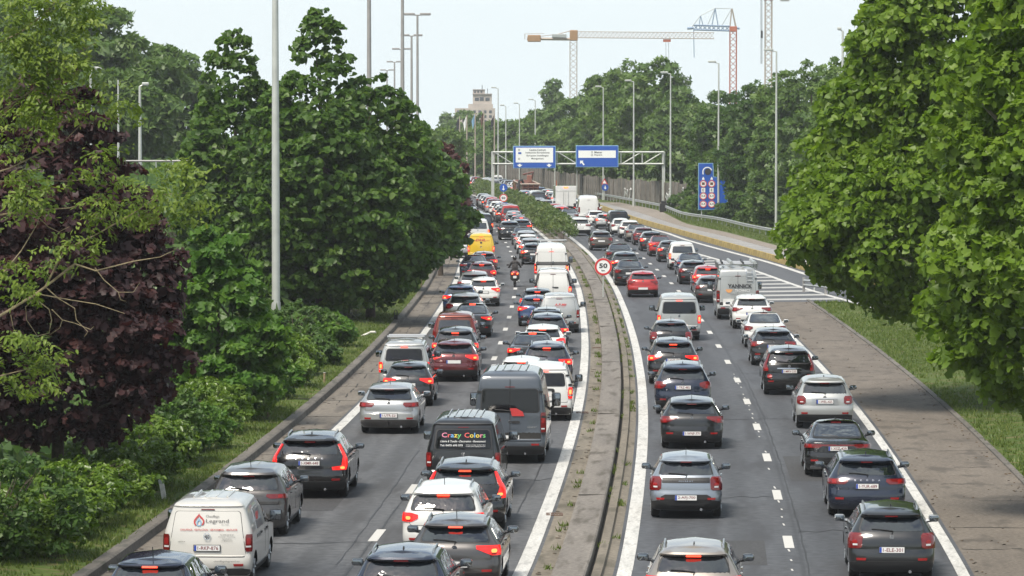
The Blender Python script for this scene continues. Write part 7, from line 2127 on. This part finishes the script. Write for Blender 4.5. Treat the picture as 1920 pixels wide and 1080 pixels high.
b = MB(); b.tube([(-.25, .3, .02), (0, .3, .12), (.15, .2, .2), (.35, .1, .2)], .05, 7); b.build('pipe', M['post_white'], e); MB().box(-.3, -.15, .2, .4, -.05, .05).build('foot', M['concrete'], e)

# ------------------------------------------------------------------ flag poles, tower, cranes
for i, (px, d, top, c) in enumerate(((862, 690, 218, 'sign_black'), (875.5, 680, 216, 'sign_white'), (891, 672, 212, 'decal_blue'), (907.5, 664, 209, 'rust'), (927, 655, 214, 'sign_black'))):
    e = empty('flag_pole', (wx(px, d), d, 0)); tag(e, 'white flag pole below the tower, flag ' + ('dark, leftmost', 'white', 'pale blue', 'rust brown', 'black, rightmost')[i] + ' and hanging limp', 'flag pole', 'flag poles before the tower')
    Z = wz(top, d); b = MB(); b.tube([(0, 0, 0), (0, 0, Z)], .14, 8, 0, .08); b.build('pole', M['crane_white'], e)
    b = MB(); vs = []
    for r_ in range(5):
        for q in range(5): vs.append((-.1 - q * .13 * (1 - .1 * r_), .12 * math.sin(q * 1.9 + r_ * .4), Z - .15 - r_ * .36 - q * .30))
    b.add(vs, [(r_ * 5 + q, r_ * 5 + q + 1, (r_ + 1) * 5 + q + 1, (r_ + 1) * 5 + q) for r_ in range(4) for q in range(4)]); b.build('flag', M[c], e, None, 60)
d = 1350.0
def bx(px0, px1, py0, py1, name, mat, dep, par, y0=0):
    x0, x1, z1, z0 = wx(px0, d) - tx, wx(px1, d) - tx, wz(py0, d), wz(py1, d)
    return MB().box(x0, x1, y0, y0 + dep, z0, z1).build(name, M[mat], par)
tx = wx(893, d)
e = empty('stone_tower', (tx, d, 0)); tag(e, 'hazy pale stone tower building stepped at its top, above the far trees', 'building')
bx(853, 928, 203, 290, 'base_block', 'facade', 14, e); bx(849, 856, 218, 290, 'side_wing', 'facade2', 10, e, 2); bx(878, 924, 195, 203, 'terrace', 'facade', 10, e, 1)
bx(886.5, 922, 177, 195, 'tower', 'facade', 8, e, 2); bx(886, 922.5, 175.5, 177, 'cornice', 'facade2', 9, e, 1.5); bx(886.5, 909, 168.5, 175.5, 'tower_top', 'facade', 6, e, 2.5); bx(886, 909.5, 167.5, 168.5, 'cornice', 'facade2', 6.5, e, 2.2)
for (a, b2, c, f_) in ((890, 898, 183, 189), (899.5, 907, 182, 189), (910, 918, 183, 189), (889, 892, 170, 174), (895, 898, 170, 174), (901, 904, 170, 174)):
    bx(a, b2, c, f_, 'window', 'win', .3, e, 1.9 if c > 175 else 2.4)
for k in range(7):
    for r_ in range(3): bx(857 + k * 10, 862 + k * 10, 207 + r_ * 9, 212 + r_ * 9, 'window', 'win', .3, e, -.1)
MB().tube([(wx(904, d) - tx, 4, wz(168, d)), (wx(904, d) - tx, 4, wz(159, d))], .12, 6).build('antenna', M['trim'], e)
MB().tube([(wx(914, d) - tx, 4, wz(176, d)), (wx(914, d) - tx, 4, wz(166, d))], .1, 6).build('antenna', M['trim'], e)
d = 900.0; tx = wx(805, d)
e = empty('apartment_building', (tx, d, 0)); tag(e, 'small pale ochre rooftop peeking over the maples left of the tower', 'building')
bx(794, 818, 247, 300, 'wall', 'facade', 8, e); bx(793, 819, 244.5, 247, 'roof', 'roof_tile', 9, e, -.5)
d = 640.0; tx = wx(1282, d)
e = empty('brick_house', (tx, d, 0)); tag(e, 'red tiled roof showing in the gap between the chestnuts and dark trees', 'building')
bx(1266, 1300, 205, 300, 'wall', 'facade', 8, e)
x0, x1 = wx(1262, d) - tx, wx(1304, d) - tx; zr, ze = wz(186, d), wz(206, d)
MB().add([(x0, -.5, ze), (x1, -.5, ze), (x1, 8.5, ze), (x0, 8.5, ze), (x0, 4, zr), (x1, 4, zr)], [(0, 1, 5, 4), (2, 3, 4, 5), (1, 2, 5), (3, 0, 4), (0, 3, 2, 1)]).build('roof', M['roof_tile'], e)

def lattice(p, q, w, n, mat, parent, name, r=.07, tri=False):
    """square lattice boom between two points"""
    p, q = Vector(p), Vector(q); t = (q - p).normalized(); L = (q - p).length
    u = Vector((0, 1, 0)) if abs(t.y) < .9 else Vector((1, 0, 0)); v = t.cross(u).normalized(); u = v.cross(t).normalized()
    cs = [(-1, -1), (1, -1), (1, 1), (-1, 1)] if not tri else [(-1, -.8), (1, -.8), (0, 1)]
    b = MB(); k = len(cs)
    def pt(i, s): return p + t * (L * s) + u * cs[i][0] * w / 2 + v * cs[i][1] * w / 2
    for i in range(k): b.bar(pt(i, 0), pt(i, 1), r * 1.7)
    b.build(name + '_chord', mat, parent)
    b = MB()
    for s in range(n):
        for i in range(k):
            j = (i + 1) % k
            b.bar(pt(i, s / n), pt(j, (s + 1) / n), r * 1.1)
            if i % 2 == 0: b.bar(pt(i, s / n), pt(j, s / n), r)
    b.build(name + '_lacing', mat, parent)
# white crane with long jib
d = 1000.0
def cp(px, py, dd=0): return Vector((wx(px, d + dd) - wx(1075, d), dd, wz(py, d)))
e = empty('tower_crane', (wx(1075, d), d, 0)); tag(e, 'pale tower crane with a long horizontal jib and ochre counterweight', 'crane')
lattice(cp(1075, 310), cp(1075, 78), 1.75, 22, M['crane_white'], e, 'mast', .08)
lattice(cp(1082, 66), cp(1338, 68), 1.7, 34, M['crane_white'], e, 'jib', .07, True)
MB().box(cp(1068, 0).x, cp(1083, 0).x, -1, 1, wz(77, d), wz(57, d), 0, .2).build('slewing_cab', M['crane_yellow'], e)
MB().bar(cp(988, 73), cp(1070, 74), .5).build('counter_jib', M['crane_white'], e)
MB().bar(cp(1040, 66), cp(1075, 57), .16).build('tie', M['crane_white'], e); MB().bar(cp(1000, 70), cp(1050, 64), .12).build('tie', M['crane_white'], e)
MB().box(cp(989, 0).x, cp(1014, 0).x, -.8, .8, wz(79, d), wz(66, d), 0, .2).build('counterweight', M['crane_yellow'], e)
MB().box(cp(1035, 0).x, cp(1062, 0).x, -.6, .6, wz(71, d), wz(64, d), 0, .1).build('winch', M['galv'], e)
MB().bar(cp(984, 64), cp(984, 74), .12).bar(cp(984, 64), cp(1020, 63), .08).build('hand_rail', M['crane_white'], e)
MB().box(cp(1243, 0).x, cp(1257, 0).x, -.7, .7, wz(79, d), wz(74, d)).build('trolley', M['crane_orange'], e)
MB().bar(cp(1248, 78), cp(1249, 150), .08).bar(cp(1253, 78), cp(1254, 150), .08).build('hoist_rope', M['galv'], e)
# orange crane with blue foreshortened jib
d = 1120.0
def cp(px, py, dd=0): return Vector((wx(px, d) - wx(1374, d), dd, wz(py, d)))
e = empty('tower_crane', (wx(1374, d), d, 0)); tag(e, 'orange tower crane mast with a blue jib seen end on and two A frames', 'crane')
lattice(cp(1374, 310), cp(1374, 56), 1.85, 22, M['crane_orange'], e, 'mast', .11)
MB().box(cp(1367, 0).x, cp(1381, 0).x, -1, 1, wz(60, d), wz(50, d), 0, .15).build('slewing_cab', M['crane_orange'], e)
lattice(cp(1367, 54), cp(1300, 52), 1.3, 8, M['crane_blue'], e, 'jib', .16)
MB().bar(cp(1300, 53), cp(1288, 54), .5).build('jib_tip', M['crane_blue'], e)
MB().bar(cp(1378, 53), cp(1386, 54), .4).build('counter_jib', M['crane_blue'], e)
MB().bar(cp(1368, 50), cp(1371, 17), .25).bar(cp(1379, 50), cp(1372, 17), .25).build('a_frame', M['crane_white'], e)
MB().bar(cp(1334, 50), cp(1340, 16), .2).bar(cp(1346, 50), cp(1340, 16), .2).build('a_frame', M['crane_blue'], e)
MB().bar(cp(1310, 50), cp(1313, 30), .15).bar(cp(1318, 50), cp(1313, 30), .15).build('a_frame', M['crane_blue'], e)
for a, c in (((1340, 16), (1371, 17)), ((1340, 16), (1313, 30)), ((1313, 30), (1296, 52)), ((1340, 16), (1325, 50)), ((1371, 17), (1352, 50)), ((1371, 17), (1378, 52))): MB().bar(cp(*a), cp(*c), .13).build('tie_rope', M['galv'], e)
MB().bar(cp(1300, 56), cp(1301, 108), .16).build('hoist_rope', M['crane_blue'], e)
# third crane: only its mast and hoist rope in the picture
d = 900.0
def cp(px, py, dd=0): return Vector((wx(px, d) - wx(1440, d), dd, wz(py, d)))
e = empty('tower_crane', (wx(1440, d), d, 0)); tag(e, 'grey lattice crane mast leaving the top edge behind the tallest lamp', 'crane')
lattice(cp(1440, 310), cp(1440, -30), 1.5, 30, M['crane_white'], e, 'mast', .10)
MB().box(cp(1431, 0).x, cp(1449, 0).x, -1, 1, wz(1, d), wz(-16, d)).build('slewing_cab', M['crane_orange'], e)
MB().box(cp(1462, 0).x, cp(1479, 0).x, -.6, .6, wz(3, d), wz(-12, d), 0, .15).build('counterweight', M['galv'], e); MB().bar(cp(1440, -14), cp(1480, -14), .4).build('counter_jib', M['crane_white'], e)
MB().bar(cp(1427.5, -20), cp(1428, 120), .09).bar(cp(1425.5, -20), cp(1426, 120), .07).build('hoist_rope', M['trim'], e)
MB().box(cp(1426, 0).x, cp(1429.5, 0).x, -.2, .2, wz(72, d), wz(58, d)).build('hook_block', M['trim'], e)

# ------------------------------------------------------------------ the air between
hb = MB().box(-420, 420, -25, 1900, -1.2, 62)
hz_m = bpy.data.materials.new('haze_air'); hz_m.use_nodes = True
hn = hz_m.node_tree.nodes; hn.clear()
ho = hn.new('ShaderNodeOutputMaterial'); hv = hn.new('ShaderNodeVolumePrincipled')
hv.inputs['Color'].default_value = (.93, .96, 1.0, 1); hv.inputs['Density'].default_value = 0.00016; hv.inputs['Anisotropy'].default_value = .2
hz_m.node_tree.links.new(hv.outputs[0], ho.inputs['Volume'])
HZ = hb.build('haze', hz_m); HZ['kind'] = 'stuff'
